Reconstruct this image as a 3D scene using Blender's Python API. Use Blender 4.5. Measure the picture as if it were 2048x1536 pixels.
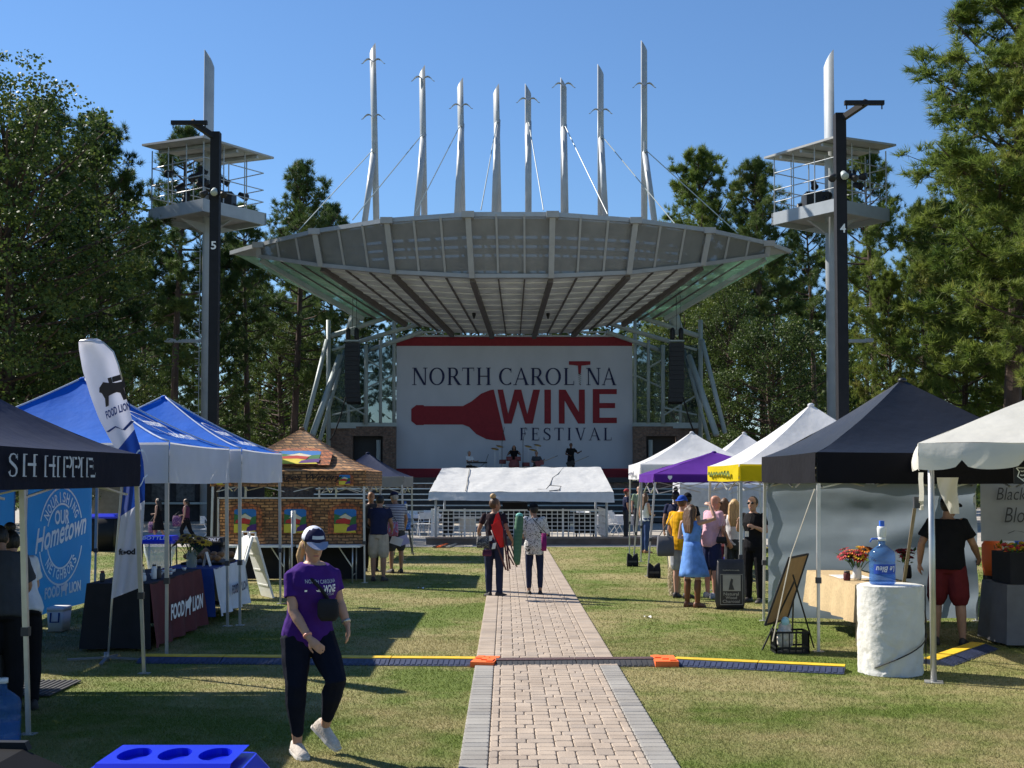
import bpy, bmesh, math, random
import numpy as np
from mathutils import Vector, Matrix, noise
from mathutils.bvhtree import BVHTree
R = math.radians
random.seed(7)
for o in list(bpy.data.objects): bpy.data.objects.remove(o)
scene = bpy.context.scene
COL = scene.collection

# ---------------------------------------------------------------- camera, sky, sun, exposure
FPX, EYE, PITCH = 2450.0, 2.03, R(2.2)
CY = 960 - FPX * math.tan(PITCH)
cam_data = bpy.data.cameras.new('camera')
cam = bpy.data.objects.new('camera', cam_data)
COL.objects.link(cam)
cam_data.sensor_fit = 'HORIZONTAL'; cam_data.sensor_width = 36
cam_data.lens = FPX / 2048 * 36
cam_data.shift_y = (CY - 768) / 2048
cam_data.clip_start = .1; cam_data.clip_end = 3000
cam.location = (0, 0, EYE); cam.rotation_euler = (R(90) + PITCH, 0, 0)
scene.camera = cam

SUN_EL = R(41); SUN_FROM = Vector((-.875, .485, 0)).normalized()
world = bpy.data.worlds.new('World'); scene.world = world; world.use_nodes = True
wn = world.node_tree
sky = wn.nodes.new('ShaderNodeTexSky'); sky.sky_type = 'NISHITA'; sky.sun_disc = False
sky.sun_elevation = SUN_EL; sky.sun_rotation = math.atan2(SUN_FROM.x, SUN_FROM.y)
sky.altitude = 0; sky.air_density = 1.12; sky.dust_density = 0.0; sky.ozone_density = 9.0
wn.links.new(sky.outputs[0], wn.nodes['Background'].inputs[0])
wn.nodes['Background'].inputs[1].default_value = .08
sl = bpy.data.lights.new('sun', 'SUN'); sl.energy = 5.0; sl.angle = R(.5); sl.color = (1, .94, .84)
so = bpy.data.objects.new('sun', sl); COL.objects.link(so)
so.rotation_euler = (-(SUN_FROM * math.cos(SUN_EL) + Vector((0, 0, math.sin(SUN_EL))))).to_track_quat('-Z', 'Y').to_euler()
so.location = (-40, 22, 40)
vs = scene.view_settings
vs.view_transform = 'Standard'; vs.look = 'None'; vs.exposure = 0.82; vs.gamma = 1; vs.use_curve_mapping = False

# ---------------------------------------------------------------- measuring: photograph pixel + distance -> place
def P(px, py, D):
    u, v = (px - 1024) / FPX, (CY - py) / FPX
    Y = math.cos(PITCH) - math.sin(PITCH) * v; Z = math.sin(PITCH) + math.cos(PITCH) * v
    t = D / Y
    return Vector((u * t, D, EYE + Z * t))
def G(px, py):
    v = (CY - py) / FPX
    Y = math.cos(PITCH) - math.sin(PITCH) * v; Z = math.sin(PITCH) + math.cos(PITCH) * v
    t = -EYE / Z
    return Vector(((px - 1024) / FPX * t, Y * t, 0))

# ---------------------------------------------------------------- materials
MATS = {}
def mat(name, col, rough=.6, metal=0, var=.12, scale=6, bump=0, bscale=40, trans=0, col2=None, spec=.4, stretch=None, alpha=1, tcol=None):
    if name in MATS: return MATS[name]
    m = bpy.data.materials.new(name); m.use_nodes = True; nt = m.node_tree; N = nt.nodes; L = nt.links
    b = N['Principled BSDF']; out = N['Material Output']
    tc = N.new('ShaderNodeTexCoord'); src = tc.outputs['Object']
    if stretch:
        mp = N.new('ShaderNodeMapping'); mp.inputs['Scale'].default_value = stretch
        L.new(src, mp.inputs[0]); src = mp.outputs[0]
    nz = N.new('ShaderNodeTexNoise'); nz.inputs['Scale'].default_value = scale; nz.inputs['Detail'].default_value = 4
    L.new(src, nz.inputs['Vector'])
    rp = N.new('ShaderNodeValToRGB'); rp.color_ramp.elements[0].position = .3; rp.color_ramp.elements[1].position = .7
    c1 = tuple(max(0, c * (1 - var)) for c in col) + (1,)
    c2 = (tuple(col2) if col2 else tuple(min(1, c * (1 + var)) for c in col)) + (1,)
    rp.color_ramp.elements[0].color = c1; rp.color_ramp.elements[1].color = c2
    L.new(nz.outputs['Fac'], rp.inputs[0]); L.new(rp.outputs[0], b.inputs['Base Color'])
    b.inputs['Roughness'].default_value = rough; b.inputs['Metallic'].default_value = metal
    b.inputs['Specular IOR Level'].default_value = spec
    if bump:
        n2 = N.new('ShaderNodeTexNoise'); n2.inputs['Scale'].default_value = bscale; n2.inputs['Detail'].default_value = 5
        L.new(src, n2.inputs['Vector'])
        bp = N.new('ShaderNodeBump'); bp.inputs['Strength'].default_value = bump; bp.inputs['Distance'].default_value = .02
        L.new(n2.outputs['Fac'], bp.inputs['Height']); L.new(bp.outputs[0], b.inputs['Normal'])
    last = b.outputs[0]
    if trans:
        t = N.new('ShaderNodeBsdfTranslucent'); mx = N.new('ShaderNodeMixShader'); mx.inputs[0].default_value = trans
        if tcol: t.inputs[0].default_value = tuple(tcol) + (1,)
        else: L.new(rp.outputs[0], t.inputs[0])
        L.new(last, mx.inputs[1]); L.new(t.outputs[0], mx.inputs[2]); last = mx.outputs[0]
    if alpha < 1:
        t = N.new('ShaderNodeBsdfTransparent'); mx = N.new('ShaderNodeMixShader'); mx.inputs[0].default_value = alpha
        L.new(t.outputs[0], mx.inputs[1]); L.new(last, mx.inputs[2]); last = mx.outputs[0]
    L.new(last, out.inputs[0])
    MATS[name] = m
    return m
def glass(name, col, alpha=.35, rough=.05):
    if name in MATS: return MATS[name]
    m = mat(name, col, rough, 0, .1, 2)
    nt = m.node_tree; out = nt.nodes['Material Output']; b = nt.nodes['Principled BSDF']
    t = nt.nodes.new('ShaderNodeBsdfTransparent'); t.inputs[0].default_value = tuple(min(1, .55 + c * .6) for c in col) + (1,)
    mx = nt.nodes.new('ShaderNodeMixShader'); mx.inputs[0].default_value = alpha
    nt.links.new(t.outputs[0], mx.inputs[1]); nt.links.new(b.outputs[0], mx.inputs[2]); nt.links.new(mx.outputs[0], out.inputs[0])
    return m
def setup(m): return m.node_tree, m.node_tree.nodes, m.node_tree.links
def lawn_mat(name, blade=False):
    m = bpy.data.materials.new(name); m.use_nodes = True; nt, N, L = setup(m); b = N['Principled BSDF']
    geo = N.new('ShaderNodeNewGeometry')
    def nz(scale, det=5):
        n = N.new('ShaderNodeTexNoise'); n.inputs['Scale'].default_value = scale; n.inputs['Detail'].default_value = det
        L.new(geo.outputs['Position'], n.inputs['Vector']); return n.outputs['Fac']
    big = N.new('ShaderNodeValToRGB'); big.color_ramp.elements[0].position = .43; big.color_ramp.elements[1].position = .60
    big.color_ramp.elements[0].color = (.125, .165, .034, 1); big.color_ramp.elements[1].color = (.30, .255, .125, 1)
    mixf = N.new('ShaderNodeMath'); mixf.operation = 'MULTIPLY_ADD'
    L.new(nz(.45, 6), mixf.inputs[0]); mixf.inputs[1].default_value = .75
    half = N.new('ShaderNodeMath'); half.operation = 'MULTIPLY'; half.inputs[1].default_value = .27
    L.new(nz(3.2, 6), half.inputs[0]); L.new(half.outputs[0], mixf.inputs[2])
    L.new(mixf.outputs[0], big.inputs[0])
    fine = N.new('ShaderNodeValToRGB'); fine.color_ramp.elements[0].position = .3; fine.color_ramp.elements[1].position = .75
    fine.color_ramp.elements[0].color = (.68, .72, .62, 1); fine.color_ramp.elements[1].color = (1.25, 1.22, 1.15, 1)
    L.new(nz(38 if not blade else 60, 6), fine.inputs[0])
    mx = N.new('ShaderNodeMix'); mx.data_type = 'RGBA'; mx.blend_type = 'MULTIPLY'; mx.inputs['Factor'].default_value = 1
    L.new(big.outputs[0], mx.inputs['A']); L.new(fine.outputs[0], mx.inputs['B'])
    L.new(mx.outputs['Result'], b.inputs['Base Color'])
    b.inputs['Roughness'].default_value = .75; b.inputs['Specular IOR Level'].default_value = .15
    if blade:
        t = N.new('ShaderNodeBsdfTranslucent'); ms = N.new('ShaderNodeMixShader'); ms.inputs[0].default_value = .3
        L.new(mx.outputs['Result'], t.inputs[0]); L.new(b.outputs[0], ms.inputs[1]); L.new(t.outputs[0], ms.inputs[2]); L.new(ms.outputs[0], N['Material Output'].inputs[0])
    else:
        bp = N.new('ShaderNodeBump'); bp.inputs['Strength'].default_value = .7; bp.inputs['Distance'].default_value = .03
        L.new(nz(55, 6), bp.inputs['Height']); L.new(bp.outputs[0], b.inputs['Normal'])
    return m
def foliage_mat(name, dark, light, brown, trans=.35, scale=.55):
    m = bpy.data.materials.new(name); m.use_nodes = True; nt, N, L = setup(m); b = N['Principled BSDF']
    geo = N.new('ShaderNodeNewGeometry'); oi = N.new('ShaderNodeObjectInfo')
    n = N.new('ShaderNodeTexNoise'); n.inputs['Scale'].default_value = scale; n.inputs['Detail'].default_value = 5
    L.new(geo.outputs['Position'], n.inputs['Vector'])
    ad = N.new('ShaderNodeMath'); ad.operation = 'MULTIPLY_ADD'; L.new(geo.outputs['Random Per Island'], ad.inputs[0]); ad.inputs[1].default_value = .25
    sb = N.new('ShaderNodeMath'); sb.operation = 'MULTIPLY_ADD'; L.new(oi.outputs['Random'], sb.inputs[0]); sb.inputs[1].default_value = .15; 
    L.new(n.outputs['Fac'], sb.inputs[2]); L.new(sb.outputs[0], ad.inputs[2])
    rp = N.new('ShaderNodeValToRGB'); e = rp.color_ramp.elements
    e[0].position = .45; e[0].color = dark + (1,); e[1].position = .85; e[1].color = light + (1,)
    x = e.new(1.0); x.color = brown + (1,)
    L.new(ad.outputs[0], rp.inputs[0]); L.new(rp.outputs[0], b.inputs['Base Color'])
    b.inputs['Roughness'].default_value = .55; b.inputs['Specular IOR Level'].default_value = .25
    t = N.new('ShaderNodeBsdfTranslucent'); ms = N.new('ShaderNodeMixShader'); ms.inputs[0].default_value = trans
    L.new(rp.outputs[0], t.inputs[0]); L.new(b.outputs[0], ms.inputs[1]); L.new(t.outputs[0], ms.inputs[2]); L.new(ms.outputs[0], N['Material Output'].inputs[0])
    return m
def paver_mat(name, c1, c2, c3):
    m = bpy.data.materials.new(name); m.use_nodes = True; nt, N, L = setup(m); b = N['Principled BSDF']
    geo = N.new('ShaderNodeNewGeometry'); oi = N.new('ShaderNodeObjectInfo')
    ad = N.new('ShaderNodeMath'); ad.operation = 'ADD'; L.new(geo.outputs['Random Per Island'], ad.inputs[0]); L.new(oi.outputs['Random'], ad.inputs[1])
    fr = N.new('ShaderNodeMath'); fr.operation = 'FRACT'; L.new(ad.outputs[0], fr.inputs[0])
    rp = N.new('ShaderNodeValToRGB'); e = rp.color_ramp.elements; e[0].color = c1 + (1,); e[1].color = c3 + (1,); x = e.new(.5); x.color = c2 + (1,)
    L.new(fr.outputs[0], rp.inputs[0])
    n = N.new('ShaderNodeTexNoise'); n.inputs['Scale'].default_value = 70; n.inputs['Detail'].default_value = 6; L.new(geo.outputs['Position'], n.inputs['Vector'])
    n3 = N.new('ShaderNodeTexNoise'); n3.inputs['Scale'].default_value = 2.2; n3.inputs['Detail'].default_value = 5; L.new(geo.outputs['Position'], n3.inputs['Vector'])
    am = N.new('ShaderNodeMath'); am.operation = 'MULTIPLY_ADD'; am.inputs[1].default_value = .6; L.new(n.outputs['Fac'], am.inputs[0]); L.new(n3.outputs['Fac'], am.inputs[2])
    r2 = N.new('ShaderNodeValToRGB'); r2.color_ramp.elements[0].position = .5; r2.color_ramp.elements[0].color = (.72, .7, .68, 1); r2.color_ramp.elements[1].position = 1.0; r2.color_ramp.elements[1].color = (1.12, 1.12, 1.1, 1)
    L.new(am.outputs[0], r2.inputs[0])
    mx = N.new('ShaderNodeMix'); mx.data_type = 'RGBA'; mx.blend_type = 'MULTIPLY'; mx.inputs['Factor'].default_value = 1
    L.new(rp.outputs[0], mx.inputs['A']); L.new(r2.outputs[0], mx.inputs['B']); L.new(mx.outputs['Result'], b.inputs['Base Color'])
    bp = N.new('ShaderNodeBump'); bp.inputs['Strength'].default_value = .35; bp.inputs['Distance'].default_value = .01
    L.new(n.outputs['Fac'], bp.inputs['Height']); L.new(bp.outputs[0], b.inputs['Normal'])
    b.inputs['Roughness'].default_value = .85
    return m
def brick_mat(name, c1, c2, mortar, scale=1.0, bw=.5, rh=.25, axes='XZ', trans=0):
    m = bpy.data.materials.new(name); m.use_nodes = True; nt, N, L = setup(m); b = N['Principled BSDF']
    geo = N.new('ShaderNodeNewGeometry'); sx = N.new('ShaderNodeSeparateXYZ'); L.new(geo.outputs['Position'], sx.inputs[0])
    cb = N.new('ShaderNodeCombineXYZ')
    if axes == 'XZ':
        a = N.new('ShaderNodeMath'); a.operation = 'ADD'; L.new(sx.outputs[0], a.inputs[0]); L.new(sx.outputs[1], a.inputs[1]); L.new(a.outputs[0], cb.inputs[0]); L.new(sx.outputs[2], cb.inputs[1])
    nzv = N.new('ShaderNodeTexNoise'); nzv.inputs['Scale'].default_value = 6; L.new(geo.outputs['Position'], nzv.inputs['Vector'])
    vm = N.new('ShaderNodeVectorMath'); vm.operation = 'MULTIPLY_ADD'; L.new(nzv.outputs['Color'], vm.inputs[0]); vm.inputs[1].default_value = (.05, .05, 0); L.new(cb.outputs[0], vm.inputs[2])
    br = N.new('ShaderNodeTexBrick'); br.inputs['Color1'].default_value = c1 + (1,); br.inputs['Color2'].default_value = c2 + (1,); br.inputs['Mortar'].default_value = mortar + (1,)
    br.inputs['Scale'].default_value = scale; br.inputs['Brick Width'].default_value = bw; br.inputs['Row Height'].default_value = rh; br.inputs['Mortar Size'].default_value = .012; br.inputs['Bias'].default_value = 0
    L.new(vm.outputs[0], br.inputs['Vector'])
    n = N.new('ShaderNodeTexNoise'); n.inputs['Scale'].default_value = 9; n.inputs['Detail'].default_value = 4; L.new(geo.outputs['Position'], n.inputs['Vector'])
    r2 = N.new('ShaderNodeValToRGB'); r2.color_ramp.elements[0].position = .3; r2.color_ramp.elements[0].color = (.5, .48, .45, 1); r2.color_ramp.elements[1].position = .7; r2.color_ramp.elements[1].color = (1.35, 1.3, 1.2, 1)
    L.new(n.outputs['Fac'], r2.inputs[0])
    mx = N.new('ShaderNodeMix'); mx.data_type = 'RGBA'; mx.blend_type = 'MULTIPLY'; mx.inputs['Factor'].default_value = 1
    L.new(br.outputs['Color'], mx.inputs['A']); L.new(r2.outputs[0], mx.inputs['B']); L.new(mx.outputs['Result'], b.inputs['Base Color'])
    b.inputs['Roughness'].default_value = .7
    if trans:
        t = N.new('ShaderNodeBsdfTranslucent'); ms = N.new('ShaderNodeMixShader'); ms.inputs[0].default_value = trans
        L.new(mx.outputs['Result'], t.inputs[0]); L.new(b.outputs[0], ms.inputs[1]); L.new(t.outputs[0], ms.inputs[2]); L.new(ms.outputs[0], N['Material Output'].inputs[0])
    MATS[name] = m
    return m

# ---------------------------------------------------------------- mesh helpers
def frame(d):
    d = d.normalized(); a = Vector((0, 0, 1)) if abs(d.z) < .9 else Vector((1, 0, 0))
    x = d.cross(a).normalized(); return x, d.cross(x).normalized()
class MB:
    def __init__(s): s.v = []; s.f = []; s.m = []; s.mi = 0
    def add(s, vs, fs):
        k = len(s.v); s.v += [Vector(v) for v in vs]; s.f += [tuple(i + k for i in f) for f in fs]; s.m += [s.mi] * len(fs); return s
    def box(s, x0, x1, y0, y1, z0, z1):
        return s.add([(x0,y0,z0),(x1,y0,z0),(x1,y1,z0),(x0,y1,z0),(x0,y0,z1),(x1,y0,z1),(x1,y1,z1),(x0,y1,z1)],
                     [(3,2,1,0),(4,5,6,7),(0,1,5,4),(1,2,6,5),(2,3,7,6),(3,0,4,7)])
    def cbox(s, c, ax, ay, az):
        c = Vector(c)
        return s.add([c + i*ax + j*ay + k*az for k in (-1,1) for i, j in ((-1,-1),(1,-1),(1,1),(-1,1))],
                     [(3,2,1,0),(4,5,6,7),(0,1,5,4),(1,2,6,5),(2,3,7,6),(3,0,4,7)])
    def bar(s, a, b, w, t=None):
        a, b = Vector(a), Vector(b); d = b - a; x, y = frame(d); t = t or w
        return s.cbox((a+b)/2, x*w/2, y*t/2, d/2)
    def loft(s, rings, cap=True):
        n = len(rings[0]); k = len(s.v); fs = []
        for r in rings: s.v += [Vector(p) for p in r]
        for i in range(len(rings)-1):
            for j in range(n):
                fs.append((k+i*n+j, k+i*n+(j+1)%n, k+(i+1)*n+(j+1)%n, k+(i+1)*n+j))
        if cap: fs.append(tuple(k+j for j in reversed(range(n)))); fs.append(tuple(k+(len(rings)-1)*n+j for j in range(n)))
        s.f += fs; s.m += [s.mi]*len(fs); return s
    def tube(s, pts, rads, n=8, cap=True):
        pts = [Vector(p) for p in pts]
        if not hasattr(rads, '__len__'): rads = [rads]*len(pts)
        d = pts[1]-pts[0]; x, y = frame(d); rings = []
        for i, p in enumerate(pts):
            dd = (pts[min(i+1, len(pts)-1)] - pts[max(i-1, 0)]).normalized()
            x = (x - dd*x.dot(dd)).normalized(); y = dd.cross(x)
            rings.append([p + (x*math.cos(2*math.pi*k/n) + y*math.sin(2*math.pi*k/n))*rads[i] for k in range(n)])
        return s.loft(rings, cap)
    def lathe(s, c, prof, n=16, ax=None):
        c = Vector(c); z = (ax or Vector((0,0,1))).normalized(); x, y = frame(z)
        return s.loft([[c + z*h + (x*math.cos(2*math.pi*k/n)+y*math.sin(2*math.pi*k/n))*r for k in range(n)] for r, h in prof])
    def ball(s, c, rx, ry=None, rz=None, ax=None, n=10, m=6):
        c = Vector(c); ry = ry or rx; rz = rz or rx
        X, Y, Z = ax or (Vector((1,0,0)), Vector((0,1,0)), Vector((0,0,1)))
        return s.loft([[c + Z*rz*math.cos(math.pi*max(.02, min(.98, i/m))) *1.0 + (X*rx*math.cos(2*math.pi*k/n)+Y*ry*math.sin(2*math.pi*k/n))*math.sin(math.pi*max(.02, min(.98, i/m))) for k in range(n)] for i in range(m+1)])
    def grid(s, fn, nu, nv):
        k = len(s.v)
        for j in range(nv+1):
            for i in range(nu+1): s.v.append(Vector(fn(i/nu, j/nv)))
        fs = [(k+j*(nu+1)+i, k+j*(nu+1)+i+1, k+(j+1)*(nu+1)+i+1, k+(j+1)*(nu+1)+i) for j in range(nv) for i in range(nu)]
        s.f += fs; s.m += [s.mi]*len(fs); return s
    def prism(s, poly, off):
        n = len(poly); off = Vector(off)
        vs = [Vector(p) for p in poly] + [Vector(p)+off for p in poly]
        return s.add(vs, [tuple(range(n)), tuple(reversed(range(n, 2*n)))] + [(i, (i+1)%n, n+(i+1)%n, n+i) for i in range(n)])
    def mesh(s, name='mesh'):
        me = bpy.data.meshes.new(name); me.from_pydata([tuple(v) for v in s.v], [], s.f)
        if any(s.m): me.polygons.foreach_set('material_index', s.m)
        me.update(); return me
    def build(s, name, mats, parent=None, smooth=False, fix=False):
        me = s.mesh(name)
        if fix:
            bm = bmesh.new(); bm.from_mesh(me); bmesh.ops.recalc_face_normals(bm, faces=bm.faces); bm.to_mesh(me); bm.free()
        return link(name, me, mats, parent, smooth)
def link(name, me, mats, parent=None, smooth=False):
    if not isinstance(mats, (list, tuple)): mats = [mats]
    me.materials.clear()
    for m in mats: me.materials.append(m)
    if smooth: me.polygons.foreach_set('use_smooth', [True]*len(me.polygons))
    o = bpy.data.objects.new(name, me); COL.objects.link(o)
    if parent: attach(o, parent)
    return o
def wloc(o):
    p = Vector(o.location)
    return p if not o.parent else p + (o.matrix_parent_inverse.translation) + wloc(o.parent)
def attach(o, parent):
    o.parent = parent; o.matrix_parent_inverse = Matrix.Translation(-wloc(parent))
def tag(o, label=None, cat=None, group=None, kind=None):
    if label: o['label'] = label
    if cat: o['category'] = cat
    if group: o['group'] = group
    if kind: o['kind'] = kind
    return o
def thing(name, label, cat, loc, group=None):
    o = bpy.data.objects.new(name, None); COL.objects.link(o); o.location = loc; o.empty_display_size = .2
    return tag(o, label, cat, group)
def copy_tree(o, parent=None):
    c = o.copy(); COL.objects.link(c)
    if parent: c.parent = parent
    for ch in list(o.children): copy_tree(ch, c)
    return c
def tri_mesh(name, V):
    V = np.asarray(V, dtype=np.float32).reshape(-1, 3); n = len(V)//3
    me = bpy.data.meshes.new(name); me.vertices.add(n*3); me.vertices.foreach_set('co', V.ravel())
    me.loops.add(n*3); me.loops.foreach_set('vertex_index', np.arange(n*3, dtype=np.int32))
    me.polygons.add(n); me.polygons.foreach_set('loop_start', np.arange(0, n*3, 3, dtype=np.int32)); me.polygons.foreach_set('loop_total', np.full(n, 3, dtype=np.int32))
    me.update(); me.validate(); return me
def nz3(x, y, z=0): return noise.noise(Vector((x, y, z)))

# ---------------------------------------------------------------- lettering
def text2d(s, bold=0, shear=0, space=1.0):
    cu = bpy.data.curves.new('t', 'FONT'); cu.body = s; cu.size = 1; cu.offset = bold; cu.shear = shear; cu.space_character = space; cu.resolution_u = 3
    o = bpy.data.objects.new('t', cu); COL.objects.link(o)
    dg = bpy.context.evaluated_depsgraph_get(); me = bpy.data.meshes.new_from_object(o.evaluated_get(dg))
    bpy.data.objects.remove(o); bpy.data.curves.remove(cu)
    v = [(p.co.x, p.co.y) for p in me.vertices]; f = [tuple(p.vertices) for p in me.polygons]
    bpy.data.meshes.remove(me)
    return norm2d(v, f)
def norm2d(v, f):
    x0 = min(p[0] for p in v); x1 = max(p[0] for p in v); y0 = min(p[1] for p in v); y1 = max(p[1] for p in v)
    return [((x-x0)/max(1e-6, x1-x0), (y-y0)/max(1e-6, y1-y0)) for x, y in v], f
def stroke(path, ws):
    v = []; f = []
    for i, (x, y) in enumerate(path):
        a = path[max(0, i-1)]; b = path[min(len(path)-1, i+1)]; dx, dy = b[0]-a[0], b[1]-a[1]; l = math.hypot(dx, dy) or 1
        w = (ws[i] if hasattr(ws, '__len__') else ws)/2
        v += [(x-dy/l*w, y+dx/l*w), (x+dy/l*w, y-dx/l*w)]
    for i in range(len(path)-1): f.append((2*i, 2*i+1, 2*i+3, 2*i+2))
    return v, f
THIN = [.05]
def serif_glyph(ch):
    T, t, s = .135, THIN[0], .04; out = []
    def rect(x0, y0, x1, y1): out.append(([(x0,y0),(x1,y0),(x1,y1),(x0,y1)], [(0,1,2,3)]))
    def sf(x, y, w=.13): rect(x-w, y, x+w, y+s)
    def stem(x, w=T, b=True, tp=True):
        rect(x-w/2, 0, x+w/2, 1)
        if b: sf(x, 0)
        if tp: sf(x, 1-s)
    def arc(cx, cy, rx, ry, a0, a1, thick, thin, n=20):
        p = []; w = []
        for i in range(n+1):
            a = R(a0+(a1-a0)*i/n); p.append((cx+rx*math.cos(a), cy+ry*math.sin(a))); w.append(thin+(thick-thin)*abs(math.cos(a))**1.5)
        out.append(stroke(p, w))
    adv = .8
    if ch == 'I': stem(.2); adv = .4
    elif ch == 'H': stem(.2); stem(.75); rect(.2, .48, .75, .48+t); adv = .95
    elif ch == 'N':
        stem(.16, t*1.2); rect(.77, 0, .77+t*1.2, 1); sf(.8, 1-s); out.append(([(.1,1),(.26,1),(.83,0),(.70,0)], [(0,1,2,3)])); adv = .95
    elif ch == 'T':
        stem(.38, T, True, False); rect(.03, 1-t, .73, 1); rect(.03, .8, .06, 1-t); rect(.70, .8, .73, 1-t); adv = .76
    elif ch == 'L': stem(.2); rect(.2, 0, .66, t); rect(.63, t, .66, .24); adv = .7
    elif ch in 'EF':
        stem(.2); rect(.2, 1-t, .62, 1); rect(.59, .8, .62, 1-t); rect(.2, .5, .5, .5+t); rect(.48, .4, .51, .65)
        if ch == 'E': rect(.2, 0, .66, t); rect(.63, t, .66, .24)
        adv = .72 if ch == 'E' else .68
    elif ch in 'RP':
        stem(.2); rect(.2, 1-t, .42, 1); rect(.2, .46, .42, .46+t); arc(.42, .73, .2, .245, -90, 90, T*.95, t)
        if ch == 'R': out.append(([(.38,.47),(.53,.47),(.86,0),(.68,0)], [(0,1,2,3)])); sf(.82, 0, .08)
        adv = .84 if ch == 'R' else .68
    elif ch == 'O': arc(.47, .5, .38, .48, 0, 360, T*1.05, t, 36); adv = .96
    elif ch == 'C': arc(.47, .5, .38, .48, 50, 310, T*1.05, t, 32); rect(.70, .72, .73, 1.0); rect(.70, .02, .72, .2); adv = .8
    elif ch == 'A':
        out.append(([(.08,0),(.13,0),(.46,.95),(.42,1.0)], [(0,1,2,3)])); out.append(([(.40,1.02),(.47,1.02),(.86,0),(.70,0)], [(0,1,2,3)])); rect(.22, .33, .66, .33+t); sf(.1, 0, .11); sf(.78, 0, .13); adv = .88
    elif ch == 'V':
        out.append(([(.08,1),(.24,1),(.50,.0),(.44,-.02)], [(0,1,2,3)])); out.append(([(.74,1),(.79,1),(.50,-.02),(.45,.03)], [(0,1,2,3)])); sf(.16, 1-s, .14); sf(.77, 1-s, .11); adv = .88
    elif ch == 'S':
        p = [(.55,.8),(.5,.93),(.36,.98),(.2,.94),(.12,.8),(.15,.66),(.3,.55),(.44,.46),(.55,.34),(.55,.18),(.46,.05),(.3,.02),(.16,.06),(.09,.22)]
        w = [t,.05,.055,.08,.11,T*.95,T,T,T*.95,.11,.08,.055,.05,t]
        out.append(stroke(p, w)); rect(.54, .72, .57, .98); rect(.07, .02, .10, .28); adv = .66
    return out, adv
def serif2d(s, space=.06):
    v = []; f = []; lay = []; x = 0
    for ch in s:
        if ch == ' ': x += .45; continue
        g, adv = serif_glyph(ch)
        for li, (gv, gf) in enumerate(g):
            k = len(v); v += [(x+a, b) for a, b in gv]; lay += [li]*len(gv); f += [tuple(i+k for i in q) for q in gf]
        x += adv+space
    vv, f = norm2d(v, f)
    return vv, f, lay
def serif_word(word, mats, parent, o, right, up, surf=None, off=.004, space=.06):
    v, f, lay = serif2d(word, space); o, right, up = Vector(o), Vector(right), Vector(up)
    k = 0; fi = 0; nv = 0
    for ch in word:
        g, adv = serif_glyph(ch); n = sum(len(a) for a, b in g); nf = sum(len(b) for a, b in g)
        decal('letter', (v[nv:nv+n], [tuple(i-nv for i in q) for q in f[fi:fi+nf]], lay[nv:nv+n]), mats, parent, o, right, up, surf, off); nv += n; fi += nf
def decal(name, shape, mats, parent, o, right, up, surf=None, off=.004, ray=None, cut=0, smooth=False):
    """flat print: 2D shape (0..1) mapped on o + x*right + y*up, pressed onto surf when given"""
    v, f = shape[0], shape[1]; lay = shape[2] if len(shape) > 2 else [0]*len(v)
    o, right, up = Vector(o), Vector(right), Vector(up); n = right.cross(up).normalized()
    pts = [o + right*x + up*y for x, y in v]
    me = bpy.data.meshes.new(name); me.from_pydata([tuple(p) for p in pts], [], f)
    if cut:
        bm = bmesh.new(); bm.from_mesh(me)
        for axis in (right.normalized(), up.normalized()):
            ds = [(vv.co-o).dot(axis) for vv in bm.verts]; a = min(ds); b = max(ds); k = a+cut
            while k < b:
                bmesh.ops.bisect_plane(bm, geom=bm.verts[:]+bm.edges[:]+bm.faces[:], plane_co=o+axis*k, plane_no=axis); k += cut
        bm.to_mesh(me); bm.free(); lay = [0]*len(me.vertices)
    for i, vv in enumerate(me.vertices):
        p = vv.co.copy(); extra = off + lay[i]*off*.25
        if surf:
            d = ray or -n
            h = surf.ray_cast(p - d*3, d)
            if h[0] is not None: p = h[0]
        vv.co = p + (-(ray) if ray else n)*extra
    me.update()
    return link(name, me, mats, parent, smooth)
def bvh(o):
    return BVHTree.FromPolygons([v.co.copy() for v in o.data.vertices], [tuple(p.vertices) for p in o.data.polygons])
def poly2d(pts): return pts, [tuple(range(len(pts)))]
def arc_text(name, s, mats, parent, c, right, up, rad, a_mid, a_span, size, surf=None, off=.006, inside=False, ray=None):
    """letters set round a circle on the plane right/up"""
    n = len(s)
    for i, ch in enumerate(s):
        if ch == ' ': continue
        a = R(a_mid + a_span*(.5-(i+.5)/n)*(1 if not inside else -1))
        d = right*math.cos(a)+up*math.sin(a); tn = (right*math.sin(a)-up*math.cos(a)) if not inside else (-right*math.sin(a)+up*math.cos(a))
        u = d if not inside else -d
        w = size*(.62 if ch != 'I' else .2)
        decal(name, text2d(ch, .02), mats, parent, c + d*rad - tn*w/2 - u*size/2, tn*w, u*size, surf, off, ray)
def ring2d(r0, r1, a0, a1, n=28):
    v = []; f = []
    for i in range(n+1):
        a = R(a0+(a1-a0)*i/n); v += [(r0*math.cos(a), r0*math.sin(a)), (r1*math.cos(a), r1*math.sin(a))]
    for i in range(n): f.append((2*i, 2*i+1, 2*i+3, 2*i+2))
    return v, f

def scribble(n, seed):
    rd = random.Random(seed); pts = []
    for k in range(n*4): pts.append((k/(n*4), .5+.45*math.sin(k*1.57+rd.uniform(-.5, .5))*rd.uniform(.5, 1)))
    return stroke(pts, .07)
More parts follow.
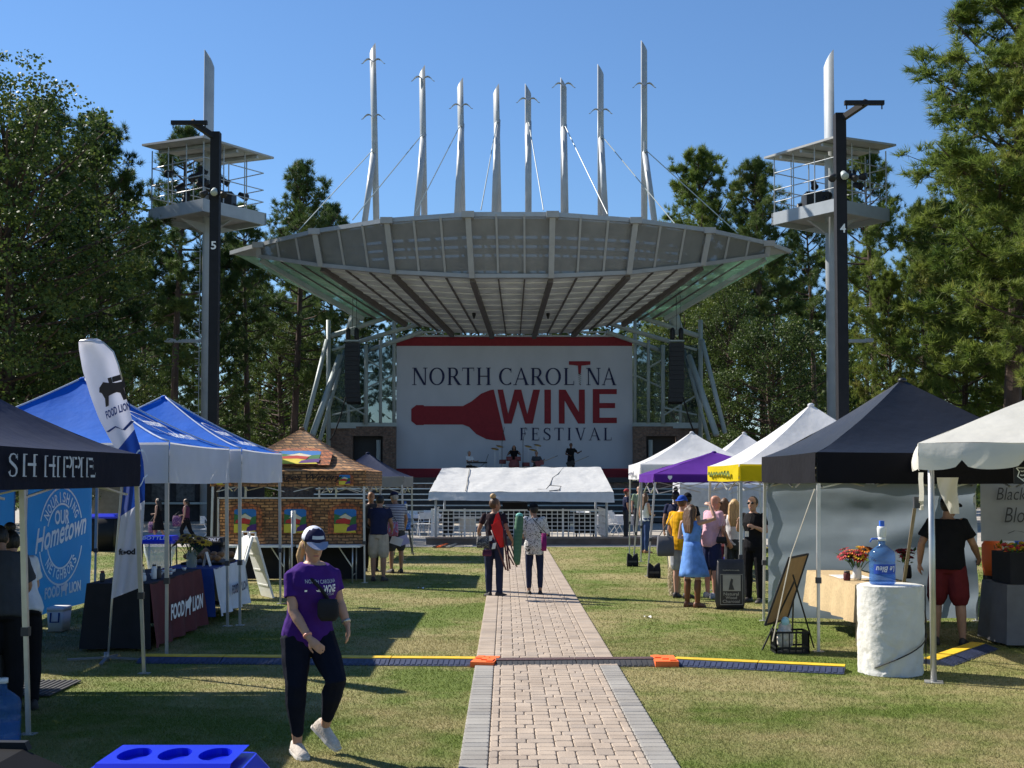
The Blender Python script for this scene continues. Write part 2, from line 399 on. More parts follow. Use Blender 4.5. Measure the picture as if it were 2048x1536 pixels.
# ================================================================ THE SETTING
M_LAWN = lawn_mat('lawn_ground'); M_BLADE = lawn_mat('grass_blades', True)
M_PAVE = paver_mat('tan_paver', (.34, .272, .215), (.385, .31, .245), (.31, .255, .21))
M_BORDER = paver_mat('grey_paver', (.25, .237, .22), (.285, .268, .245), (.225, .215, .205))
M_SAND = mat('joint_sand', (.17, .13, .095), .95, var=.3, scale=40)
M_CONC = mat('plaza_concrete', (.34, .31, .27), .9, var=.18, scale=1.2, bump=.2, bscale=30)
M_CURB = mat('brown_concrete', (.13, .105, .09), .9, var=.25, scale=3, bump=.3)
def path_x(D): return .40 - .0053*(D-8.73)
PW = 1.557
bpy.ops.mesh.primitive_grid_add(x_subdivisions=2, y_subdivisions=2, size=1)
lawn = bpy.context.object; lawn.name = 'lawn'; lawn.scale = (900, 900, 1); lawn.location = (0, 300, 0)
lawn.data.materials.append(M_LAWN); tag(lawn, 'mown lawn, green with dry tan patches', kind='structure')
def sheet(name, pts, z, m):
    mb = MB(); mb.add([(x, y, z) for x, y in pts], [tuple(range(len(pts)))]); o = mb.build(name, m); o['kind'] = 'structure'; return o
tag(sheet('plaza', [(-60, 37.2), (60, 37.2), (60, 90), (-60, 90)], .006, M_CONC), 'pale concrete plaza before the stage')
path = sheet('path', [(path_x(4)-PW/2, 4), (path_x(4)+PW/2, 4), (path_x(37.4)+PW/2, 37.4), (path_x(37.4)-PW/2, 37.4)], .010, M_SAND)
tag(path, 'tan paver footpath with grey soldier course edges')
# pavers: bevelled stones with worn corners, shared mesh per size
def paver_geo(mb, cx, cy, w, d, z, rot=0, gap=.0035, c=.014):
    w, d = w/2-gap, d/2-gap
    def ring(i, zz, cc):
        a, b = w-i, d-i
        return [(a, -b+cc), (a, b-cc), (a-cc, b), (-a+cc, b), (-a, b-cc), (-a, -b+cc), (-a+cc, -b), (a-cc, -b)]
    rings = []
    for i, zz, cc in ((0, -.012, c), (0, .011, c), (.006, .016, c)):
        rings.append([Vector((cx+x*math.cos(rot)-y*math.sin(rot), cy+x*math.sin(rot)+y*math.cos(rot), z+zz)) for x, y in ring(i, zz, cc)])
    k = len(mb.v)
    for r in rings: mb.v += r
    fs = [(k+i*8+j, k+i*8+(j+1)%8, k+(i+1)*8+(j+1)%8, k+(i+1)*8+j) for i in range(2) for j in range(8)] + [tuple(k+16+j for j in range(8))]
    mb.f += fs; mb.m += [mb.mi]*len(fs)
U = (PW-.42)/8; RW = .14
pieces = []   # (depth, cx offset, centre depth, w, d, border?)
def add_piece(x0, x1, r0, r1, border=False):
    pieces.append(((x0+x1)/2, 6.9+(r0+r1)/2*RW, x1-x0, (r1-r0)*RW, border))
xl = -PW/2+.21
ROWS = 218
for r in range(ROWS):
    add_piece(-PW/2, -PW/2+.21, r, r+1, True); add_piece(PW/2-.21, PW/2, r, r+1, True)
for k in range(4):                                   # long-stone columns A0..A3; square columns between them
    a0 = xl + U*(.5+2*k); a1 = a0+U
    for r in range(ROWS):
        q = (r + (2 if k % 2 else 0)) % 4
        add_piece(a0-(U/2 if q == 0 else 0), a1+(U/2 if q == 2 else 0), r, r+1)
for k in range(5):
    b0 = xl + U*(2*k-.5); b1 = b0+U
    if k == 0: b0 += U/2
    if k == 4: b1 -= U/2
    m0 = 0 if k % 2 == 0 else 2                      # row where the long stones meet
    r = m0+1-4
    while r < ROWS:
        if r >= 0: add_piece(b0, b1, r, r+1.5); add_piece(b0, b1, r+1.5, r+3)
        r += 4
pieces.sort(key=lambda p: p[1])
near = [p for p in pieces if p[1] > 8.45][:300]; nearset = set(near); cache = {}
ang = math.atan(.0053)
rnd = random.Random(3)
for p in near:
    key = (round(p[2], 3), round(p[3], 3), p[4])
    if key not in cache:
        mb = MB(); paver_geo(mb, 0, 0, p[2], p[3], 0); me = mb.mesh('paver'); me.materials.append(M_BORDER if p[4] else M_PAVE); cache[key] = me
    o = bpy.data.objects.new('border_paver' if p[4] else 'paver', cache[key]); COL.objects.link(o); o.parent = path
    o.location = (path_x(p[1])+p[0], p[1], .012+rnd.uniform(0, .003)); o.rotation_euler = (rnd.gauss(0, .004), rnd.gauss(0, .004), ang+rnd.gauss(0, .008))
mb = MB()
for p in pieces:
    if p in nearset: continue
    mb.mi = 1 if p[4] else 0
    paver_geo(mb, path_x(p[1])+p[0], p[1], p[2], p[3], .012+rnd.uniform(0, .003), ang+rnd.gauss(0, .006))
o = mb.build('pavers', [M_PAVE, M_BORDER], path); o['kind'] = 'stuff'

# grass blades
rg = np.random.default_rng(5)
def blades(y0, y1, dens, w, hh):
    n = int(.418*(y1*y1-y0*y0)*1.12*dens)
    D = np.sqrt(rg.uniform(y0*y0, y1*y1, n)); X = rg.uniform(-.47, .47, n)*D
    d = np.abs(X-(.40-.0053*(D-8.73))); keep = (d > PW/2+.0+rg.uniform(-.012, .02, n)); D = D[keep]; X = X[keep]; n = len(D)
    a = rg.uniform(0, 2*np.pi, n); H = hh*rg.uniform(.5, 1.15, n); W = w*rg.uniform(.6, 1.2, n); lean = rg.normal(0, .75, (n, 2))*H[:, None]
    V = np.zeros((n, 3, 3)); V[:, 0, 0] = X-np.cos(a)*W; V[:, 0, 1] = D-np.sin(a)*W; V[:, 1, 0] = X+np.cos(a)*W; V[:, 1, 1] = D+np.sin(a)*W
    V[:, 2, 0] = X+lean[:, 0]; V[:, 2, 1] = D+lean[:, 1]; V[:, 2, 2] = H; return V
gv = np.concatenate([blades(7, 11, 5200, .0028, .020), blades(11, 16, 2200, .004, .020), blades(16, 24, 700, .006, .022), blades(24, 37, 200, .010, .024)])
g = link('grass', tri_mesh('grass', gv), M_BLADE); tag(g, 'short mown grass blades covering the lawn', 'grass', kind='stuff')

# ---------------------------------------------------------------- trees
M_BARK = mat('pine_bark', (.075, .05, .038), .95, var=.45, scale=5, bump=.8, bscale=12, stretch=(1, 1, .25))
M_PINE = foliage_mat('pine_needles', (.030, .066, .020), (.105, .155, .036), (.14, .145, .04), .32)
M_PINE2 = foliage_mat('sunlit_tone_pine_needles', (.060, .110, .022), (.19, .24, .045), (.25, .22, .06), .45)  # brighter, warmer copy of the pine needles with sunlight put into the colour
M_LEAF = foliage_mat('broad_leaves', (.022, .048, .014), (.095, .135, .028), (.15, .15, .035), .32, .9)
def tris_from(c, d, L, W, rg):
    n = len(c); s = np.cross(d, rg.normal(size=(n, 3))); s /= np.linalg.norm(s, axis=1, keepdims=True)+1e-9
    V = np.zeros((n, 3, 3)); V[:, 0] = c-s*W[:, None]; V[:, 1] = c+s*W[:, None]; V[:, 2] = c+d*L[:, None]; return V
def pine_proto(seed, H, start, rad, nl, dens=1.0, wob=.5):
    rg = np.random.default_rng(seed); rd = random.Random(seed); mb = MB()
    ph = rd.uniform(0, 6); cx = lambda z: wob*math.sin(z/H*2.2+ph)*z/H; cy = lambda z: wob*math.cos(z/H*1.7+ph)*z/H
    mb.tube([(cx(z), cy(z), z) for z in [H*i/12 for i in range(13)]], [max(.035, .30*(1-i/12.6)**.8) for i in range(13)], 8)
    tc = []; td = []
    for i in range(nl):
        c = (i+rd.random())/nl; z = H*(start+(1-start)*c**.9); az = i*2.4+rd.uniform(-.6, .6)
        Ln = rad*max(.16, math.sin(math.pi*(.22+.74*c))**.8)*rd.uniform(.65, 1.15); el = R(-6+48*c+rd.uniform(-14, 14))
        p = Vector((cx(z), cy(z), z)); pts = [p]
        for k in range(4):
            q = el + k*R(9)
            p = p + Vector((math.cos(az)*math.cos(q), math.sin(az)*math.cos(q), math.sin(q)))*Ln/4; az += rd.uniform(-.18, .18); pts.append(p)
        mb.tube(pts, [.07*(1-j/4.6)*(.6+Ln/rad*.5) for j in range(5)], 5)
        for k in range(int(rd.uniform(9, 14)*(.5+Ln/rad))):
            t = rd.uniform(.38, 1.0); j = min(3, int(t*4)); b = pts[j].lerp(pts[j+1], t*4-j)
            sd = Vector((rd.gauss(0, 1), rd.gauss(0, 1), rd.gauss(.15, .45))).normalized()*Ln*rd.uniform(.10, .30)*(1.25-.6*t)
            e = b+sd
            if rd.random() < .5: mb.tube([b, e], [.018, .008], 3, False)
            for m in range(int(4*dens+rd.random())):
                w = rd.uniform(.35, 1.1); q = b.lerp(e, w)+Vector((rd.gauss(0, .11), rd.gauss(0, .11), rd.gauss(.05, .09)))
                tc.append(q); td.append((sd.normalized()*.7+Vector((0, 0, .55))))
    tc = np.array([tuple(v) for v in tc]); td = np.array([tuple(v) for v in td]); K = 26
    c = np.repeat(tc, K, 0)+rg.normal(0, .035, (len(tc)*K, 3)); d = np.repeat(td, K, 0)+rg.normal(0, .72, (len(tc)*K, 3)); d /= np.linalg.norm(d, axis=1, keepdims=True)
    n = len(c); V = tris_from(c, d, rg.uniform(.20, .42, n), rg.uniform(.010, .020, n), rg)
    return mb.mesh('trunk'), tri_mesh('crown', V)
def broad_proto(seed, H, start, rad, nl, leaf=.085):
    rg = np.random.default_rng(seed); rd = random.Random(seed); mb = MB()
    mb.tube([(.25*math.sin(i*.9), .2*math.cos(i*.7), H*.85*i/7) for i in range(8)], [.3*(1-i/7.8) for i in range(8)], 8)
    cs = []; rs = []
    for i in range(nl):
        c = (i+rd.random())/nl; z = H*(start+(.97-start)*c); az = i*2.4+rd.uniform(-.7, .7); Ln = rad*max(.2, math.sin(math.pi*(.2+.72*c))**.7)*rd.uniform(.5, 1.1)
        b = Vector((0, 0, z*.82)); e = Vector((math.cos(az)*Ln, math.sin(az)*Ln, z+rd.uniform(-.3, .5)))
        mid = b.lerp(e, .5)+Vector((0, 0, -.25)); mb.tube([b, mid, e], [.06, .04, .015], 4, False)
        for k in range(4):
            cs.append(tuple(mid.lerp(e, rd.uniform(.2, 1.15))+Vector((rd.gauss(0, .45), rd.gauss(0, .45), rd.gauss(0, .3))))); rs.append(rd.uniform(.35, .75))
    cs = np.array(cs); rs = np.array(rs); K = 90; c = np.repeat(cs, K, 0); r = np.repeat(rs, K)
    dd = rg.normal(size=(len(c), 3)); dd /= np.linalg.norm(dd, axis=1, keepdims=True); c = c+dd*(r*rg.uniform(.3, 1, len(c))**.6)[:, None]*np.array([1.15, 1.15, .7])
    d = rg.normal(size=(len(c), 3))+np.array([0, 0, -.5]); d /= np.linalg.norm(d, axis=1, keepdims=True)
    L = leaf*rg.uniform(.8, 1.8, len(c)); s = np.cross(d, rg.normal(size=(len(c), 3))); s /= np.linalg.norm(s, axis=1, keepdims=True)
    W = L*.45
    a = c; b1 = c+d*L[:, None]*.5+s*W[:, None]; b2 = c+d*L[:, None]*.5-s*W[:, None]; e = c+d*L[:, None]
    V = np.concatenate([np.stack([a, b1, e], 1), np.stack([a, e, b2], 1)])
    return mb.mesh('trunk'), tri_mesh('crown', V)
PINES = [pine_proto(11, 22, .42, 3.6, 62), pine_proto(12, 22, .30, 4.2, 74, 1.1), pine_proto(13, 22, .52, 3.2, 48, .9), pine_proto(14, 22, .18, 5.2, 100, 1.25, .3), pine_proto(15, 22, .36, 3.8, 60, .8, .9)]
BROAD = [broad_proto(21, 16, .18, 4.2, 95), broad_proto(22, 12, .10, 4.4, 85)]
tree_rd = random.Random(4)
def tree(px, ytop, D, kind, label, group, wid=1.0, m=None):
    top = P(px, ytop, D); x = top.x
    isb = kind >= 10; src = BROAD[kind-10] if isb else PINES[kind]; H0 = (16 if kind == 10 else 12) if isb else 22
    r = thing('broadleaf_tree' if isb else 'pine_tree', label, 'tree', (x, D, 0), group)
    s = top.z/H0; r.scale = (s*wid, s*wid, s); r.rotation_euler = (0, 0, tree_rd.uniform(0, 6.28))
    for nm, me, mm in (('trunk', src[0], M_BARK), ('crown', src[1], m or (M_LEAF if isb else M_PINE))):
        if not me.materials: me.materials.append(mm)
        o = bpy.data.objects.new(nm, me); COL.objects.link(o); o.parent = r
        o.material_slots[0].link = 'OBJECT'; o.material_slots[0].material = mm
    return r
LG = 'trees left of the stage'; RG = 'trees right of the stage'; BG = 'pines deep in the woods behind the stage'
tree(18, 125, 50, 10, 'tall dense broadleaf tree rising above the navy stall canopy', LG, 1.15)
tree(100, 232, 57, 0, 'pine standing between the tall broadleaf and the leaning pine', LG, 1.0)
tree(-60, 240, 52, 11, 'broadleaf tree at the woods edge behind the navy canopy', LG)
tree(205, 258, 60, 1, 'round-headed pine left of the railed light tower numbered 5', LG, 1.0)
tree(165, 300, 64, 4, 'slim pine with a leaning trunk behind the feather flag', LG, .9)
tree(355, 268, 72, 2, 'pine whose tip shows through the railed tower beside post 5', LG, .95)
tree(300, 470, 74, 1, 'shorter dark pine behind post 5', LG, 1.1)
tree(585, 345, 84, 4, 'open-crowned pine above the left tip of the stage roof', LG, 1.0)
tree(500, 420, 80, 2, 'bare-stemmed pine between post 5 and the roof tip', LG, .95)
tree(660, 430, 96, 0, 'pine top peeping over the left roof edge', LG)
tree(430, 500, 78, 3, 'low bushy pine behind the light tower ladder', LG, .9)
tree(250, 690, 66, 11, 'mid-height broadleaf tree behind the feather flag', LG, .9)
tree(560, 620, 88, 11, 'round leafy tree under the left roof tip', LG, 1.1)
tree(60, 600, 58, 11, 'leafy undergrowth tree behind the navy canopy', LG, 1.1)
tree(1395, 322, 88, 1, 'pine with a rounded crown right of the stage masts', RG, .95, M_PINE2)
tree(1525, 342, 84, 0, 'dark pine beside the railed tower near post 4', RG, 1.0)
tree(1625, 420, 92, 2, 'thin pine behind the railed tower of post 4', RG, .9)
tree(1745, 312, 72, 2, 'pine whose tip shows right of post 4', RG, .95, M_PINE2)
tree(1850, 420, 66, 1, 'bushy young pine between post 4 and the giant pine', RG, .8, M_PINE2)
tree(1925, 335, 60, 3, 'sunlit pine in front of the woods above the black canopy', RG, .85, M_PINE2)
tree(2005, -40, 54, 1, 'giant pine towering over the white frame tent', RG, 1.35, M_PINE2)
tree(2075, 60, 50, 1, 'tall pine rising behind the white frame tent', RG, 1.1, M_PINE2)
tree(1460, 560, 80, 10, 'leafy tree beside the stage support frame', RG, .8)
tree(1375, 600, 84, 11, 'pale-leaved tree touching the right stage frame', RG, .8)
tree(1545, 620, 76, 11, 'round leafy tree behind the white peaked tents', RG, 1.0)
tree(1600, 560, 95, 4, 'spindly pine in the bright gap beside post 4', RG, .8)
tree(1780, 560, 62, 3, 'low sunlit pine behind the black canopy', RG, .75, M_PINE2)
tree(2040, 420, 58, 3, 'low bushy pine behind the white frame tent', RG, .9, M_PINE2)
for i in range(26):
    px = -60+i*86+tree_rd.uniform(-30, 30)
    tree(px, tree_rd.uniform(440, 600) if not 620 < px < 1440 else tree_rd.uniform(540, 620), tree_rd.uniform(100, 125), tree_rd.choice([0, 1, 2, 3, 4]), 'far pine deep in the woods behind the stage', BG, tree_rd.uniform(.8, 1.15), M_PINE2 if px > 1300 and tree_rd.random() < .6 else None)
# distant woods as one mass
rg = np.random.default_rng(9); n = 150000
X = rg.uniform(-85, 85, n); D = rg.uniform(122, 150, n); top = 9+5*np.sin(X*.21)+3*np.sin(X*.57+1)+rg.uniform(-2, 2, n)
Z = np.abs(rg.uniform(0, 1, n))**.8*np.maximum(4, top)
d = rg.normal(size=(n, 3)); d /= np.linalg.norm(d, axis=1, keepdims=True)
V = tris_from(np.stack([X, D, Z], 1), d, rg.uniform(.5, 1.2, n), rg.uniform(.15, .32, n), rg)
n2 = 26000; X = rg.uniform(-60, 60, n2); X = np.where(np.abs(X) < 9, X+np.sign(X)*9, X); D = 92+rg.uniform(-8, 10, n2); Z = rg.uniform(0, 1, n2)**1.3*(3.2+1.2*np.sin(X*.5)); d = rg.normal(size=(n2, 3)); d /= np.linalg.norm(d, axis=1, keepdims=True)
V = np.concatenate([V, tris_from(np.stack([X, D, Z], 1), d, rg.uniform(.25, .5, n2), rg.uniform(.08, .16, n2), rg)])
o = link('distant_woods', tri_mesh('distant_woods', V), M_LEAF); tag(o, 'dense wooded undergrowth filling the gaps behind the trees', 'woods', kind='stuff')

# ---------------------------------------------------------------- stage
M_WSTEEL = mat('pale_painted_steel', (.36, .39, .42), .45, var=.08, scale=2)
M_GSTEEL = mat('grey_green_steel', (.33, .38, .38), .5, var=.1, scale=2)
M_FASC = mat('fascia_steel', (.36, .355, .345), .5, var=.08, scale=2)
M_MESH = mat('perforated_mesh', (.25, .245, .235), .7, var=.1, scale=1.5, alpha=.74)
M_PANEL = mat('ceiling_panel', (.70, .71, .71), .6, var=.14, scale=1.3)
M_RIB = mat('dark_rib', (.13, .115, .11), .6, var=.1)
M_GLASSG = glass('green_roof_glass', (.42, .62, .52), .55, .15)
M_GLASSW = glass('stage_wall_glass', (.10, .15, .14), .22, .04)
M_BRICK = brick_mat('stage_brick', (.17, .085, .055), (.11, .06, .045), (.12, .11, .1), 1, .22, .075)
M_BLACK = mat('black_paint', (.012, .012, .014), .55, var=.2)
M_BLK2 = mat('black_cloth', (.012, .012, .015), .9, var=.25, scale=5)
M_ALU = mat('aluminium', (.55, .56, .58), .35, .8, var=.08)
M_STAGE = mat('stage_deck', (.035, .033, .033), .7, var=.2)
stage = thing('stage_pavilion', 'open-air stage under a lens-shaped grey mesh and glass roof', 'stage', (0, 62, 0))
TOP = [(462, 506), (518, 490), (630, 463), (774, 441), (936, 429), (1105, 429), (1271, 441), (1418, 461), (1536, 487), (1580, 503)]
BOT = [(470, 509), (520, 513), (643, 531), (787, 545), (944, 553), (1102, 553), (1257, 546), (1404, 529), (1532, 511), (1573, 506)]
def DT(px): return 54+9*((px-1022)/555)**2
PT = [P(x, y, DT(x)) for x, y in TOP]; PB = [P(x, y, DT(x)+1.3*(1-abs((x-1022)/555)**3)) for x, y in BOT]
# rear ends of the ribs
RE = [P(x, y, D) for x, y, D in ((700, 628, 65), (726, 634, 65), (811, 645, 65), (905, 666, 66), (984, 669, 66), (1068, 669, 66), (1146, 666, 66), (1246, 645, 65), (1330, 634, 65), (1356, 628, 65))]
def lp(a, b, t): return a+(b-a)*t
for i in range(9):
    a0, a1, b0, b1 = PT[i], PT[i+1], PB[i], PB[i+1]
    if 1 <= i <= 7:
        mb = MB(); mb.bar(lp(b0, b1, 0), lp(b0, b1, 1), .45, .18); mb.build('fascia_beam', M_FASC, stage)
        for k in range(3):
            q = [lp(b0, b1, k/3), lp(b0, b1, (k+1)/3), lp(a0, a1, (k+1)/3), lp(a0, a1, k/3)]
            c = sum(q, Vector())/4; q = [c+(v-c)*.985 for v in q]
            mb = MB(); mb.prism(q, (0, .04, 0)); mb.build('mesh_panel', M_MESH, stage, fix=True)
            if k: mb = MB(); mb.bar(lp(b0, b1, k/3)+Vector((0, -.06, 0)), lp(a0, a1, k/3)+Vector((0, -.06, 0)), .09, .1); mb.build('mullion', M_FASC, stage)
    else:
        mb = MB(); mb.prism([b0, b1, a1, a0], (0, .3, 0)); mb.build('roof_tip', M_FASC, stage, fix=True)
    mb = MB(); mb.bar(a0, a1, .16, .2); mb.build('roof_edge', M_WSTEEL, stage)
    mb = MB(); e0, e1 = a0+Vector((0, .5, .12)), a1+Vector((0, .5, .12)); mb.prism([e0, e1, e1+Vector((0, 1.6, .22)), e0+Vector((0, 1.6, .22))], (0, 0, .03)); mb.build('edge_glazing', M_GLASSG, stage, fix=True)
for i in range(1, 9):
    mb = MB(); w = .34 if 2 <= i <= 7 else .2
    mb.bar(PB[i]+Vector((0, -.16, -.05)), PT[i]+Vector((0, -.16, .05)), w, .25); mb.build('fascia_rib', M_FASC, stage)
    mb = MB(); mb.cbox(PT[i]+Vector((0, -.1, -.05)), Vector((.28, 0, 0)), Vector((0, .25, 0)), Vector((0, 0, .14))); mb.build('rib_cap', M_FASC, stage)
    mb = MB(); mb.bar(PB[i]+Vector((0, .2, -.12)), RE[i]+Vector((0, 0, -.12)), .22, .24); mb.build('roof_rib', M_RIB if 2 <= i <= 7 else M_GSTEEL, stage)
for i in range(9):
    b0, b1, r0, r1 = PB[i], PB[i+1], RE[i], RE[i+1]
    gl = i < 2 or i > 6; nk = 3 if 1 <= i <= 7 else 1; rows = 11 if not gl else 5
    for k in range(nk):
        l0, l1, m0, m1 = lp(b0, b1, k/nk), lp(b0, b1, (k+1)/nk), lp(r0, r1, k/nk), lp(r0, r1, (k+1)/nk)
        if k: mb = MB(); mb.bar(l0+Vector((0, .3, -.05)), m0+Vector((0, 0, -.05)), .06, .10); mb.build('purlin', M_RIB, stage)
        for r in range(rows):
            ta, tb = .01+r/rows*.99, .01+(r+.965)/rows*.99
            q = [lp(l0, m0, ta), lp(l1, m1, ta), lp(l1, m1, tb), lp(l0, m0, tb)]; c = sum(q, Vector())/4
            q = [c+(v-c)*.985+Vector((0, 0, .0)) for v in q]
            if not gl: q[2] = q[2]+Vector((0, .10, .035)); q[3] = q[3]+Vector((0, .10, .035))
            mb = MB(); mb.prism(q, (0, 0, .05)); mb.build('glass_pane' if gl else 'ceiling_panel', M_GLASSG if gl else M_PANEL, stage, fix=True)
# upper roof skin with open slots that let light through to the mesh
for i in range(2, 7):
    a0, a1 = PT[i]+Vector((0, 1.4, .05)), PT[i+1]+Vector((0, 1.4, .05)); r0, r1 = P(lp(TOP[i][0], 1024, .12), 430, 70), P(lp(TOP[i+1][0], 1024, .12), 430, 70)
    r0.z = r1.z = 12.6
    for k in range(9):
        ta, tb = k/9, (k+(.55 if k in (1, 2, 3, 5) else .99))/9
        mb = MB(); mb.prism([lp(a0, r0, ta), lp(a1, r1, ta), lp(a1, r1, tb), lp(a0, r0, tb)], (0, 0, .06)); mb.build('roof_sheet', M_FASC, stage, fix=True)
# trusses inside
mb = MB()
for i in range(2, 7):
    for t in (.15, .5, .85):
        a = lp(PT[i], PT[i+1], t)+Vector((0, 2.5, -.2)); b = lp(PB[i], PB[i+1], t)+Vector((0, 3.2, .3)); mb.bar(a, b, .1); mb.bar(a, lp(PB[i], PB[i+1], min(1, t+.25))+Vector((0, 3.2, .3)), .1)
mb.build('roof_truss', M_GSTEEL, stage)
# rear lighting truss above the banner
mb = MB(); y = 64
for py in (632, 640): mb.bar(P(870, py, y), P(1190, py, y), .06)
for px in range(872, 1190, 10): mb.bar(P(px, 632, y), P(px+8, 640, y), .03)
mb.build('lighting_truss', M_WSTEEL, stage)
mb = MB()
for py in (664, 672): mb.bar(P(830, py, 66.4), P(1226, py, 66.4), .09)
for px in range(832, 1226, 18): mb.bar(P(px, 664, 66.4), P(px, 672, 66.4), .07)
mb.build('banner_truss', M_WSTEEL, stage)
for px in (948, 1096):
    mb = MB(); a = P(px, 560, 62); b = P(px, 618, 62); mb.bar(a, b, .02); mb.lathe(P(px, 638, 62), [(.03, 0), (.09, .2), (.1, .4), (.02, .55)], 8); mb.build('hanging_microphone', M_BLACK, stage)
# side frames, mirrored about the stage axis
def mir(px, s): return px if s < 0 else 2*1029-px
for s in (-1, 1):
    def tb(x0, y0, x1, y1, w, nm, m=M_GSTEEL, D0=65, D1=65, n=10):
        mb = MB(); a, b = P(mir(x0, s), y0, D0), P(mir(x1, s), y1, D1); mb.tube([a, b], w/2, n); return mb.build(nm, m, stage, n > 6)
    tb(657, 640, 657, 900, .24, 'support_column'); tb(654, 680, 608, 866, .24, 'raking_strut', D0=64.8, D1=63)
    tb(680, 712, 625, 870, .32, 'raking_strut', D1=62.5); tb(690, 700, 640, 880, .2, 'raking_strut', D0=66, D1=64)
    tb(661, 672, 790, 630, .26, 'roof_beam'); tb(715, 684, 838, 648, .24, 'roof_beam', D0=65.6, D1=65.6); tb(732, 702, 845, 664, .24, 'roof_beam', D0=66.2, D1=66)
    tb(732, 690, 732, 848, .22, 'support_column', D0=65.5, D1=65.5); tb(761, 680, 761, 846, .18, 'support_column', D0=66, D1=66); tb(788, 640, 788, 850, .2, 'support_column', D0=66.6, D1=66.6)
    tb(697, 800, 697, 846, .2, 'support_column', D0=65.7, D1=65.7)
    tb(714, 622, 700, 668, .6, 'support_column', D0=65.2, D1=65.2)
    tb(735, 775, 788, 750, .1, 'brace', D0=66, D1=66, n=6); tb(664, 700, 700, 690, .14, 'brace', n=6); tb(664, 790, 730, 830, .1, 'brace', n=6); tb(735, 720, 760, 735, .1, 'brace', n=6); tb(664, 830, 730, 815, .1, 'brace', n=6)
    mb = MB(); a, b = P(mir(660, s), 851, 65.1), P(mir(792, s), 851, 66.5); mb.bar(a, b, .28, .3); mb.build('wall_cap', M_GSTEEL, stage)
    # panes of the glass side walls
    xs = [661, 695, 731, 760, 787]
    for k in range(4):
        for ya, yb in ((690, 742), (743, 795), (796, 847)):
            q = [P(mir(xs[k]+1, s), yb, 65.3+k*.33), P(mir(xs[k+1]-1, s), yb, 65.3+(k+1)*.33), P(mir(xs[k+1]-1, s), ya, 65.3+(k+1)*.33), P(mir(xs[k]+1, s), ya, 65.3+k*.33)]
            mb = MB(); mb.prism(q, (0, .03, 0)); mb.build('glass_pane', M_GLASSW, stage, fix=True)
    # brick wall with a dark opening
    x0, x1 = sorted((P(mir(660, s), 852, 65.6).x, P(mir(792, s), 852, 65.6).x)); o0, o1 = sorted((P(mir(706, s), 852, 65.6).x, P(mir(766, s), 852, 65.6).x)); zt = P(700, 853, 65.6).z; zo = P(700, 872, 65.6).z
    mb = MB(); mb.box(x0, o0, 65.5, 65.9, 0, zt); mb.box(o1, x1, 65.5, 65.9, 0, zt); mb.box(o0, o1, 65.5, 65.9, zo, zt); mb.build('brick_wall', M_BRICK, stage)
    mb = MB(); mb.box(o0-.1, o1+.1, 66.4, 66.5, 0, zo+.3); mb.build('interior_shade_sheet', M_BLACK, stage)  # black sheet behind the opening, stands in for its dark interior
    mb = MB(); mb.tube([P(mir(757, s), 880, 66), P(mir(757, s), 945, 66)], .12); mb.build('support_column', M_GSTEEL, stage)
# deck, apron and steps
sd = P(1024, 955, 62).z
mb = MB(); mb.box(-11.5, 11.5, 60.5, 71, sd-.25, sd); mb.build('stage_deck', M_STAGE, stage)
mb = MB(); mb.box(-11.4, 11.4, 60.7, 60.95, 0, sd-.26); mb.build('apron_wall', M_BRICK, stage)
for k in range(6):
    z = 1.62-k*.26; y = 60.6-k*.55
    mb = MB(); mb.box(-9.6, 9.8, y-.55, y, z-.26, z); mb.build('step', M_STAGE, stage)
    mb = MB(); mb.box(-9.6, 9.8, y-.62, y-.555, z-.05, z+.012); mb.build('step_nosing', M_GSTEEL if k < 5 else M_FASC, stage)
    mb = MB(); mb.bar((-9.5, y-.7, z+.25), (-3.8, y-.7, z+.25), .045); mb.build('step_rail', M_ALU, stage)
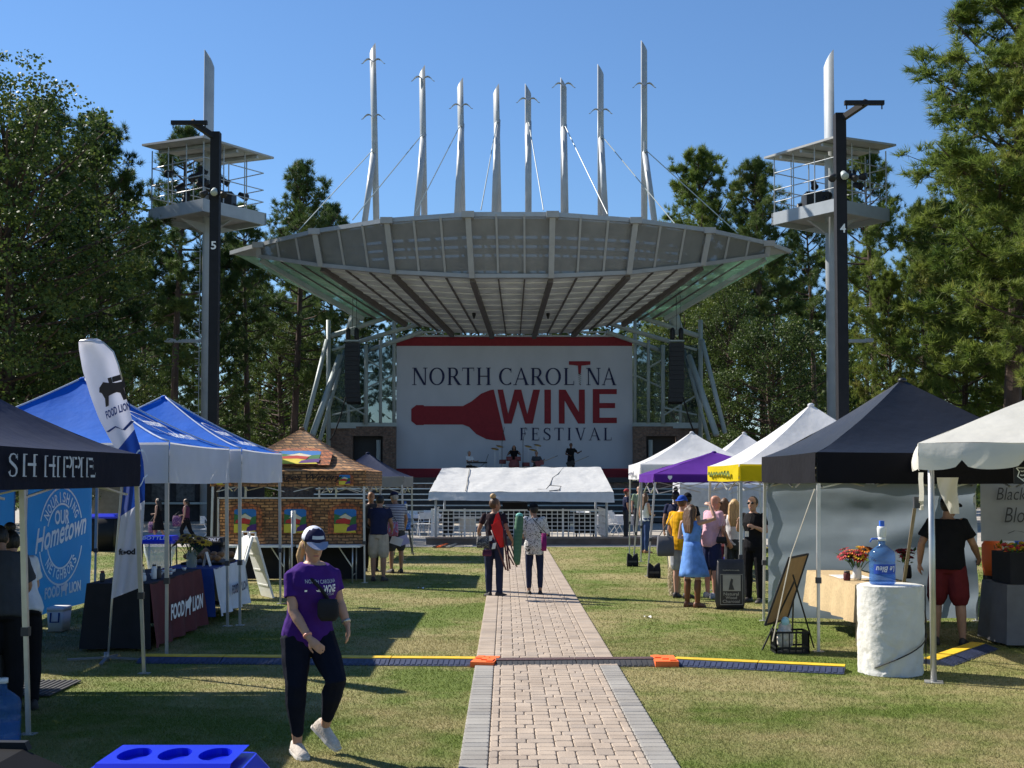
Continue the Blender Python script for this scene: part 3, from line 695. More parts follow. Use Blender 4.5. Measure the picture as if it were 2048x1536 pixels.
# masts with gull-wing blades and cables
MX = [(745, 86, 233, 1), (844, 130, 157, 0), (920, 155, 212, 0), (992, 167, 0, 0), (1056, 167, 200, 0), (1127, 155, 170, 0), (1201, 128, 222, 0), (1288, 81, 170, 0)]
FOOT = [443, 430, 420, 415, 415, 418, 424, 438]; LEAN = [-17, -11, -6, -3, 1, 4, 10, 14]; TIE = [(300), (268), (248), (240), (243), (250), (272), (300)]
CAB = [(598, 460), (705, 440), (830, 427), (962, 420), (1087, 420), (1215, 428), (1350, 448), (1475, 466)]
for i, (px, yt, yw, two) in enumerate(MX):
    D = 63; a = P(px, yt, D); foot = P(px+(8 if i < 4 else 5)*(1 if i == 0 else .6)*(1 if i < 4 else .2), FOOT[i]+12, D)
    r = .165
    mast = thing('roof_mast', 'white steel mast %s on the stage roof' % ('carrying two pairs of wing blades' if two else 'with one pair of wing blades' if yw else 'without any wing blades'), 'mast', foot, 'masts in a row on the stage roof')
    ax = (foot-a).normalized(); x, y = frame(ax); n = 14; mb = MB()
    cut = [a+(x*math.cos(2*math.pi*k/n)+y*math.sin(2*math.pi*k/n))*r+ax*(.28*(1+(1 if i >= 4 else -1)*(x*math.cos(2*math.pi*k/n)+y*math.sin(2*math.pi*k/n)).x)) for k in range(n)]
    low = [foot+(x*math.cos(2*math.pi*k/n)+y*math.sin(2*math.pi*k/n))*r for k in range(n)]
    mb.loft([cut, low]); mb.build('tube', M_WSTEEL, mast, True)
    tie = P(px+(3 if i < 4 else 1)*(1 if i else 1), TIE[i], D)
    mb = MB(); mb.tube([tie, P(px+LEAN[i]+(8 if i == 7 else 0), FOOT[i]+12, D-1.2)], r*.95, 12); mb.build('raking_tube', M_WSTEEL, mast, True)
    mb = MB(); c0 = tie+Vector((0, -.15, 0)); ce = P(CAB[i][0], CAB[i][1], DT(CAB[i][0])+.4); mb.tube([c0, ce], .026, 5); mb.build('cable', M_GSTEEL, mast)
    mb = MB(); mb.cbox(tie+Vector((0, -.2, .1)), Vector((.06, 0, 0)), Vector((0, .12, 0)), Vector((0, 0, .28))); mb.build('cable_clevis', M_WSTEEL, mast)
    for yw_ in ([yw] if yw else [])+([122] if two else []):
        c = P(px+(2 if i < 4 else 0), yw_+3, D-.2); mb = MB()
        for sg in (-1, 1):
            pts = [c+Vector((sg*.62*t, -.1, .17*math.sin(math.pi*min(1, t*1.15))-.10*t*t)) for t in [k/7 for k in range(8)]]
            rings = []
            for k, p_ in enumerate(pts):
                w = .11*math.sin(math.pi*(.12+.86*k/7))+.01; rings.append([p_+Vector((0, -w, -.012)), p_+Vector((0, w, -.012)), p_+Vector((0, w, .012)), p_+Vector((0, -w, .012))])
            mb.loft(rings)
        mb.build('wing_blade', M_ALU, mast, fix=True)
# hung line arrays
for s in (-1, 1):
    px = mir(705, s); D = 63; a = P(px, 686, D)
    la = thing('line_array_speaker', 'black hanging line array speaker beside the %s of the banner' % ('bottle neck' if s < 0 else 'word WINE'), 'loudspeaker', P(px, 808, D), 'hung speakers beside the banner')
    dz = (a.z-P(px, 806, D).z)/13
    for k in range(13):
        t = max(0, (k-8))*R(3); mb = MB(); w = .36
        c = Vector((a.x+.012*max(0, k-8)**1.5*-s*.6, D+.02*max(0, k-8)**1.4, a.z-dz*(k+.5))); mb.cbox(c, Vector((w, 0, 0)), Vector((0, .28*math.cos(t), -.28*math.sin(t))), Vector((0, .0, dz*.47))); mb.build('speaker_cabinet', M_BLACK, la)
    mb = MB(); mb.box(a.x-.38, a.x+.38, D-.2, D+.25, a.z+.06, a.z+.14); mb.build('rigging_frame', M_GSTEEL, la)
    for dx in (-.22, .22): mb = MB(); mb.lathe((a.x+dx, D-.1, a.z+.16), [(.11, 0), (.13, .1), (.13, .5), (.07, .62)], 10); mb.build('chain_hoist', M_BLACK, la, True)
    mb = MB(); mb.tube([(a.x, D, a.z+.7), (a.x, D, P(px, 560, D).z)], .012, 4); mb.tube([(a.x+.2, D, a.z+.7), (a.x+.2, D, P(px, 560, D).z)], .012, 4); mb.build('lifting_chain', M_BLACK, la)
    mb = MB(); q = P(px, 806, D)+Vector((.35*-s*-1, 0, .3)); e = P(mir(660, s), 880, 64.6); mb.tube([lp(q, e, t)+Vector((0, 0, -.6*4*t*(1-t)*.5)) for t in [k/8 for k in range(9)]], .04, 5); mb.build('signal_cable', M_BLACK, la)

# ---------------------------------------------------------------- festival banner
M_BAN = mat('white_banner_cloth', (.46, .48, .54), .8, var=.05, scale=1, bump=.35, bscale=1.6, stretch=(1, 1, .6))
M_RED = mat('wine_red_print', (.22, .018, .028), .8, var=.08)
M_NAVY = mat('navy_print', (.016, .02, .07), .8, var=.08)
BD = 66.8
b0, b1 = P(792, 937, BD), P(1265, 692, BD); bw, bh = b1.x-b0.x, b1.z-b0.z
ban = thing('festival_banner', 'huge white festival banner with red bottle hung across the stage', 'banner', (0, BD, sd))
def bfn(u, v):
    cr = .05*nz3(u*5, v*3, 1)+.035*math.sin((u*3+v*2.2)*6+2*nz3(u*3, v*3))*(1-v)*1.2
    return (b0.x+bw*u, BD+cr, b0.z+bh*v)
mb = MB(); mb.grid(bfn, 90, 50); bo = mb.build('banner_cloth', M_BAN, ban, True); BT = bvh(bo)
t0 = P(792, 692, BD); mb = MB(); mb.prism([(b0.x, BD, t0.z), (b0.x+bw, BD, t0.z), (b0.x+bw, BD, t0.z+.18), (b0.x+bw-.7, BD, P(0, 673, BD).z), (b0.x+.7, BD, P(0, 673, BD).z), (b0.x, BD, t0.z+.18)], (0, .02, 0)); mb.build('top_band', M_RED, ban, fix=True)
mb = MB(); mb.prism([(b0.x, BD, b0.z), (b0.x+bw, BD, b0.z), (b0.x+bw, BD, sd+.01), (b0.x, BD, sd+.01)], (0, .02, 0)); mb.build('bottom_band', M_RED, ban, fix=True)
def bdec(nm, shape, m, x0, y0, x1, y1, cut=0): return decal(nm, shape, m, ban, P(x0, y1, BD-.15), (P(x1, y1, BD).x-P(x0, y1, BD).x, 0, 0), (0, 0, P(x0, y0, BD).z-P(x0, y1, BD).z), BT, .03, cut=cut)
for w_, x0, y0, x1, y1, sp in (('NORTH', 824, 735, 981, 770, .06), ('CAROL', 998, 735, 1148, 770, .06), ('NA', 1173, 735, 1233, 770, .06), ('FESTIVAL', 1040, 855, 1223, 881, .22)):
    serif_word(w_, M_NAVY, ban, P(x0, y1, BD-.15), (P(x1, y1, BD).x-P(x0, y1, BD).x, 0, 0), (0, 0, P(x0, y0, BD).z-P(x0, y1, BD).z), BT, .03, sp)
def q2(pts): 
    return norm2d([(x, -y) for x, y in pts], [tuple(range(len(pts)))])
bdec('letter', ([(0,1),(.13,1),(.25,.28),(.40,1),(.56,1),(.70,.28),(.84,1),(1,1),(.83,0),(.65,0),(.485,.68),(.33,0),(.16,0)], [(0,1,2,12),(2,3,10,11,12)[:3]+(12,) if False else (2,3,10),(2,10,11,12),(3,4,10),(4,5,9,10),(5,6,8,9)if False else (5,6,8),(5,8,9),(6,7,8)]), M_RED, 995, 779, 1080, 847)
bdec('letter', ([(0,0),(1,0),(1,1),(0,1)], [(0,1,2,3)]), M_RED, 1089, 779, 1102, 847)
bdec('letter', ([(0,0),(.22,0),(.22,.68),(.74,0),(1,0),(1,1),(.77,1),(.77,.34),(.26,1),(0,1)], [(0,1,2,9),(2,8,9),(2,3,7,8),(3,4,7),(4,5,6,7)]), M_RED, 1118, 779, 1170, 847)
bdec('letter', ([(0,0),(.28,0),(.28,1),(0,1),(1,0),(1,.16),(.28,.16),(.28,.44),(.93,.44),(.93,.59),(.28,.59),(.28,.85),(1,.85),(1,1)], [(0,1,6,7,10,11,2,3),(1,4,5,6),(7,8,9,10),(11,12,13,2)]), M_RED, 1186, 778, 1234, 846)
bdec('bottle_print', q2([(822,818),(832,810),(846,810),(848,812),(925,812),(942,803),(962,787),(980,780),(987,779),(1011,881),(990,881),(972,878),(952,868),(938,854),(925,849),(848,849),(846,850),(832,850),(822,842)]), M_RED, 822, 779, 1011, 881, cut=.4)
bdec('corkscrew_print', q2([(1138,722),(1181,722),(1181,729),(1163,731),(1162,747),(1157,747),(1156,731),(1138,729)]), M_RED, 1138, 722, 1181, 747)
zz = [(.5+(.5 if k % 2 else -.5)*(1-k/14*.5), 1-k/11) for k in range(12)]
bdec('corkscrew_print', stroke(zz, .12), M_BLACK, 1157, 747, 1163, 769)

# ---------------------------------------------------------------- light towers and numbered posts
M_DPOST = mat('dark_post_steel', (.014, .014, .017), .6, var=.15, spec=.2)
M_WHT = mat('white_print', (.8, .8, .8), .7, var=.03)
def light_tower(px, s, label):
    D = 59.9; c = P(px, 500, D); c.z = 0; top = P(px, 100, D).z; H = P(px, 430, 58).z
    t = thing('light_tower', label, 'light tower', c, 'railed light towers flanking the stage')
    mb = MB(); n = 18; r = .25
    ring = [Vector((math.cos(2*math.pi*k/n)*r, math.sin(2*math.pi*k/n)*r, 0)) for k in range(n)]
    mb.loft([[c+v for v in ring], [c+v+Vector((0, 0, top-.9-.9*((1-s*v.x/r)/2)**1.5+.9)) for v in ring]]); mb.build('pole', M_WSTEEL, t, True)
    e1 = Vector((.81, -.58*1, 0)) if s < 0 else Vector((.81, .58, 0)); e2 = Vector((-e1.y, e1.x, 0)); h = 1.95; Z = Vector((0, 0, 1))
    for sg, (a, b) in enumerate(((e1, e2), (e2, e1), (-e1, e2), (-e2, e1))):
        mb = MB(); mb.cbox(c+a*h+Z*(H+.3), b*(h+.06), a*.06, Z*.3); mb.build('platform_beam', M_WSTEEL, t)
    mb = MB(); mb.cbox(c+Z*(H+.32), e1*h*.98, e2*h*.98, Z*.05); mb.build('platform_floor', M_FASC, t)
    for d_, o_ in ((e1, e2), (e2, e1)):
        mb = MB(); mb.prism([c+Z*(H-.5)-d_*1.7+Z*.45-o_*.06, c+Z*(H-.5)-d_*.4-o_*.06, c+Z*(H-.5)+d_*.4-o_*.06, c+Z*(H-.05)+d_*1.7-o_*.06, c+Z*(H-.05)-d_*1.7-o_*.06], o_*.12); mb.build('cantilever_beam', M_WSTEEL, t, fix=True)
    RH = P(px, 303, D).z; tilt = Vector((-s*.05, 0, 1)).normalized() if True else Z
    mb = MB(); f1 = (e1+Z*(.07 if s > 0 else -.07)).normalized(); f2 = (e2+Z*(-.01)).normalized()
    mb.cbox(c+Z*RH, f1*2.25, f2*2.25, Z*.05); mb.build('tower_roof', M_FASC, t)
    for k in (-1, 0, 1): mb = MB(); mb.bar(c+Z*(RH-.15)-f1*2.1+f2*k*1.3, c+Z*(RH-.15)+f1*2.1+f2*k*1.3, .14); mb.build('roof_beam', M_WSTEEL, t)
    for a, b in ((e1, e2), (e2, e1), (-e1, e2), (-e2, e1)):
        for k in (-1, -.35, .35):
            mb = MB(); mb.tube([c+a*(h-.05)+b*k*(h-.05)+Z*(H+.55), c+a*(h-.05)+b*k*(h-.05)+Z*(RH-.1)], .03, 6); mb.build('rail_post', M_WSTEEL, t)
        for zz_ in (.55, 1.15, 2.0):
            mb = MB(); mb.tube([c+a*(h-.05)-b*(h-.05)+Z*(H+.6+zz_), c+a*(h-.05)+b*(h-.05)+Z*(H+.6+zz_)], .026, 6); mb.build('rail', M_WSTEEL, t)
    rd = random.Random(5 if s < 0 else 6)
    for k in range(16):
        p_ = c+e1*rd.uniform(-1.2, 1.5)*(1)+e2*rd.uniform(-1.6, 1.2)+Z*(H+.9+rd.uniform(0, 1.6)); d_ = Vector((rd.uniform(-.4, .6), rd.uniform(-1, .4), -.3)).normalized()
        mb = MB(); mb.lathe(p_, [(.05, -.12), (.13, -.1), (.16, .3), (.2, .34), (.19, .36)], 10, d_); mb.build('spotlight', M_BLACK, t, True)
    mb = MB(); mb.box(c.x-s*.2, c.x-s*1.3, c.y-.6, c.y+.5, H+.62, H+1.45); mb.build('control_box', M_BLACK, t)
    mb = MB(); q = c+Vector((s*.34, -.1, 0)); mb.tube([q+Z*5, q+Z*(H-.2)], .02, 5)
    z = 5
    while z < H-.2: mb.bar(q+Z*z, q+Vector((s*.22, 0, 0))+Z*z, .03); z += .33
    mb.build('ladder', M_WSTEEL, t)
    z = P(px, 682, D).z; mb = MB(); mb.bar((c.x+s*.2, c.y, z), (c.x+s*1.95, c.y, z), .16, .16); mb.cbox((c.x+s*1.85, c.y, z+.03), Vector((.18, 0, 0)), Vector((0, .14, 0)), Vector((0, 0, .09))); mb.build('area_light_arm', M_WSTEEL, t)
light_tower(415, -1, 'light tower with roofed platform rising over the blue canopies')
light_tower(1661, 1, 'light tower with roofed platform rising over the yellow-trimmed stall')
def numbered_post(px, ytop, D, s, num, w, label, ynum):
    b = P(px, ytop, D); zt = b.z; b.z = 0
    t = thing('numbered_post', label, 'post', b, 'dark steel number posts')
    mb = MB(); mb.box(b.x-w/2, b.x+w/2, D-w/2, D+w/2, 0, zt); mb.build('mast', M_DPOST, t)
    mb = MB(); mb.box(b.x-w/2-.06, b.x+w/2+.06, D-w/2-.06, D+w/2+.06, 0, .03); mb.build('base_plate', M_DPOST, t)
    e = Vector((b.x+s*.38, D-.5, zt+.08)); mb = MB(); mb.bar((b.x, D, zt-.12), e, .09, .11); mb.build('bracket_arm', M_DPOST, t)
    mb = MB(); mb.bar(e+Vector((-.42, 0, -.02)), e+Vector((.32, 0, -.02)), .08); mb.bar(e+Vector((-.38, 0, -.02)), e+Vector((-.38, 0, -.14)), .02); mb.bar(e+Vector((.28, 0, -.02)), e+Vector((.28, 0, -.14)), .02); mb.build('cross_bar', M_DPOST, t)
    zn = P(px, ynum, D).z
    decal('number', text2d(num, .02), M_WHT, t, (b.x-.06+(.02 if s > 0 else -.0), D-w/2-.001, zn-.09), (.11, 0, 0), (0, 0, .17))
    for k, dx in enumerate((-.16, .02, .17)):
        zl = P(px, 392 if s < 0 else 360, D).z; mb = MB(); p_ = Vector((b.x+dx*1.2, D-w/2-.10, zl+(k % 2)*.05)); d_ = Vector((dx*3, -.7, -.6)).normalized()
        mb.lathe(p_, [(.03, -.1), (.05, -.08), (.075, .06), (.07, .07)], 10, d_); mb.bar(p_, (b.x, D, zl), .02); mb.build('floodlight', M_BLACK if k != 1 else M_GSTEEL, t, True)
numbered_post(432, 265, 25.4, -1, '5', .19, 'dark post numbered 5 beside the stone-print winery tent', 492)
numbered_post(1679, 228, 23.2, 1, '4', .20, 'dark steel post bearing a 4 behind the black canopy', 458)
# ================================================================ PEOPLE
def evalmesh(mb, voxel, smooth=3):
    me = mb.mesh('t'); o = bpy.data.objects.new('t', me); COL.objects.link(o)
    r = o.modifiers.new('r', 'REMESH'); r.mode = 'VOXEL'; r.voxel_size = voxel; r.use_smooth_shade = True
    if smooth: s = o.modifiers.new('s', 'SMOOTH'); s.factor = .5; s.iterations = smooth
    dg = bpy.context.evaluated_depsgraph_get(); out = bpy.data.meshes.new_from_object(o.evaluated_get(dg))
    bpy.data.objects.remove(o); bpy.data.meshes.remove(me); return out
def limb(mb, pts, rads, n=10):
    pts = [Vector(p) for p in pts]; a = (pts[0]-pts[1]).normalized()*rads[0]; b = (pts[-1]-pts[-2]).normalized()*rads[-1]
    P_ = [pts[0]+a*.95, pts[0]+a*.7]+pts+[pts[-1]+b*.7, pts[-1]+b*.95]; R_ = [rads[0]*.25, rads[0]*.7]+list(rads)+[rads[-1]*.7, rads[-1]*.25]
    mb.tube(P_, R_, n)
def ell(c, X, Y, n=16): return [c+X*math.cos(2*math.pi*k/n)+Y*math.sin(2*math.pi*k/n) for k in range(n)]
SKIN = {k: mat('skin_'+k, c, .5, var=.06, scale=30, spec=.3) for k, c in dict(light=(.44, .25, .175), tan=(.33, .18, .115), red=(.46, .22, .155), dark=(.12, .06, .04)).items()}
def cloth(name, c, var=.12, **k): return mat('cloth_'+name, c, .9, var=var, scale=9, bump=.35, bscale=14, spec=.12, **k)
HAIR = {k: mat('hair_'+k, c, .5, var=.35, scale=25, bump=.6, bscale=60, stretch=(1, 1, .15)) for k, c in dict(blonde=(.42, .27, .12), brown=(.10, .05, .025), black=(.012, .010, .010), grey=(.35, .33, .30)).items()}
EYE_W = mat('eye', (.05, .035, .03), .3); LIP = mat('lip', (.38, .13, .11), .5)
BOOT = mat('brown_leather', (.16, .06, .025), .5, var=.2); SHOE_W = mat('white_shoe', (.62, .58, .53), .7, var=.12, scale=20); SHOE_D = mat('dark_shoe', (.03, .025, .025), .6)
def pose(pos, H, heading, lean=0, legL=((-.04, .02, -1), (0, -.04, -1)), legR=((.04, -.02, -1), (0, -.04, -1)), armL=((-.25, -.05, -1), (-.08, .25, -1)), armR=((.25, -.05, -1), (.08, .25, -1)), head=0, nod=0, seat=None, crouch=0, foot_out=8, side=0):
    """world joints of a figure; directions are (right, forward, up) seen from the figure itself"""
    s = H/1.72; hd = R(heading); fw = Vector((math.sin(hd), math.cos(hd), 0)); rt = Vector((math.cos(hd), -math.sin(hd), 0)); up = Vector((0, 0, 1))
    W = lambda d: (rt*d[0]+fw*d[1]+up*d[2])
    J = dict(s=s)
    tu = (up*math.cos(R(lean))+fw*math.sin(R(lean))+rt*math.sin(R(side))).normalized(); tf = (fw*math.cos(R(lean))-up*math.sin(R(lean))).normalized()
    pel = Vector(pos)+up*(.94*s if seat is None else seat)
    for k, sg, lg in (('L', -1, legL), ('R', 1, legR)):
        h = pel+rt*sg*.088*s-up*.03*s; kn = h+W(lg[0]).normalized()*.415*s; an = kn+W(lg[1]).normalized()*.415*s
        J['hip'+k], J['kn'+k], J['an'+k] = h, kn, an
        fo = R(foot_out)*sg; J['ft'+k] = (fw*math.cos(fo)+rt*math.sin(fo))
    low = min(J['anL'].z, J['anR'].z)-.075*s
    if seat is None:
        for k in list(J):
            if isinstance(J[k], Vector) and not k.startswith('ft'): J[k] = J[k]-up*(low-pos[2])
        pel = pel-up*(low-pos[2])
    J['pel'] = pel; J['chest'] = pel+tu*.34*s; J['neck'] = pel+tu*.53*s
    hr = R(heading+head); hf = Vector((math.sin(hr), math.cos(hr), 0)); nd = R(nod)
    J['hf'] = (hf*math.cos(nd)-up*math.sin(nd)).normalized(); hu = (up*math.cos(nd)+hf*math.sin(nd)).normalized(); J['hu'] = hu
    J['head'] = J['neck']+tu*.05*s+(hu*.085+J['hf']*.02)*s
    for k, sg, ar in (('L', -1, armL), ('R', 1, armR)):
        sh = pel+tu*.475*s+rt*sg*.165*s; el = sh+W(ar[0]).normalized()*.275*s; wr = el+W(ar[1]).normalized()*.245*s
        J['sh'+k], J['el'+k], J['wr'+k] = sh, el, wr
        J['ha'+k] = (W(ar[2]) if len(ar) > 2 else wr-el).normalized()
    J['rt'] = rt; J['fw'] = tf; J['up'] = tu; J['pos'] = Vector(pos)
    return J
def torso(mb, J, t0, t1, infl=0, fem=True, n=9, belly=0):
    s = J['s']; prof = [(-.10, .135, .095), (-.04, .165, .118), (.02, .165, .115), (.10, .140, .102), (.18, .132, .100), (.28, .150, .115), (.36, .165, .118), (.44, .165, .098), (.49, .130, .075), (.53, .066, .06)]
    if not fem: prof = [(h, a*(.94 if h < .1 else 1.06), b+belly*math.exp(-((h-.12)/.13)**2)) for h, a, b in prof]
    rings = []
    for i in range(n+1):
        h = t0+(t1-t0)*i/n
        k = max(j for j in range(len(prof)) if prof[j][0] <= h+1e-6) if h >= prof[0][0] else 0; k = min(k, len(prof)-2)
        f = max(0, min(1, (h-prof[k][0])/(prof[k+1][0]-prof[k][0]))); a = prof[k][1]+(prof[k+1][1]-prof[k][1])*f; b = prof[k][2]+(prof[k+1][2]-prof[k][2])*f
        bust = J['fw']*(.018*s*math.exp(-((h-.33)/.07)**2) if fem else 0)
        c = J['pel']+J['up']*h*s+bust; w_ = J.get('wide', 1); rings.append(ell(c, J['rt']*(a*w_+infl)*s, J['fw']*(b*w_+infl)*s))
    mb.loft(rings)
def hand(mb, w, d, n, s, sg):
    d = d.normalized(); n = (n-d*n.dot(d)).normalized(); sd = d.cross(n).normalized()*sg
    r = []
    for t, a, b in ((-.01, .022, .018), (.02, .032, .019), (.06, .040, .018), (.088, .038, .015), (.094, .03, .01)): r.append(ell(w+d*t*s, sd*a*s, n*b*s, 10))
    mb.loft(r)
    for k, (o, L) in enumerate(((-.029, .068), (-.0095, .078), (.0105, .074), (.029, .058))):
        b = w+d*.082*s+sd*o*s; m1 = b+(d*.95+n*.25+sd*o*2).normalized()*L*.5*s; e = m1+(d*.75+n*.65).normalized()*L*.5*s
        limb(mb, [b-d*.02*s, m1, e], [.0095*s, .0092*s, .0078*s], 6)
    b = w+d*.03*s-sd*.028*s; m1 = b+(d*.65-sd*.7+n*.25).normalized()*.04*s; e = m1+(d*.9-sd*.2+n*.35).normalized()*.034*s
    limb(mb, [b, m1, e], [.0135*s, .0115*s, .009*s], 6)
def crease(me, s, J, k=1.0):
    # folds of the cloth: soft diagonal ridges along the normals
    n = len(me.vertices); co = np.zeros(n*3, np.float32); me.vertices.foreach_get('co', co); co = co.reshape(-1, 3)
    nr = np.zeros(n*3, np.float32); me.vertex_normals.foreach_get('vector', nr); nr = nr.reshape(-1, 3); q = (co-np.array(J['pel'], np.float32))/s
    w = np.array([noise.noise((a*7, b*7, c*4.5))*.5+noise.noise((a*16+c*9, b*16, c*13))*.5 for a, b, c in q.tolist()], np.float32)
    me.vertices.foreach_set('co', (co+nr*(w*.012*s*k)[:, None]).ravel()); me.update()
def person(J, label, skin='light', fem=True, top=None, sleeve=.5, hem=-.06, bottom=None, bmat=None, shoes=None, hair=None, hstyle='short', cap=None, capback=False, glasses=False, voxel=.012, group=None, feet=True, loose=.014, belly=0, boots=None, thick=1.0, visor=None, bun=None, legs=1.0):
    s = J['s']; p = thing('person', label, 'person', J['pos'], group); sk = SKIN[skin]; up3 = Vector((0, 0, 1)); f = 1.0 if not fem else .90; f *= thick
    mb = MB(); torso(mb, J, -.09, .53, -.004, fem, belly=belly)
    limb(mb, [J['neck']-J['up']*.04*s, J['head']-J['hu']*.05*s-J['hf']*.01*s], [.055*s*f, .048*s*f])
    hc, hu, hf = J['head'], J['hu'], J['hf']; hr = hf.cross(hu).normalized()
    rings = []
    for z, a, b, o in ((-.118, .020, .022, .050), (-.105, .038, .040, .038), (-.075, .056, .066, .022), (-.035, .066, .083, .008), (.01, .073, .092, 0), (.05, .074, .094, -.004), (.085, .062, .08, -.006), (.108, .038, .05, -.006), (.118, .012, .016, -.006)):
        rings.append(ell(hc+hu*z*s+hf*o*s, hr*a*s, hf*b*s, 16))
    mb.loft(rings)
    limb(mb, [hc+hu*.012*s+hf*.092*s, hc-hu*.028*s+hf*.108*s], [.009*s, .015*s], 8)
    for sg in (-1, 1): mb.ball(hc+hr*sg*.076*s-hu*.01*s-hf*.01*s, .010*s, .02*s, .032*s, (hr, hf, hu))
    for k, sg in (('L', -1), ('R', 1)):
        sh, el, wr = J['sh'+k], J['el'+k], J['wr'+k]
        limb(mb, [sh, sh.lerp(el, .5), el, el.lerp(wr, .3), wr], [.05*s*f, .045*s*f, .038*s*f, .040*s*f, .025*s*f])
        nn = J.get('pn'+k) or (-J['rt']*sg*.8+J['fw']*.5)
        hand(mb, wr, J['ha'+k], nn, s*(1 if not fem else .93), sg)
        h, kn, an = J['hip'+k], J['kn'+k], J['an'+k]
        g = f*legs; limb(mb, [h, h.lerp(kn, .5), kn, kn.lerp(an, .3)-J['fw']*.012*s, an], [.088*s*g, .074*s*g, .055*s*g, .054*s*g, .034*s*f])
        if not feet or True:
            ft = J['ft'+k]; pt = J.get('pitch'+k, 0); f2 = (ft*math.cos(R(pt))-up3*math.sin(R(pt))); u2 = (up3*math.cos(R(pt))+ft*math.sin(R(pt))); limb(mb, [an, an-u2*.035*s-f2*.0*s, an-u2*.048*s+f2*.11*s], [.03*s, .028*s, .018*s], 8)
    link('body', evalmesh(mb, voxel), sk, p, True)
    for sg in (-1, 1):
        m2 = MB(); m2.ball(hc+hr*sg*.031*s+hu*.012*s+hf*.084*s, .014*s, .008*s, .007*s, (hr, hf, hu), 8, 4); m2.build('eye', EYE_W, p, True)
    m2 = MB(); m2.ball(hc-hu*.062*s+hf*.088*s, .024*s, .010*s, .006*s, (hr, hf, hu), 8, 4); m2.build('mouth', LIP, p, True)
    if glasses:
        m2 = MB()
        for sg in (-1, 1): m2.ball(hc+hr*sg*.033*s+hu*.012*s+hf*.094*s, .029*s, .009*s, .021*s, (hr, hf, hu), 10, 6); m2.bar(hc+hr*sg*.06*s+hu*.015*s+hf*.085*s, hc+hr*sg*.08*s+hu*.01*s-hf*.01*s, .006*s)
        m2.build('sunglasses', MATS['black_paint'], p, True)
    if top:
        m2 = MB(); torso(m2, J, hem, .515, loose, fem, 12, belly)
        if sleeve > 0:
            for k in 'LR':
                sh, el, wr = J['sh'+k], J['el'+k], J['wr'+k]
                if sleeve <= 1: e = sh.lerp(el, sleeve); m2.tube([sh-(e-sh)*.25, sh-(e-sh)*.1, sh.lerp(e, .5), e], [.03*s, .055*s*f+loose*.25, .054*s*f+loose*.45, .053*s*f+loose*.75], 12)
                else: e = el.lerp(wr, sleeve-1); limb(m2, [sh, el, e], [.055*s*f+loose*.3, .052*s*f+loose*.5, .042*s*f+loose*.5])
        tm = evalmesh(m2, voxel, 2); crease(tm, s, J); tp = link('shirt' if bottom != 'dress' else 'bodice', tm, top, p, True)
    if bottom in ('pants', 'leggings', 'shorts', 'cropped'):
        m2 = MB(); lo = {'pants': .02, 'leggings': .007, 'shorts': .026, 'cropped': .008}[bottom]; torso(m2, J, -.105, .09, lo*.7, fem, 6, belly*.7)
        for k in 'LR':
            h, kn, an = J['hip'+k], J['kn'+k], J['an'+k]
            if bottom == 'shorts': limb(m2, [h, h.lerp(kn, .5), h.lerp(kn, .86)], [.092*s*f+lo*.5, .086*s*f+lo, .080*s*f+lo])
            else:
                e = kn.lerp(an, .80 if bottom == 'cropped' else .97)
                limb(m2, [h, h.lerp(kn, .5), kn, kn.lerp(an, .3)-J['fw']*.012*s, e], [.09*s*f*legs+lo*.4, .076*s*f*legs+lo, .057*s*f*legs+lo, .056*s*f*legs+lo, (.038 if bottom == 'cropped' else .036)*s*f+lo])
        tm = evalmesh(m2, voxel, 2); crease(tm, s, J, .6 if bottom != 'leggings' else .2); link('trousers' if bottom != 'shorts' else 'shorts', tm, bmat, p, True)
    if bottom in ('skirt', 'dress'):
        m2 = MB(); rings = []
        for i in range(8):
            t = i/7; z = .16-t*(.16+.42); a = .145+t*.12; c = J['pel']+J['up']*z*s*1.0; n = 28
            rings.append([c+J['rt']*a*s*math.cos(2*math.pi*k/n)*(1+.06*t*math.sin(k*2.7))+J['fw']*a*.82*s*math.sin(2*math.pi*k/n)*(1+.06*t*math.sin(k*2.7)) for k in range(n)])
        m2.loft(rings); m2.build('skirt', bmat, p, True)
    if shoes:
        for k in 'LR':
            an, ft = J['an'+k], J['ft'+k]; pt = J.get('pitch'+k, 0); fd = (ft*math.cos(R(pt))-up3*math.sin(R(pt))).normalized(); fu = (up3*math.cos(R(pt))+ft*math.sin(R(pt))); sd = fd.cross(fu)
            m2 = MB(); b = an-fu*.075*s; rings = []
            for t, w, h in ((-.085, .024, .060), (-.072, .036, .095), (-.02, .042, .100), (.04, .043, .085), (.10, .049, .062), (.155, .047, .050), (.19, .028, .032)):
                c = b+fd*t*s; rings.append([c+sd*w*s*x+fu*max(0, h*s*y) for x, y in ((-1, 0), (-1.02, .35), (-.8, .8), (-.3, 1), (.3, 1), (.8, .8), (1.02, .35), (1, 0))])
            m2.loft(rings); so_ = m2.build('shoe', shoes, p, True, True)
            if voxel < .01:
                m3 = MB(); rings = []
                for t, w in ((-.092, .028), (-.076, .041), (-.02, .046), (.04, .047), (.10, .053), (.155, .051), (.197, .031)):
                    c = b+fd*t*s; rings.append([c+sd*w*s*x+fu*y*s for x, y in ((-1, -.004), (-1, .018), (1, .018), (1, -.004))])
                m3.loft(rings); m3.build('sole', SHOE_W, so_, False, True)
            if boots:
                m3 = MB(); kn = J['kn'+k]; limb(m3, [kn.lerp(an, .12), kn.lerp(an, .4)-J['fw']*.01*s, an], [.066*s*f, .066*s*f, .046*s*f]); m3.build('boot_shaft', boots, p, True)
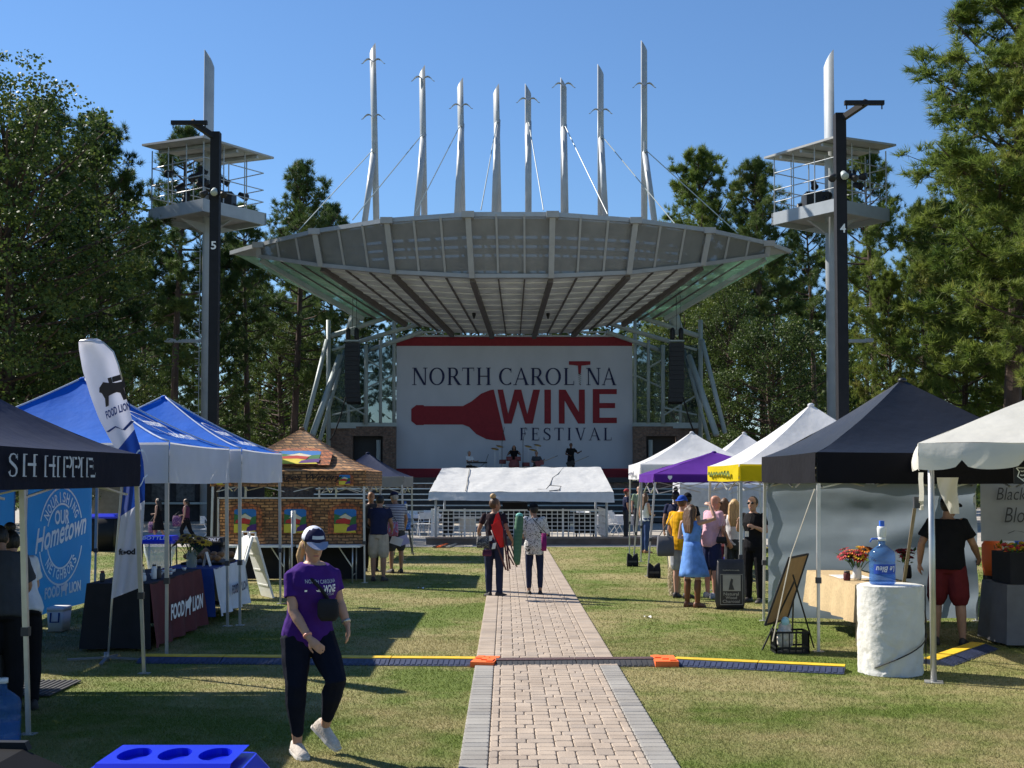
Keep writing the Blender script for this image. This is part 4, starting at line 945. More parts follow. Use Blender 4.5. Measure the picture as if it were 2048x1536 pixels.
    if hair:
        m2 = MB(); rings = []
        m2.ball(hc+hu*.022*s-hf*.016*s, .084*s, .096*s, .104*s, (hr, hf, hu), 14, 8)
        if hstyle in ('long', 'pony'):
            n0 = 3 if hstyle == 'long' else 1; bk = -J['fw'] if hstyle == 'long' else -hf
            if hstyle == 'long':
                for o in (-.055, -.02, .02, .055): limb(m2, [hc+hr*o*s-hf*.06*s+hu*.02*s, hc+hr*o*1.25*s-hf*.075*s-hu*.10*s, J['neck']+hr*o*1.3*s-J['fw']*.085*s-J['up']*.10*s, J['neck']+hr*o*s-J['fw']*.105*s-J['up']*.21*s], [.05*s, .046*s, .040*s, .022*s])
                for sg in (-1, 1): limb(m2, [hc+hr*sg*.07*s+hu*.03*s, hc+hr*sg*.078*s-hu*.08*s-hf*.02*s, J['neck']+hr*sg*.085*s-J['up']*.08*s-hf*.03*s], [.03*s, .03*s, .02*s])
            else: pv = J.get('pony', Vector()); limb(m2, [hc-hf*.09*s, hc-hf*.125*s-hu*.05*s+pv*.5, hc-hf*.10*s-hu*.13*s+pv, hc-hf*.07*s-hu*.20*s+pv], [.034*s, .038*s, .032*s, .014*s])
        if hstyle == 'bun': m2.ball(hc+hu*.145*s-hf*.04*s, .05*s, .05*s, .045*s, (hr, hf, hu))
        m3 = evalmesh(m2, max(.008, voxel*.8), 2)
        # keep the face free of hair
        bm = bmesh.new(); bm.from_mesh(m3); kill = [v for v in bm.verts if (v.co-hc).dot(hf) > .030*s and (v.co-hc).dot(hu) < .062*s and abs((v.co-hc).dot(hr)) < .072*s]
        bmesh.ops.delete(bm, geom=kill, context='VERTS'); bm.to_mesh(m3); bm.free()
        link('hair', m3, hair, p, True)
        if bun: m2 = MB(); m2.ball(hc+hu*.15*s-hf*.04*s, .056*s, .056*s, .05*s, (hr, hf, hu)); m2.build('hair_bun', bun, p, True)
    if cap:
        fd = -hf if capback else hf
        m2 = MB(); rings = []
        for i in range(7):
            a = math.pi/2*i/6.3; c = hc+hu*(.035+.10*math.sin(a))*s-hf*.008*s; rings.append(ell(c, hr*.088*math.cos(a)*s, hf*.108*math.cos(a)*s, 18))
        m2.loft(rings); cp = m2.build('cap', cap, p, True, True)
        m2 = MB(); pts = [(hr*.080*math.cos(t)+fd*(.085+.085*math.sin(t))-hu*.03*math.sin(t)*1.0)*s for t in [math.pi*k/10 for k in range(11)]]
        m2.prism([hc+hu*.042*s+q for q in pts], hu*.006*s); m2.build('cap_visor', visor or cap, cp, False, True)
    return p
# ================================================================ TENTS
M_POLE = mat('tent_pole_steel', (.50, .50, .49), .35, .6, var=.1)
M_DARKJ = mat('dark_plastic', (.05, .05, .055), .5)
def tent_fabric(name, c, trans=.25, rough=.75, spec=.12, **k): return mat('tent_'+name, c, rough, var=.07, scale=2, bump=.5, bscale=6, trans=trans, spec=spec, **k)
TF_NAVY = tent_fabric('navy', (.010, .018, .050), .03); TF_BLUE = tent_fabric('blue', (.012, .13, .58), .3); TF_WHITE = tent_fabric('white', (.70, .70, .73), .35)
TF_BLACK = tent_fabric('black', (.011, .012, .016), .03, .42, .4); TF_PURPLE = tent_fabric('purple', (.10, .025, .26), .25); TF_YELLOW = tent_fabric('yellow', (.62, .47, .01), .3)
TF_GREY = tent_fabric('grey_wall', (.30, .36, .42), .30); TF_CREAM = tent_fabric('cream', (.70, .68, .62), .3)
TF_STONE = brick_mat('stone_print', (.55, .29, .12), (.24, .11, .045), (.10, .055, .025), 1, .17, .06, trans=.15)
def tent(name, label, x0, x1, y0, y1, zb, zt, za, mroof, mval, legs=((0,0),(1,0),(0,1),(1,1)), vals='FBLR', sag=.10, pw=1.3, legz=None, apex=None, legsplay=0, scallop=0, group='pop-up tents along the path', ridges=None):
    cx, cy = (x0+x1)/2, (y0+y1)/2; ap = Vector(apex) if apex else Vector((cx, cy, za))
    t = thing(name, label, 'tent', (cx, cy, 0), group); C = [Vector((x0, y0, zt)), Vector((x1, y0, zt)), Vector((x1, y1, zt)), Vector((x0, y1, zt))]
    mb = MB()
    for i in range(4):
        A, B = C[i], C[(i+1) % 4]
        def fn(u, v):
            b = A.lerp(B, u); q = b.lerp(ap, v); q.z = zt+(ap.z-zt)*v**pw - sag*4*u*(1-u)*4*v*(1-v)*.5
            q.z += .014*nz3(q.x*2.3, q.y*2.3, i)+.006*nz3(q.x*9, q.y*9, i+5)
            if v < .02: q.z = zt-.02*math.sin(math.pi*u)*.5
            return q
        mb.grid(fn, 16, 12)
    mb.build('canopy', mroof, t, True)
    for nm, A, B, out in (('F', C[0], C[1], Vector((0, -1, 0))), ('R', C[1], C[2], Vector((1, 0, 0))), ('B', C[2], C[3], Vector((0, 1, 0))), ('L', C[3], C[0], Vector((-1, 0, 0)))):
        if nm not in vals: continue
        L = (B-A).length
        def fn(u, v):
            b = A.lerp(B, u); h = zb
            if scallop: h = zb+.07*(1-abs(math.sin(math.pi*u*scallop))**.5)
            z = zt+.004+(h-zt)*v; w = .018*nz3(u*L*3, v*.8, ord(nm))+.010*math.sin(u*L*5)*v
            return b+Vector((0, 0, z-zt-.012*math.sin(math.pi*u)))+out*(.012+w*(.25+v))
        mb = MB(); mb.grid(fn, 40 if scallop else 26, 4); mb.build('valance', mval, t, True)
    for i, (a, b) in enumerate(legs):
        lx, ly = x0+(x1-x0)*a, y0+(y1-y0)*b; gx, gy = lx+legsplay*(1 if a > .5 else -1), ly+legsplay*(1 if b > .5 else -1)*.3
        lx += .03*(1-2*a); ly += .03*(1-2*b)
        tp = Vector((lx, ly, zt-.03)); ft = Vector((gx, gy, .0)); m_ = ft.lerp(tp, .36)
        mb = MB(); mb.bar(m_, tp, .042); lg = mb.build('leg', M_POLE, t)
        mb = MB(); mb.bar(ft+Vector((0, 0, .006)), m_, .032); mb.build('lower_leg', M_POLE, lg)
        mb = MB(); mb.cbox(m_, Vector((.030, 0, 0)), Vector((0, .030, 0)), Vector((0, 0, .035))); mb.build('collar', M_DARKJ, lg)
        mb = MB(); mb.cbox(ft+Vector((0, 0, .004)), Vector((.06, 0, 0)), Vector((0, .05, 0)), Vector((0, 0, .004))); mb.build('foot_plate', M_POLE, lg)
    mb = MB()
    for A, B in ((C[0], C[1]), (C[1], C[2]), (C[2], C[3]), (C[3], C[0])):
        ins = (Vector((cx, cy, zt))-(A+B)/2).normalized()*.09
        for k in range(2):
            a, b = A.lerp(B, k/2+.03)+ins, A.lerp(B, (k+1)/2-.03)+ins; d1, d2 = Vector((0, 0, -.10)), Vector((0, 0, -.42))
            mb.bar(a+d1, b+d2, .018); mb.bar(a+d2, b+d1, .018)
    for c in C: mb.bar(c.lerp(Vector((cx, cy, zt)), .06)+Vector((0, 0, -.18)), ap+Vector((0, 0, -.40)), .02)
    mb.build('scissor_truss', M_POLE, t)
    mb = MB(); mb.lathe(ap+Vector((0, 0, -.04)), [(.05, 0), (.06, .035), (.03, .06)], 10); mb.build('peak_cap', mroof, t, True)
    t['zt'] = zt
    return t
def gx(px, D): return P(px, 960, D).x
T = {}
# left row
T['hippie'] = tent('navy_tent', 'navy canopy stall lettered SH HIPPIE at the lawn edge', -7.0, -3.93, 6.85, 12.92, 1.96, 2.30, 3.40, TF_NAVY, tent_fabric('navy_valance', (.006, .008, .020), .02), legs=((1, 1), (0, 1), (0, 0), (1, 0), (1, .5), (0, .5)), legsplay=.07)
T['lion1'] = tent('blue_tent', 'blue canopy with white valance over the black-cloth table', -7.0, -3.95, 14.1, 17.1, 1.99, 2.46, 3.32, TF_BLUE, TF_WHITE)
T['lion2'] = tent('blue_tent', 'blue canopy with white valance over the white-cloth table', -6.85, -3.80, 17.2, 20.2, 1.99, 2.46, 3.30, TF_BLUE, TF_WHITE)
T['rock'] = tent('stone_print_tent', 'winery tent printed all over like a stone wall', -5.96, -2.91, 24.3, 27.35, 1.90, 2.22, 3.13, TF_STONE, TF_STONE)
T['dark'] = tent('grey_tent', 'small dim grey canopy behind the stone-print tent', -4.9, -2.75, 31.0, 34.0, 1.85, 2.12, 2.75, TF_NAVY, tent_fabric('dimgrey', (.22, .22, .22), .1))
# right row
T['white1'] = tent('white_tent', 'white peaked canopy directly behind the purple canopy', 3.2, 6.2, 30.5, 33.5, 2.05, 2.43, 3.28, TF_WHITE, TF_WHITE)
T['purple'] = tent('purple_tent', 'purple slant-leg canopy weighted with black bags', 3.02, 6.05, 26.0, 29.0, 1.98, 2.16, 2.66, TF_PURPLE, TF_PURPLE, legsplay=.16, pw=1.0)
T['white2'] = tent('white_tent', 'white peaked canopy rising above the purple and yellow stalls', 5.7, 8.7, 36.5, 39.5, 2.05, 2.43, 3.50, TF_WHITE, TF_WHITE)
T['yellow'] = tent('yellow_tent', 'white canopy with bright yellow valance and script lettering', 3.62, 6.67, 19.5, 22.6, 2.01, 2.28, 3.33, TF_WHITE, TF_YELLOW)
T['black'] = tent('black_tent', 'black peaked canopy with a grey rear wall', 3.63, 6.70, 14.6, 17.75, 1.99, 2.36, 3.36, TF_BLACK, tent_fabric('shaded_black_valance', (.006, .006, .009), .02), pw=1.2)  # valance cloth: darker copy of the roof black, shade put into its colour
# pale stripe ridges on the blue tents
M_STRIPE = tent_fabric('white_seam', (.55, .60, .70), .2)
for k, (x0, x1, y0, y1, zt, za) in (('lion1', (-7.0, -3.95, 14.1, 17.1, 2.46, 3.32)), ('lion2', (-6.85, -3.8, 17.2, 20.2, 2.46, 3.30))):
    ap = Vector(((x0+x1)/2, (y0+y1)/2, za))
    for c in (Vector((x1, y0, zt)), Vector((x1, y1, zt)), Vector((x0, y0, zt))):
        pts = []
        for i in range(13):
            v = i/12; q = c.lerp(ap, v); q.z = zt+(za-zt)*v**1.3+.018; pts.append(q)
        mb = MB(); mb.tube(pts, .011, 6); mb.build('ridge_seam', M_STRIPE, T[k], True)
# white frame tent on the right edge
ft = thing('frame_tent', 'cream white frame tent with scalloped valance over the flower stall', 'tent', (6.8, 14.8, 0), 'pop-up tents along the path')
fx0, fx1, fy0, fy1, fzt = 4.08, 9.9, 12.3, 18.1, 2.40
def turned(mb):   # the frame tent stands turned on the lawn, hinged about its near left corner
    c_, s_ = math.cos(R(-18)), math.sin(R(-18))
    for v in mb.v: x, y = v.x-4.08, v.y-12.3; v.x, v.y = 4.08+x*c_-y*s_, 12.3+x*s_+y*c_
    return mb
ap = Vector(((fx0+fx1)/2, (fy0+fy1)/2, 3.68)); C = [Vector((fx0, fy0, fzt)), Vector((fx1, fy0, fzt)), Vector((fx1, fy1, fzt)), Vector((fx0, fy1, fzt))]
mb = MB()
for i in range(4):
    A, B = C[i], C[(i+1) % 4]
    mb.grid(lambda u, v: (lambda q: Vector((q.x, q.y, fzt+(ap.z-fzt)*v-.05*math.sin(math.pi*u)*math.sin(math.pi*v)+.012*nz3(q.x*2, q.y*2, i))))(A.lerp(B, u).lerp(ap, v)), 20, 10)
turned(mb).build('canopy', TF_CREAM, ft, True)
for nm, A, B, out in (('F', C[0], C[1], Vector((0, -1, 0))), ('L', C[3], C[0], Vector((-1, 0, 0)))):
    L = (B-A).length; ns = round(L/.56)
    def fn(u, v):
        b = A.lerp(B, u); h = .27-.10*(1-abs(math.sin(math.pi*(u*ns+.3)))**.33)+.02*nz3(u*11, 3)
        w = .04*math.sin(u*L*4.1)*v+.02*nz3(u*9, v)
        return b+Vector((0, 0, -h*v))+out*(.03*math.sin(v*2.5)+w)
    mb = MB(); mb.grid(fn, ns*10, 5); turned(mb).build('valance', TF_CREAM, ft, True)
for x, y in ((4.2, 12.42), (4.2, 18.1), (9.8, 18.1)):
    mb = MB(); mb.tube([(x, y, 0), (x, y, fzt)], .032, 10); lg = turned(mb).build('leg', M_POLE, ft, True)
    mb = MB(); mb.cbox((x, y, .006), Vector((.09, 0, 0)), Vector((0, .09, 0)), Vector((0, 0, .006))); turned(mb).build('foot_plate', M_POLE, lg)
mb = MB()
for A, B in ((C[0], C[1]), (C[3], C[0]), (C[2], C[3]), (C[1], C[2])): cn = Vector(((fx0+fx1)/2, (fy0+fy1)/2, fzt)); mb.tube([A.lerp(cn, .03)+Vector((0, 0, -.06)), B.lerp(cn, .03)+Vector((0, 0, -.06))], .022, 8)
turned(mb).build('frame_rail', M_POLE, ft, True)
mb = MB(); a = P(1842, 945, 12.5); b = P(1843, 1020, 12.9); mb.grid(lambda u, v: a.lerp(b, v)+Vector(((u-.5)*.05, .01*math.sin(v*9), 0)), 2, 6); mb.build('tie_strap', TF_CREAM, ft, True)
mb = MB(); mb.bar(P(1832, 1000, 12.9), P(1806, 1178, 14.0), .035, .012); mb.build('ratchet_strap', mat('khaki_webbing', (.25, .20, .14), .9), ft)
mb = MB(); mb.cbox(P(1833, 1005, 12.85), Vector((.03, 0, 0)), Vector((0, .02, 0)), Vector((0, 0, .06))); mb.build('ratchet', M_DARKJ, ft)
mb = MB(); a = P(1896, 955, 14.2); mb.grid(lambda u, v: a+Vector(((u-.5)*(.26-.14*v)+.06*v*v, .03*math.sin(u*7+v*5), -.42*v*(1 if u > .1 else .95))), 8, 10); mb.build('furled_side_curtain', TF_CREAM, ft, True)
# ---- prints on the canopies
M_GREYT = mat('grey_print', (.50, .53, .58), .8, var=.04); M_DKBROWN = mat('dark_print', (.025, .015, .012), .8)
def side_text(tn, shape, m, x, y0, y1, z0, z1):   # on a valance facing the path from the left row
    decal('lettering', shape, m, T[tn], (x, y0, z0), (0, y1-y0, 0), (0, 0, z1-z0), None, .05)
THIN[0] = .12
serif_word('SH', M_GREYT, T['hippie'], (-3.905, 9.45, 2.055), (0, .52, 0), (0, 0, .185), None, .02, .16)
serif_word('HIPPIE', M_GREYT, T['hippie'], (-3.905, 10.17, 2.055), (0, 1.15, 0), (0, 0, .185), None, .02, .16)
THIN[0] = .05
decal('lettering', text2d('Rock of Ages Winery', .012, .35, .95), M_DKBROWN, T['rock'], (-5.45, 24.24, 1.985), (2.1, 0, 0), (0, 0, .17), None, .004)
decal('script_print', scribble(8, 1), mat('green_print', (.10, .14, .02), .8), T['yellow'], (3.575, 22.2, 2.075), (0, -2.2, 0), (0, 0, .13), None, .02)
decal('script_print', scribble(6, 2), M_NAVY, T['white1'], (3.14, 32.9, 2.12), (0, -1.6, 0), (0, 0, .14), None, .02)
decal('shield_print', ([(0,1),(1,1),(1,.5),(.5,0),(0,.5)], [(0,1,2,3,4)]), M_WHT, T['purple'], (3.30, 25.955, 2.03), (.09, 0, 0), (0, 0, .09), None, .004)
# vineyard pictures printed on the stone tent and its skirt
PIC = dict(sky=mat('print_blue', (.03, .16, .42), .8), hill=mat('print_green', (.05, .16, .05), .8), red=mat('print_red', (.45, .04, .03), .8), yel=mat('print_yellow', (.62, .50, .05), .8), arch=brick_mat('print_arch', (.45, .14, .04), (.35, .10, .03), (.15, .05, .02), 1, .10, .08), pur=mat('print_purple', (.09, .03, .16), .8), wht=mat('print_cream', (.6, .55, .4), .8))
def picture(par, o, right, up, ang=None, off=.004):
    o, right, up = Vector(o), Vector(right), Vector(up)
    decal('picture_arch', ([(-.28,-.05),(1.28,-.05),(1.28,.95),(1.15,1.2),(.8,1.36),(.5,1.42),(.2,1.36),(-.15,1.2),(-.28,.95)], [tuple(range(9))]), PIC['arch'], par, o, right, up, None, off)
    for k, (nm, pts) in enumerate((('sky', [(0,.6),(1,.6),(1,1.05),(.9,1.12),(.1,1.12),(0,1.05)]), ('hill', [(0,.35),(1,.35),(1,.8),(.75,.72),(.5,.95),(.3,.8),(0,.9)]), ('wht', [(.2,.72),(.75,.62),(.8,.72),(.5,.9)]), ('red', [(.05,.45),(.7,.4),(.75,.6),(.45,.7),(.1,.6)]), ('yel', [(0,0),(1,0),(.9,.25),(.5,.42),(0,.4)]), ('pur', [(.55,.05),(1.02,.12),(1.02,.42),(.8,.38),(.6,.25)]))):
        decal('picture_field', (pts, [tuple(range(len(pts)))]), PIC[nm], par, o, right, up, None, off+.003*(k+1))
zr = lambda y: 2.22+(3.13-2.22)*((y-24.3)/1.525)**1.3
picture(T['rock'], (-4.75, 24.52, zr(24.52)+.03), (.86, 0, 0), (0, .46, .25), None, .022)
for x in (-5.92, -3.5): picture(T['rock'], (x+.08, 24.245, 1.94), (.22, 0, 0), (0, 0, .17), None, .003)
sk = thing('stone_print_skirt', 'stone-print half wall with three vineyard pictures under the winery tent', 'banner', (-4.4, 24.55, .74))
mb = MB(); mb.grid(lambda u, v: (-5.85+2.87*u, 24.55+.015*nz3(u*6, v*3), .74+.92*v), 30, 8); mb.build('cloth_panel', TF_STONE, sk, True)
for x in (-5.55, -4.55, -3.55): picture(sk, (x, 24.52, .98), (.44, 0, 0), (0, 0, .42))
mb = MB(); mb.bar((-5.9, 24.56, 1.67), (-2.95, 24.56, 1.67), .03); mb.bar((-5.88, 24.56, 1.67), (-5.88, 24.56, 0), .03); mb.build('hanging_rail', M_POLE, sk)
# grey rear wall of the black tent
def wallfn(u, v): 
    ph = v*15-6*(u-.15)**2*(1 if u > .15 else 0)+1.5*nz3(u*1.5, v*1.5); w = .035*math.sin(ph)*(.4+u*.8)+.05*nz3(u*2, v*7, 3)+.015*nz3(u*9, v*14)
    return (3.68+3.0*u, 17.66+w*1.2, .03+.02*math.sin(u*9)+1.96*v)
mb = MB(); mb.grid(wallfn, 50, 36); mb.build('rear_wall', TF_GREY, T['black'], True)
mb = MB(); mb.tube([P(1629, 978, 14.65), P(1582, 1110, 14.3), P(1545, 1283, 13.9)], .008, 5); mb.build('guy_rope', mat('rope', (.5, .45, .35), .9), T['black'])
# printed side walls of the blue tents
M_WALLB = mat('printed_blue_wall', (.008, .085, .30), .7, var=.1, scale=2, bump=.3, bscale=4, trans=.12, tcol=(.012, .18, .50))
for tn, y0, y1 in (('lion1', 14.15, 17.05), ('lion2', 17.25, 20.15)):
    mb = MB(); mb.grid(lambda u, v: (-6.9+.03*nz3(u*4, v*3), y0+(y1-y0)*u, .05+1.95*v), 24, 14); mb.build('side_wall', M_WALLB, T[tn], True)
W0 = (-6.86, 17.25, 0); RT = Vector((0, 1, 0)); UP = Vector((0, 0, 1)); cc = Vector((-6.85, 18.65, 1.18))
for r0, r1, a0, a1 in ((.70, .73, 20, 160), (.70, .73, 195, 345), (.46, .49, 60, 160), (.46, .49, 200, 320)):
    decal('ring_print', ring2d(r0*1.25, r1*1.25, a0, a1), M_WHT, T['lion2'], cc, RT, UP*.82, None, .012)
arc_text('lettering', 'NOURISHING', M_WHT, T['lion2'], cc, RT*1.25, UP, .59, 90, 125, .16, None, .014)
arc_text('lettering', 'NEIGHBORS', M_WHT, T['lion2'], cc, RT*1.25, UP, .58, 270, 110, .15, None, .014, True)
decal('lettering', text2d('OUR', .03), M_WHT, T['lion2'], cc+RT*-.3+UP*.18, RT*.6, UP*.22, None, .016)
decal('lettering', text2d('Hometown', .02, .3), M_WHT, T['lion2'], cc+RT*-1.05+UP*-.22, RT*2.1+UP*.22, UP*.36, None, .018)
M_LION = [M_WHT]
LIONP = [(0,.0),(.12,.0),(.2,.3),(.3,.36),(.62,.34),(.68,.0),(.82,.0),(.8,.3),(.9,.55),(1,.62),(.97,.78),(.78,.92),(.55,.80),(.3,.72),(.1,.7),(.02,.85),(-.02,.5),(.06,.45)]
def lion(par, m, o, right, up, off): decal('lion_emblem', (LIONP, [tuple(range(len(LIONP)))]), m, par, o, right, up, None, off)
def food_lion(par, m, o, right, up, off=.014):
    o, right, up = Vector(o), Vector(right), Vector(up)
    decal('lettering', text2d('FOOD', .035), m, par, o, right*.40, up, None, off)
    lion(par, m, o+right*.43-up*.12, right*.19, up*1.35, off)
    decal('lettering', text2d('LION', .035), m, par, o+right*.66, right*.34, up, None, off)
food_lion(T['lion2'], M_WHT, (-6.85, 18.0, .28), (0, 1.5, 0), (0, 0, .17))
# prints on the blue roofs
def roofpt(tn, u, v):
    x0, x1, y0, y1, zt, za = dict(lion1=(-7.0, -3.95, 14.1, 17.1, 2.46, 3.32), lion2=(-6.85, -3.8, 17.2, 20.2, 2.46, 3.30))[tn]
    b = Vector((x1, y0+(y1-y0)*u, zt)); q = b.lerp(Vector(((x0+x1)/2, (y0+y1)/2, za)), v); q.z = zt+(za-zt)*v**1.3-.1*4*u*(1-u)*4*v*(1-v)*.5+.03; return q
for tn in ('lion1', 'lion2'):
    a, b, c_ = roofpt(tn, .38, .32), roofpt(tn, .62, .32), roofpt(tn, .38, .5)
    ctr = roofpt(tn, .5, .42); rr = (b-a).normalized(); uu = (roofpt(tn, .5, .6)-roofpt(tn, .5, .25)).normalized()
    decal('ring_print', ring2d(.33, .355, 0, 360, 36), M_WHT, T[tn], ctr, rr, uu, None, .03)
    decal('lettering', text2d('Hometown', .02, .3), M_WHT, T[tn], ctr-rr*.42-uu*.08, rr*.84, uu*.2, None, .035)
    q = roofpt(tn, .5, .13); food_lion(T[tn], M_WHT, q-rr*.5, rr*1.0, uu*.13, .03)
# ================================================================ STALL GOODS AND STREET FURNITURE
M_BURLAP = mat('burlap', (.46, .34, .19), .95, var=.12, scale=30, bump=.5, bscale=120)
M_MAROON = mat('maroon_cloth', (.10, .022, .025), .85, var=.15); M_BLUEC = mat('blue_cloth', (.02, .05, .20), .8); M_WCLOTH = mat('white_cloth', (.66, .67, .70), .8, var=.05, bump=.2, bscale=5)
M_GREYC = mat('grey_cloth', (.10, .10, .11), .9); M_WOOD = mat('pale_wood', (.36, .24, .12), .8, var=.25, scale=8, stretch=(1, 8, 1)); M_PAPER = mat('paper', (.72, .71, .68), .9, var=.04)
M_WPLAST = mat('white_plastic', (.70, .70, .68), .45, var=.04); M_BPLAST = mat('blue_plastic', (.006, .02, .55), .28, var=.05, spec=.5); M_KPLAST = mat('black_plastic', (.009, .010, .012), .5, var=.15, spec=.22)
M_JUG = glass('blue_jug', (.12, .30, .62), .24, .06); M_CLEAR = glass('clear_bag', (.70, .78, .85), .5, .2); M_GLASSJ = glass('jar_glass', (.5, .55, .5), .4, .05)
M_YEL = mat('sun_yellow', (.60, .36, .02), .8, var=.3, scale=30); M_ORG = mat('orange_plastic', (.92, .16, .03), .5, var=.08); M_YRAMP = mat('yellow_lid', (.66, .42, .02), .6, var=.18, scale=9); M_BRAMP = mat('blue_black_ramp', (.030, .040, .085), .6, var=.3, scale=12); M_KRAMP = mat('black_rubber', (.045, .045, .048), .7, var=.2)
M_GRN = mat('stem_green', (.05, .11, .02), .8, var=.3, scale=20); M_FRED = mat('flower_red', (.35, .02, .03), .7); M_FORG = mat('flower_orange', (.65, .20, .02), .7); M_DISC = mat('flower_disc', (.05, .025, .012), .9)
M_TINT = mat('rust_lid', (.2, .05, .05), .6)
def cloth_table(label, x0, x1, y0, y1, z, mats, flare=.04, hem=.04, group=None, faces=None, name='draped_table'):
    t = thing(name, label, 'table', ((x0+x1)/2, (y0+y1)/2, 0), group)
    mb = MB(); mb.box(x0, x1, y0, y1, z-.02, z); mb.build('table_top', mats[0], t)
    C = [Vector((x0, y0, z)), Vector((x1, y0, z)), Vector((x1, y1, z)), Vector((x0, y1, z))]
    for i, nm in enumerate(('front_drape', 'side_drape', 'rear_drape', 'side_drape')):
        A, B = C[i], C[(i+1) % 4]; out = Vector((B.y-A.y, A.x-B.x, 0)).normalized(); L = (B-A).length
        def fn(u, v):
            w = flare*v*(1+.6*math.sin(u*L*11+i))+.01*nz3(u*6, v*3, i); e = (u-.5)*flare*v*1.6
            return A.lerp(B, u)+out*w+(B-A).normalized()*e+Vector((0, 0, -(z-hem)*v+.002))
        mb = MB(); mb.grid(fn, 24, 8); mb.build(nm, mats[1+i] if len(mats) > i+1 else mats[-1], t, True)
    return t
tb1 = cloth_table('table under a black cloth with a maroon printed front', -5.05, -4.3, 14.6, 17.0, .80, [M_BLK2, M_BLK2, M_MAROON, M_BLK2, M_BLK2], .07, group='draped vendor tables')
food_lion(tb1, M_WHT, (-4.215, 15.15, .30), (0, 1.55, 0), (0, 0, .20), .02)
tb2 = cloth_table('table under a fitted white cloth with a blue near end', -4.95, -4.2, 17.3, 19.3, .78, [M_BLUEC, M_BLUEC, M_WCLOTH, M_WCLOTH, M_WCLOTH], .09, .12, group='draped vendor tables')
food_lion(tb2, M_NAVY, (-4.10, 17.9, .36), (0, 1.0, 0), (0, 0, .14), .03)
tb3 = cloth_table('table under a burlap cloth beside the black canopy pole', 4.13, 4.9, 14.8, 17.2, .77, [M_BURLAP]*5, .05, .32, group='draped vendor tables')
mb = MB(); q = Vector((4.10, 14.74, .46)); mb.grid(lambda u, v: q+Vector((.02+.32*u*(1-.3*v)-.02*v, -.03*v-.02*math.sin(u*6), -.36*v*(1-.5*u))), 8, 8); mb.build('hanging_corner', M_BURLAP, tb3, True)
for x, y in ((4.22, 14.9), (4.8, 14.9)): mb = MB(); mb.tube([(x, y, 0), (x, y, .75)], .014, 8); mb.build('leg', M_POLE, tb3, True)
tb4 = cloth_table('flower stall table under a dim grey cloth', 6.0, 8.2, 14.9, 15.7, .76, [M_GREYC, mat('dim_cloth', (.13, .13, .14), .9)], .05, group='draped vendor tables')
# folding tables in the winery tent
for k, (x0, x1) in enumerate(((-5.6, -4.35), (-4.25, -3.0))):
    t = thing('folding_table', 'white plastic folding table below the stone-print half wall', 'table', ((x0+x1)/2, 24.6, 0), 'folding tables in the winery tent')
    mb = MB(); mb.box(x0, x1, 24.2, 24.95, .70, .745); mb.build('table_top', M_WPLAST, t)
    for x in (x0+.15, x1-.15):
        for y in (24.28, 24.87): mb = MB(); mb.tube([(x, y, 0), (x, y, .70)], .014, 6); mb.build('leg', M_POLE, t, True)
        mb = MB(); mb.bar((x, 24.28, .15), (x, 24.87, .15), .02); mb.build('stretcher', M_POLE, t)
        mb = MB(); mb.bar((x, 24.3, .3), (x+(.3 if x < (x0+x1)/2 else -.3), 24.5, .69), .018); mb.build('brace', M_POLE, t)
mb = MB(); mb.box(-5.9, -2.98, 25.0, 25.05, .02, .69); bk = mb.build('table_shade_sheet', M_BLK2); tag(bk, 'black sheet added as the shade under the folding tables of the winery tent', 'cloth')  # added black sheet, stands in for the shade under the tables
# water jugs
def jug(name, label, base, s=1.0, pump=True, text=None, flip=False):
    t = thing(name, label, 'water jug', base, 'blue water jugs')
    b = Vector(base); r = .135*s
    prof = [(r*.9, 0), (r, .02), (r, .10), (r*.95, .115), (r, .13), (r, .22), (r*.95, .235), (r, .25), (r, .31), (r*.9, .345), (r*.55, .385), (r*.28, .41), (r*.24, .47)]
    mb = MB(); mb.lathe(b, [(a, h*s) for a, h in prof], 24); mb.build('bottle', M_JUG, t, True)
    mb = MB(); mb.lathe(b+Vector((0, 0, .006)), [(r*.88, 0), (r*.93, .03*s), (r*.93, .16*s), (r*.9, .165*s)], 20); mb.build('water', glass('water_tint', (.12, .3, .6), .25, .03), t, True)
    mb = MB(); mb.lathe(b+Vector((0, 0, .455*s)), [(r*.32, 0), (r*.32, .035*s)], 14); mb.build('bottle_cap', M_WPLAST, t, True)
    if pump:
        mb = MB(); mb.lathe(b+Vector((0, 0, .49*s)), [(.036*s, 0), (.044*s, .01*s), (.05*s, .09*s), (.046*s, .115*s)], 16); mb.build('pump_bell', M_WPLAST, t, True)
        mb = MB(); mb.box(b.x-.022*s, b.x+.022*s, b.y-.022*s, b.y+.022*s, b.z+.605*s, b.z+.665*s); mb.build('pump_button', mat('jug_blue_part', (.03, .12, .55), .4), t)
        mb = MB(); mb.tube([b+Vector((-.02, 0, .475*s)), b+Vector((-.11*s, -.01, .475*s)), b+Vector((-.125*s, -.01, .44*s))], .010*s, 8); mb.build('spout', MATS['jug_blue_part'], t, True)
    if text:
        mb = MB(); n = 12; mb.grid(lambda u, v: b+Vector((math.sin((u-.5)*1.9)*(r+.003), -math.cos((u-.5)*1.9)*(r+.003), (.115+.10*v)*s)), n, 1); mb.build('paper_band', mat('jug_label_blue', (.02, .07, .40), .5), t, True)
        sh = text2d(text, .01, .3); v = [((1-x)*1.0, 1-y) for x, y in sh[0]]; me = bpy.data.meshes.new('lettering'); me.from_pydata([tuple(b+Vector((math.sin((x-.5)*1.5)*(r+.007), -math.cos((x-.5)*1.5)*(r+.007), (.135+.06*y)*s))) for x, y in v], [], sh[1]); link('lettering', me, M_WHT, t)
    return t
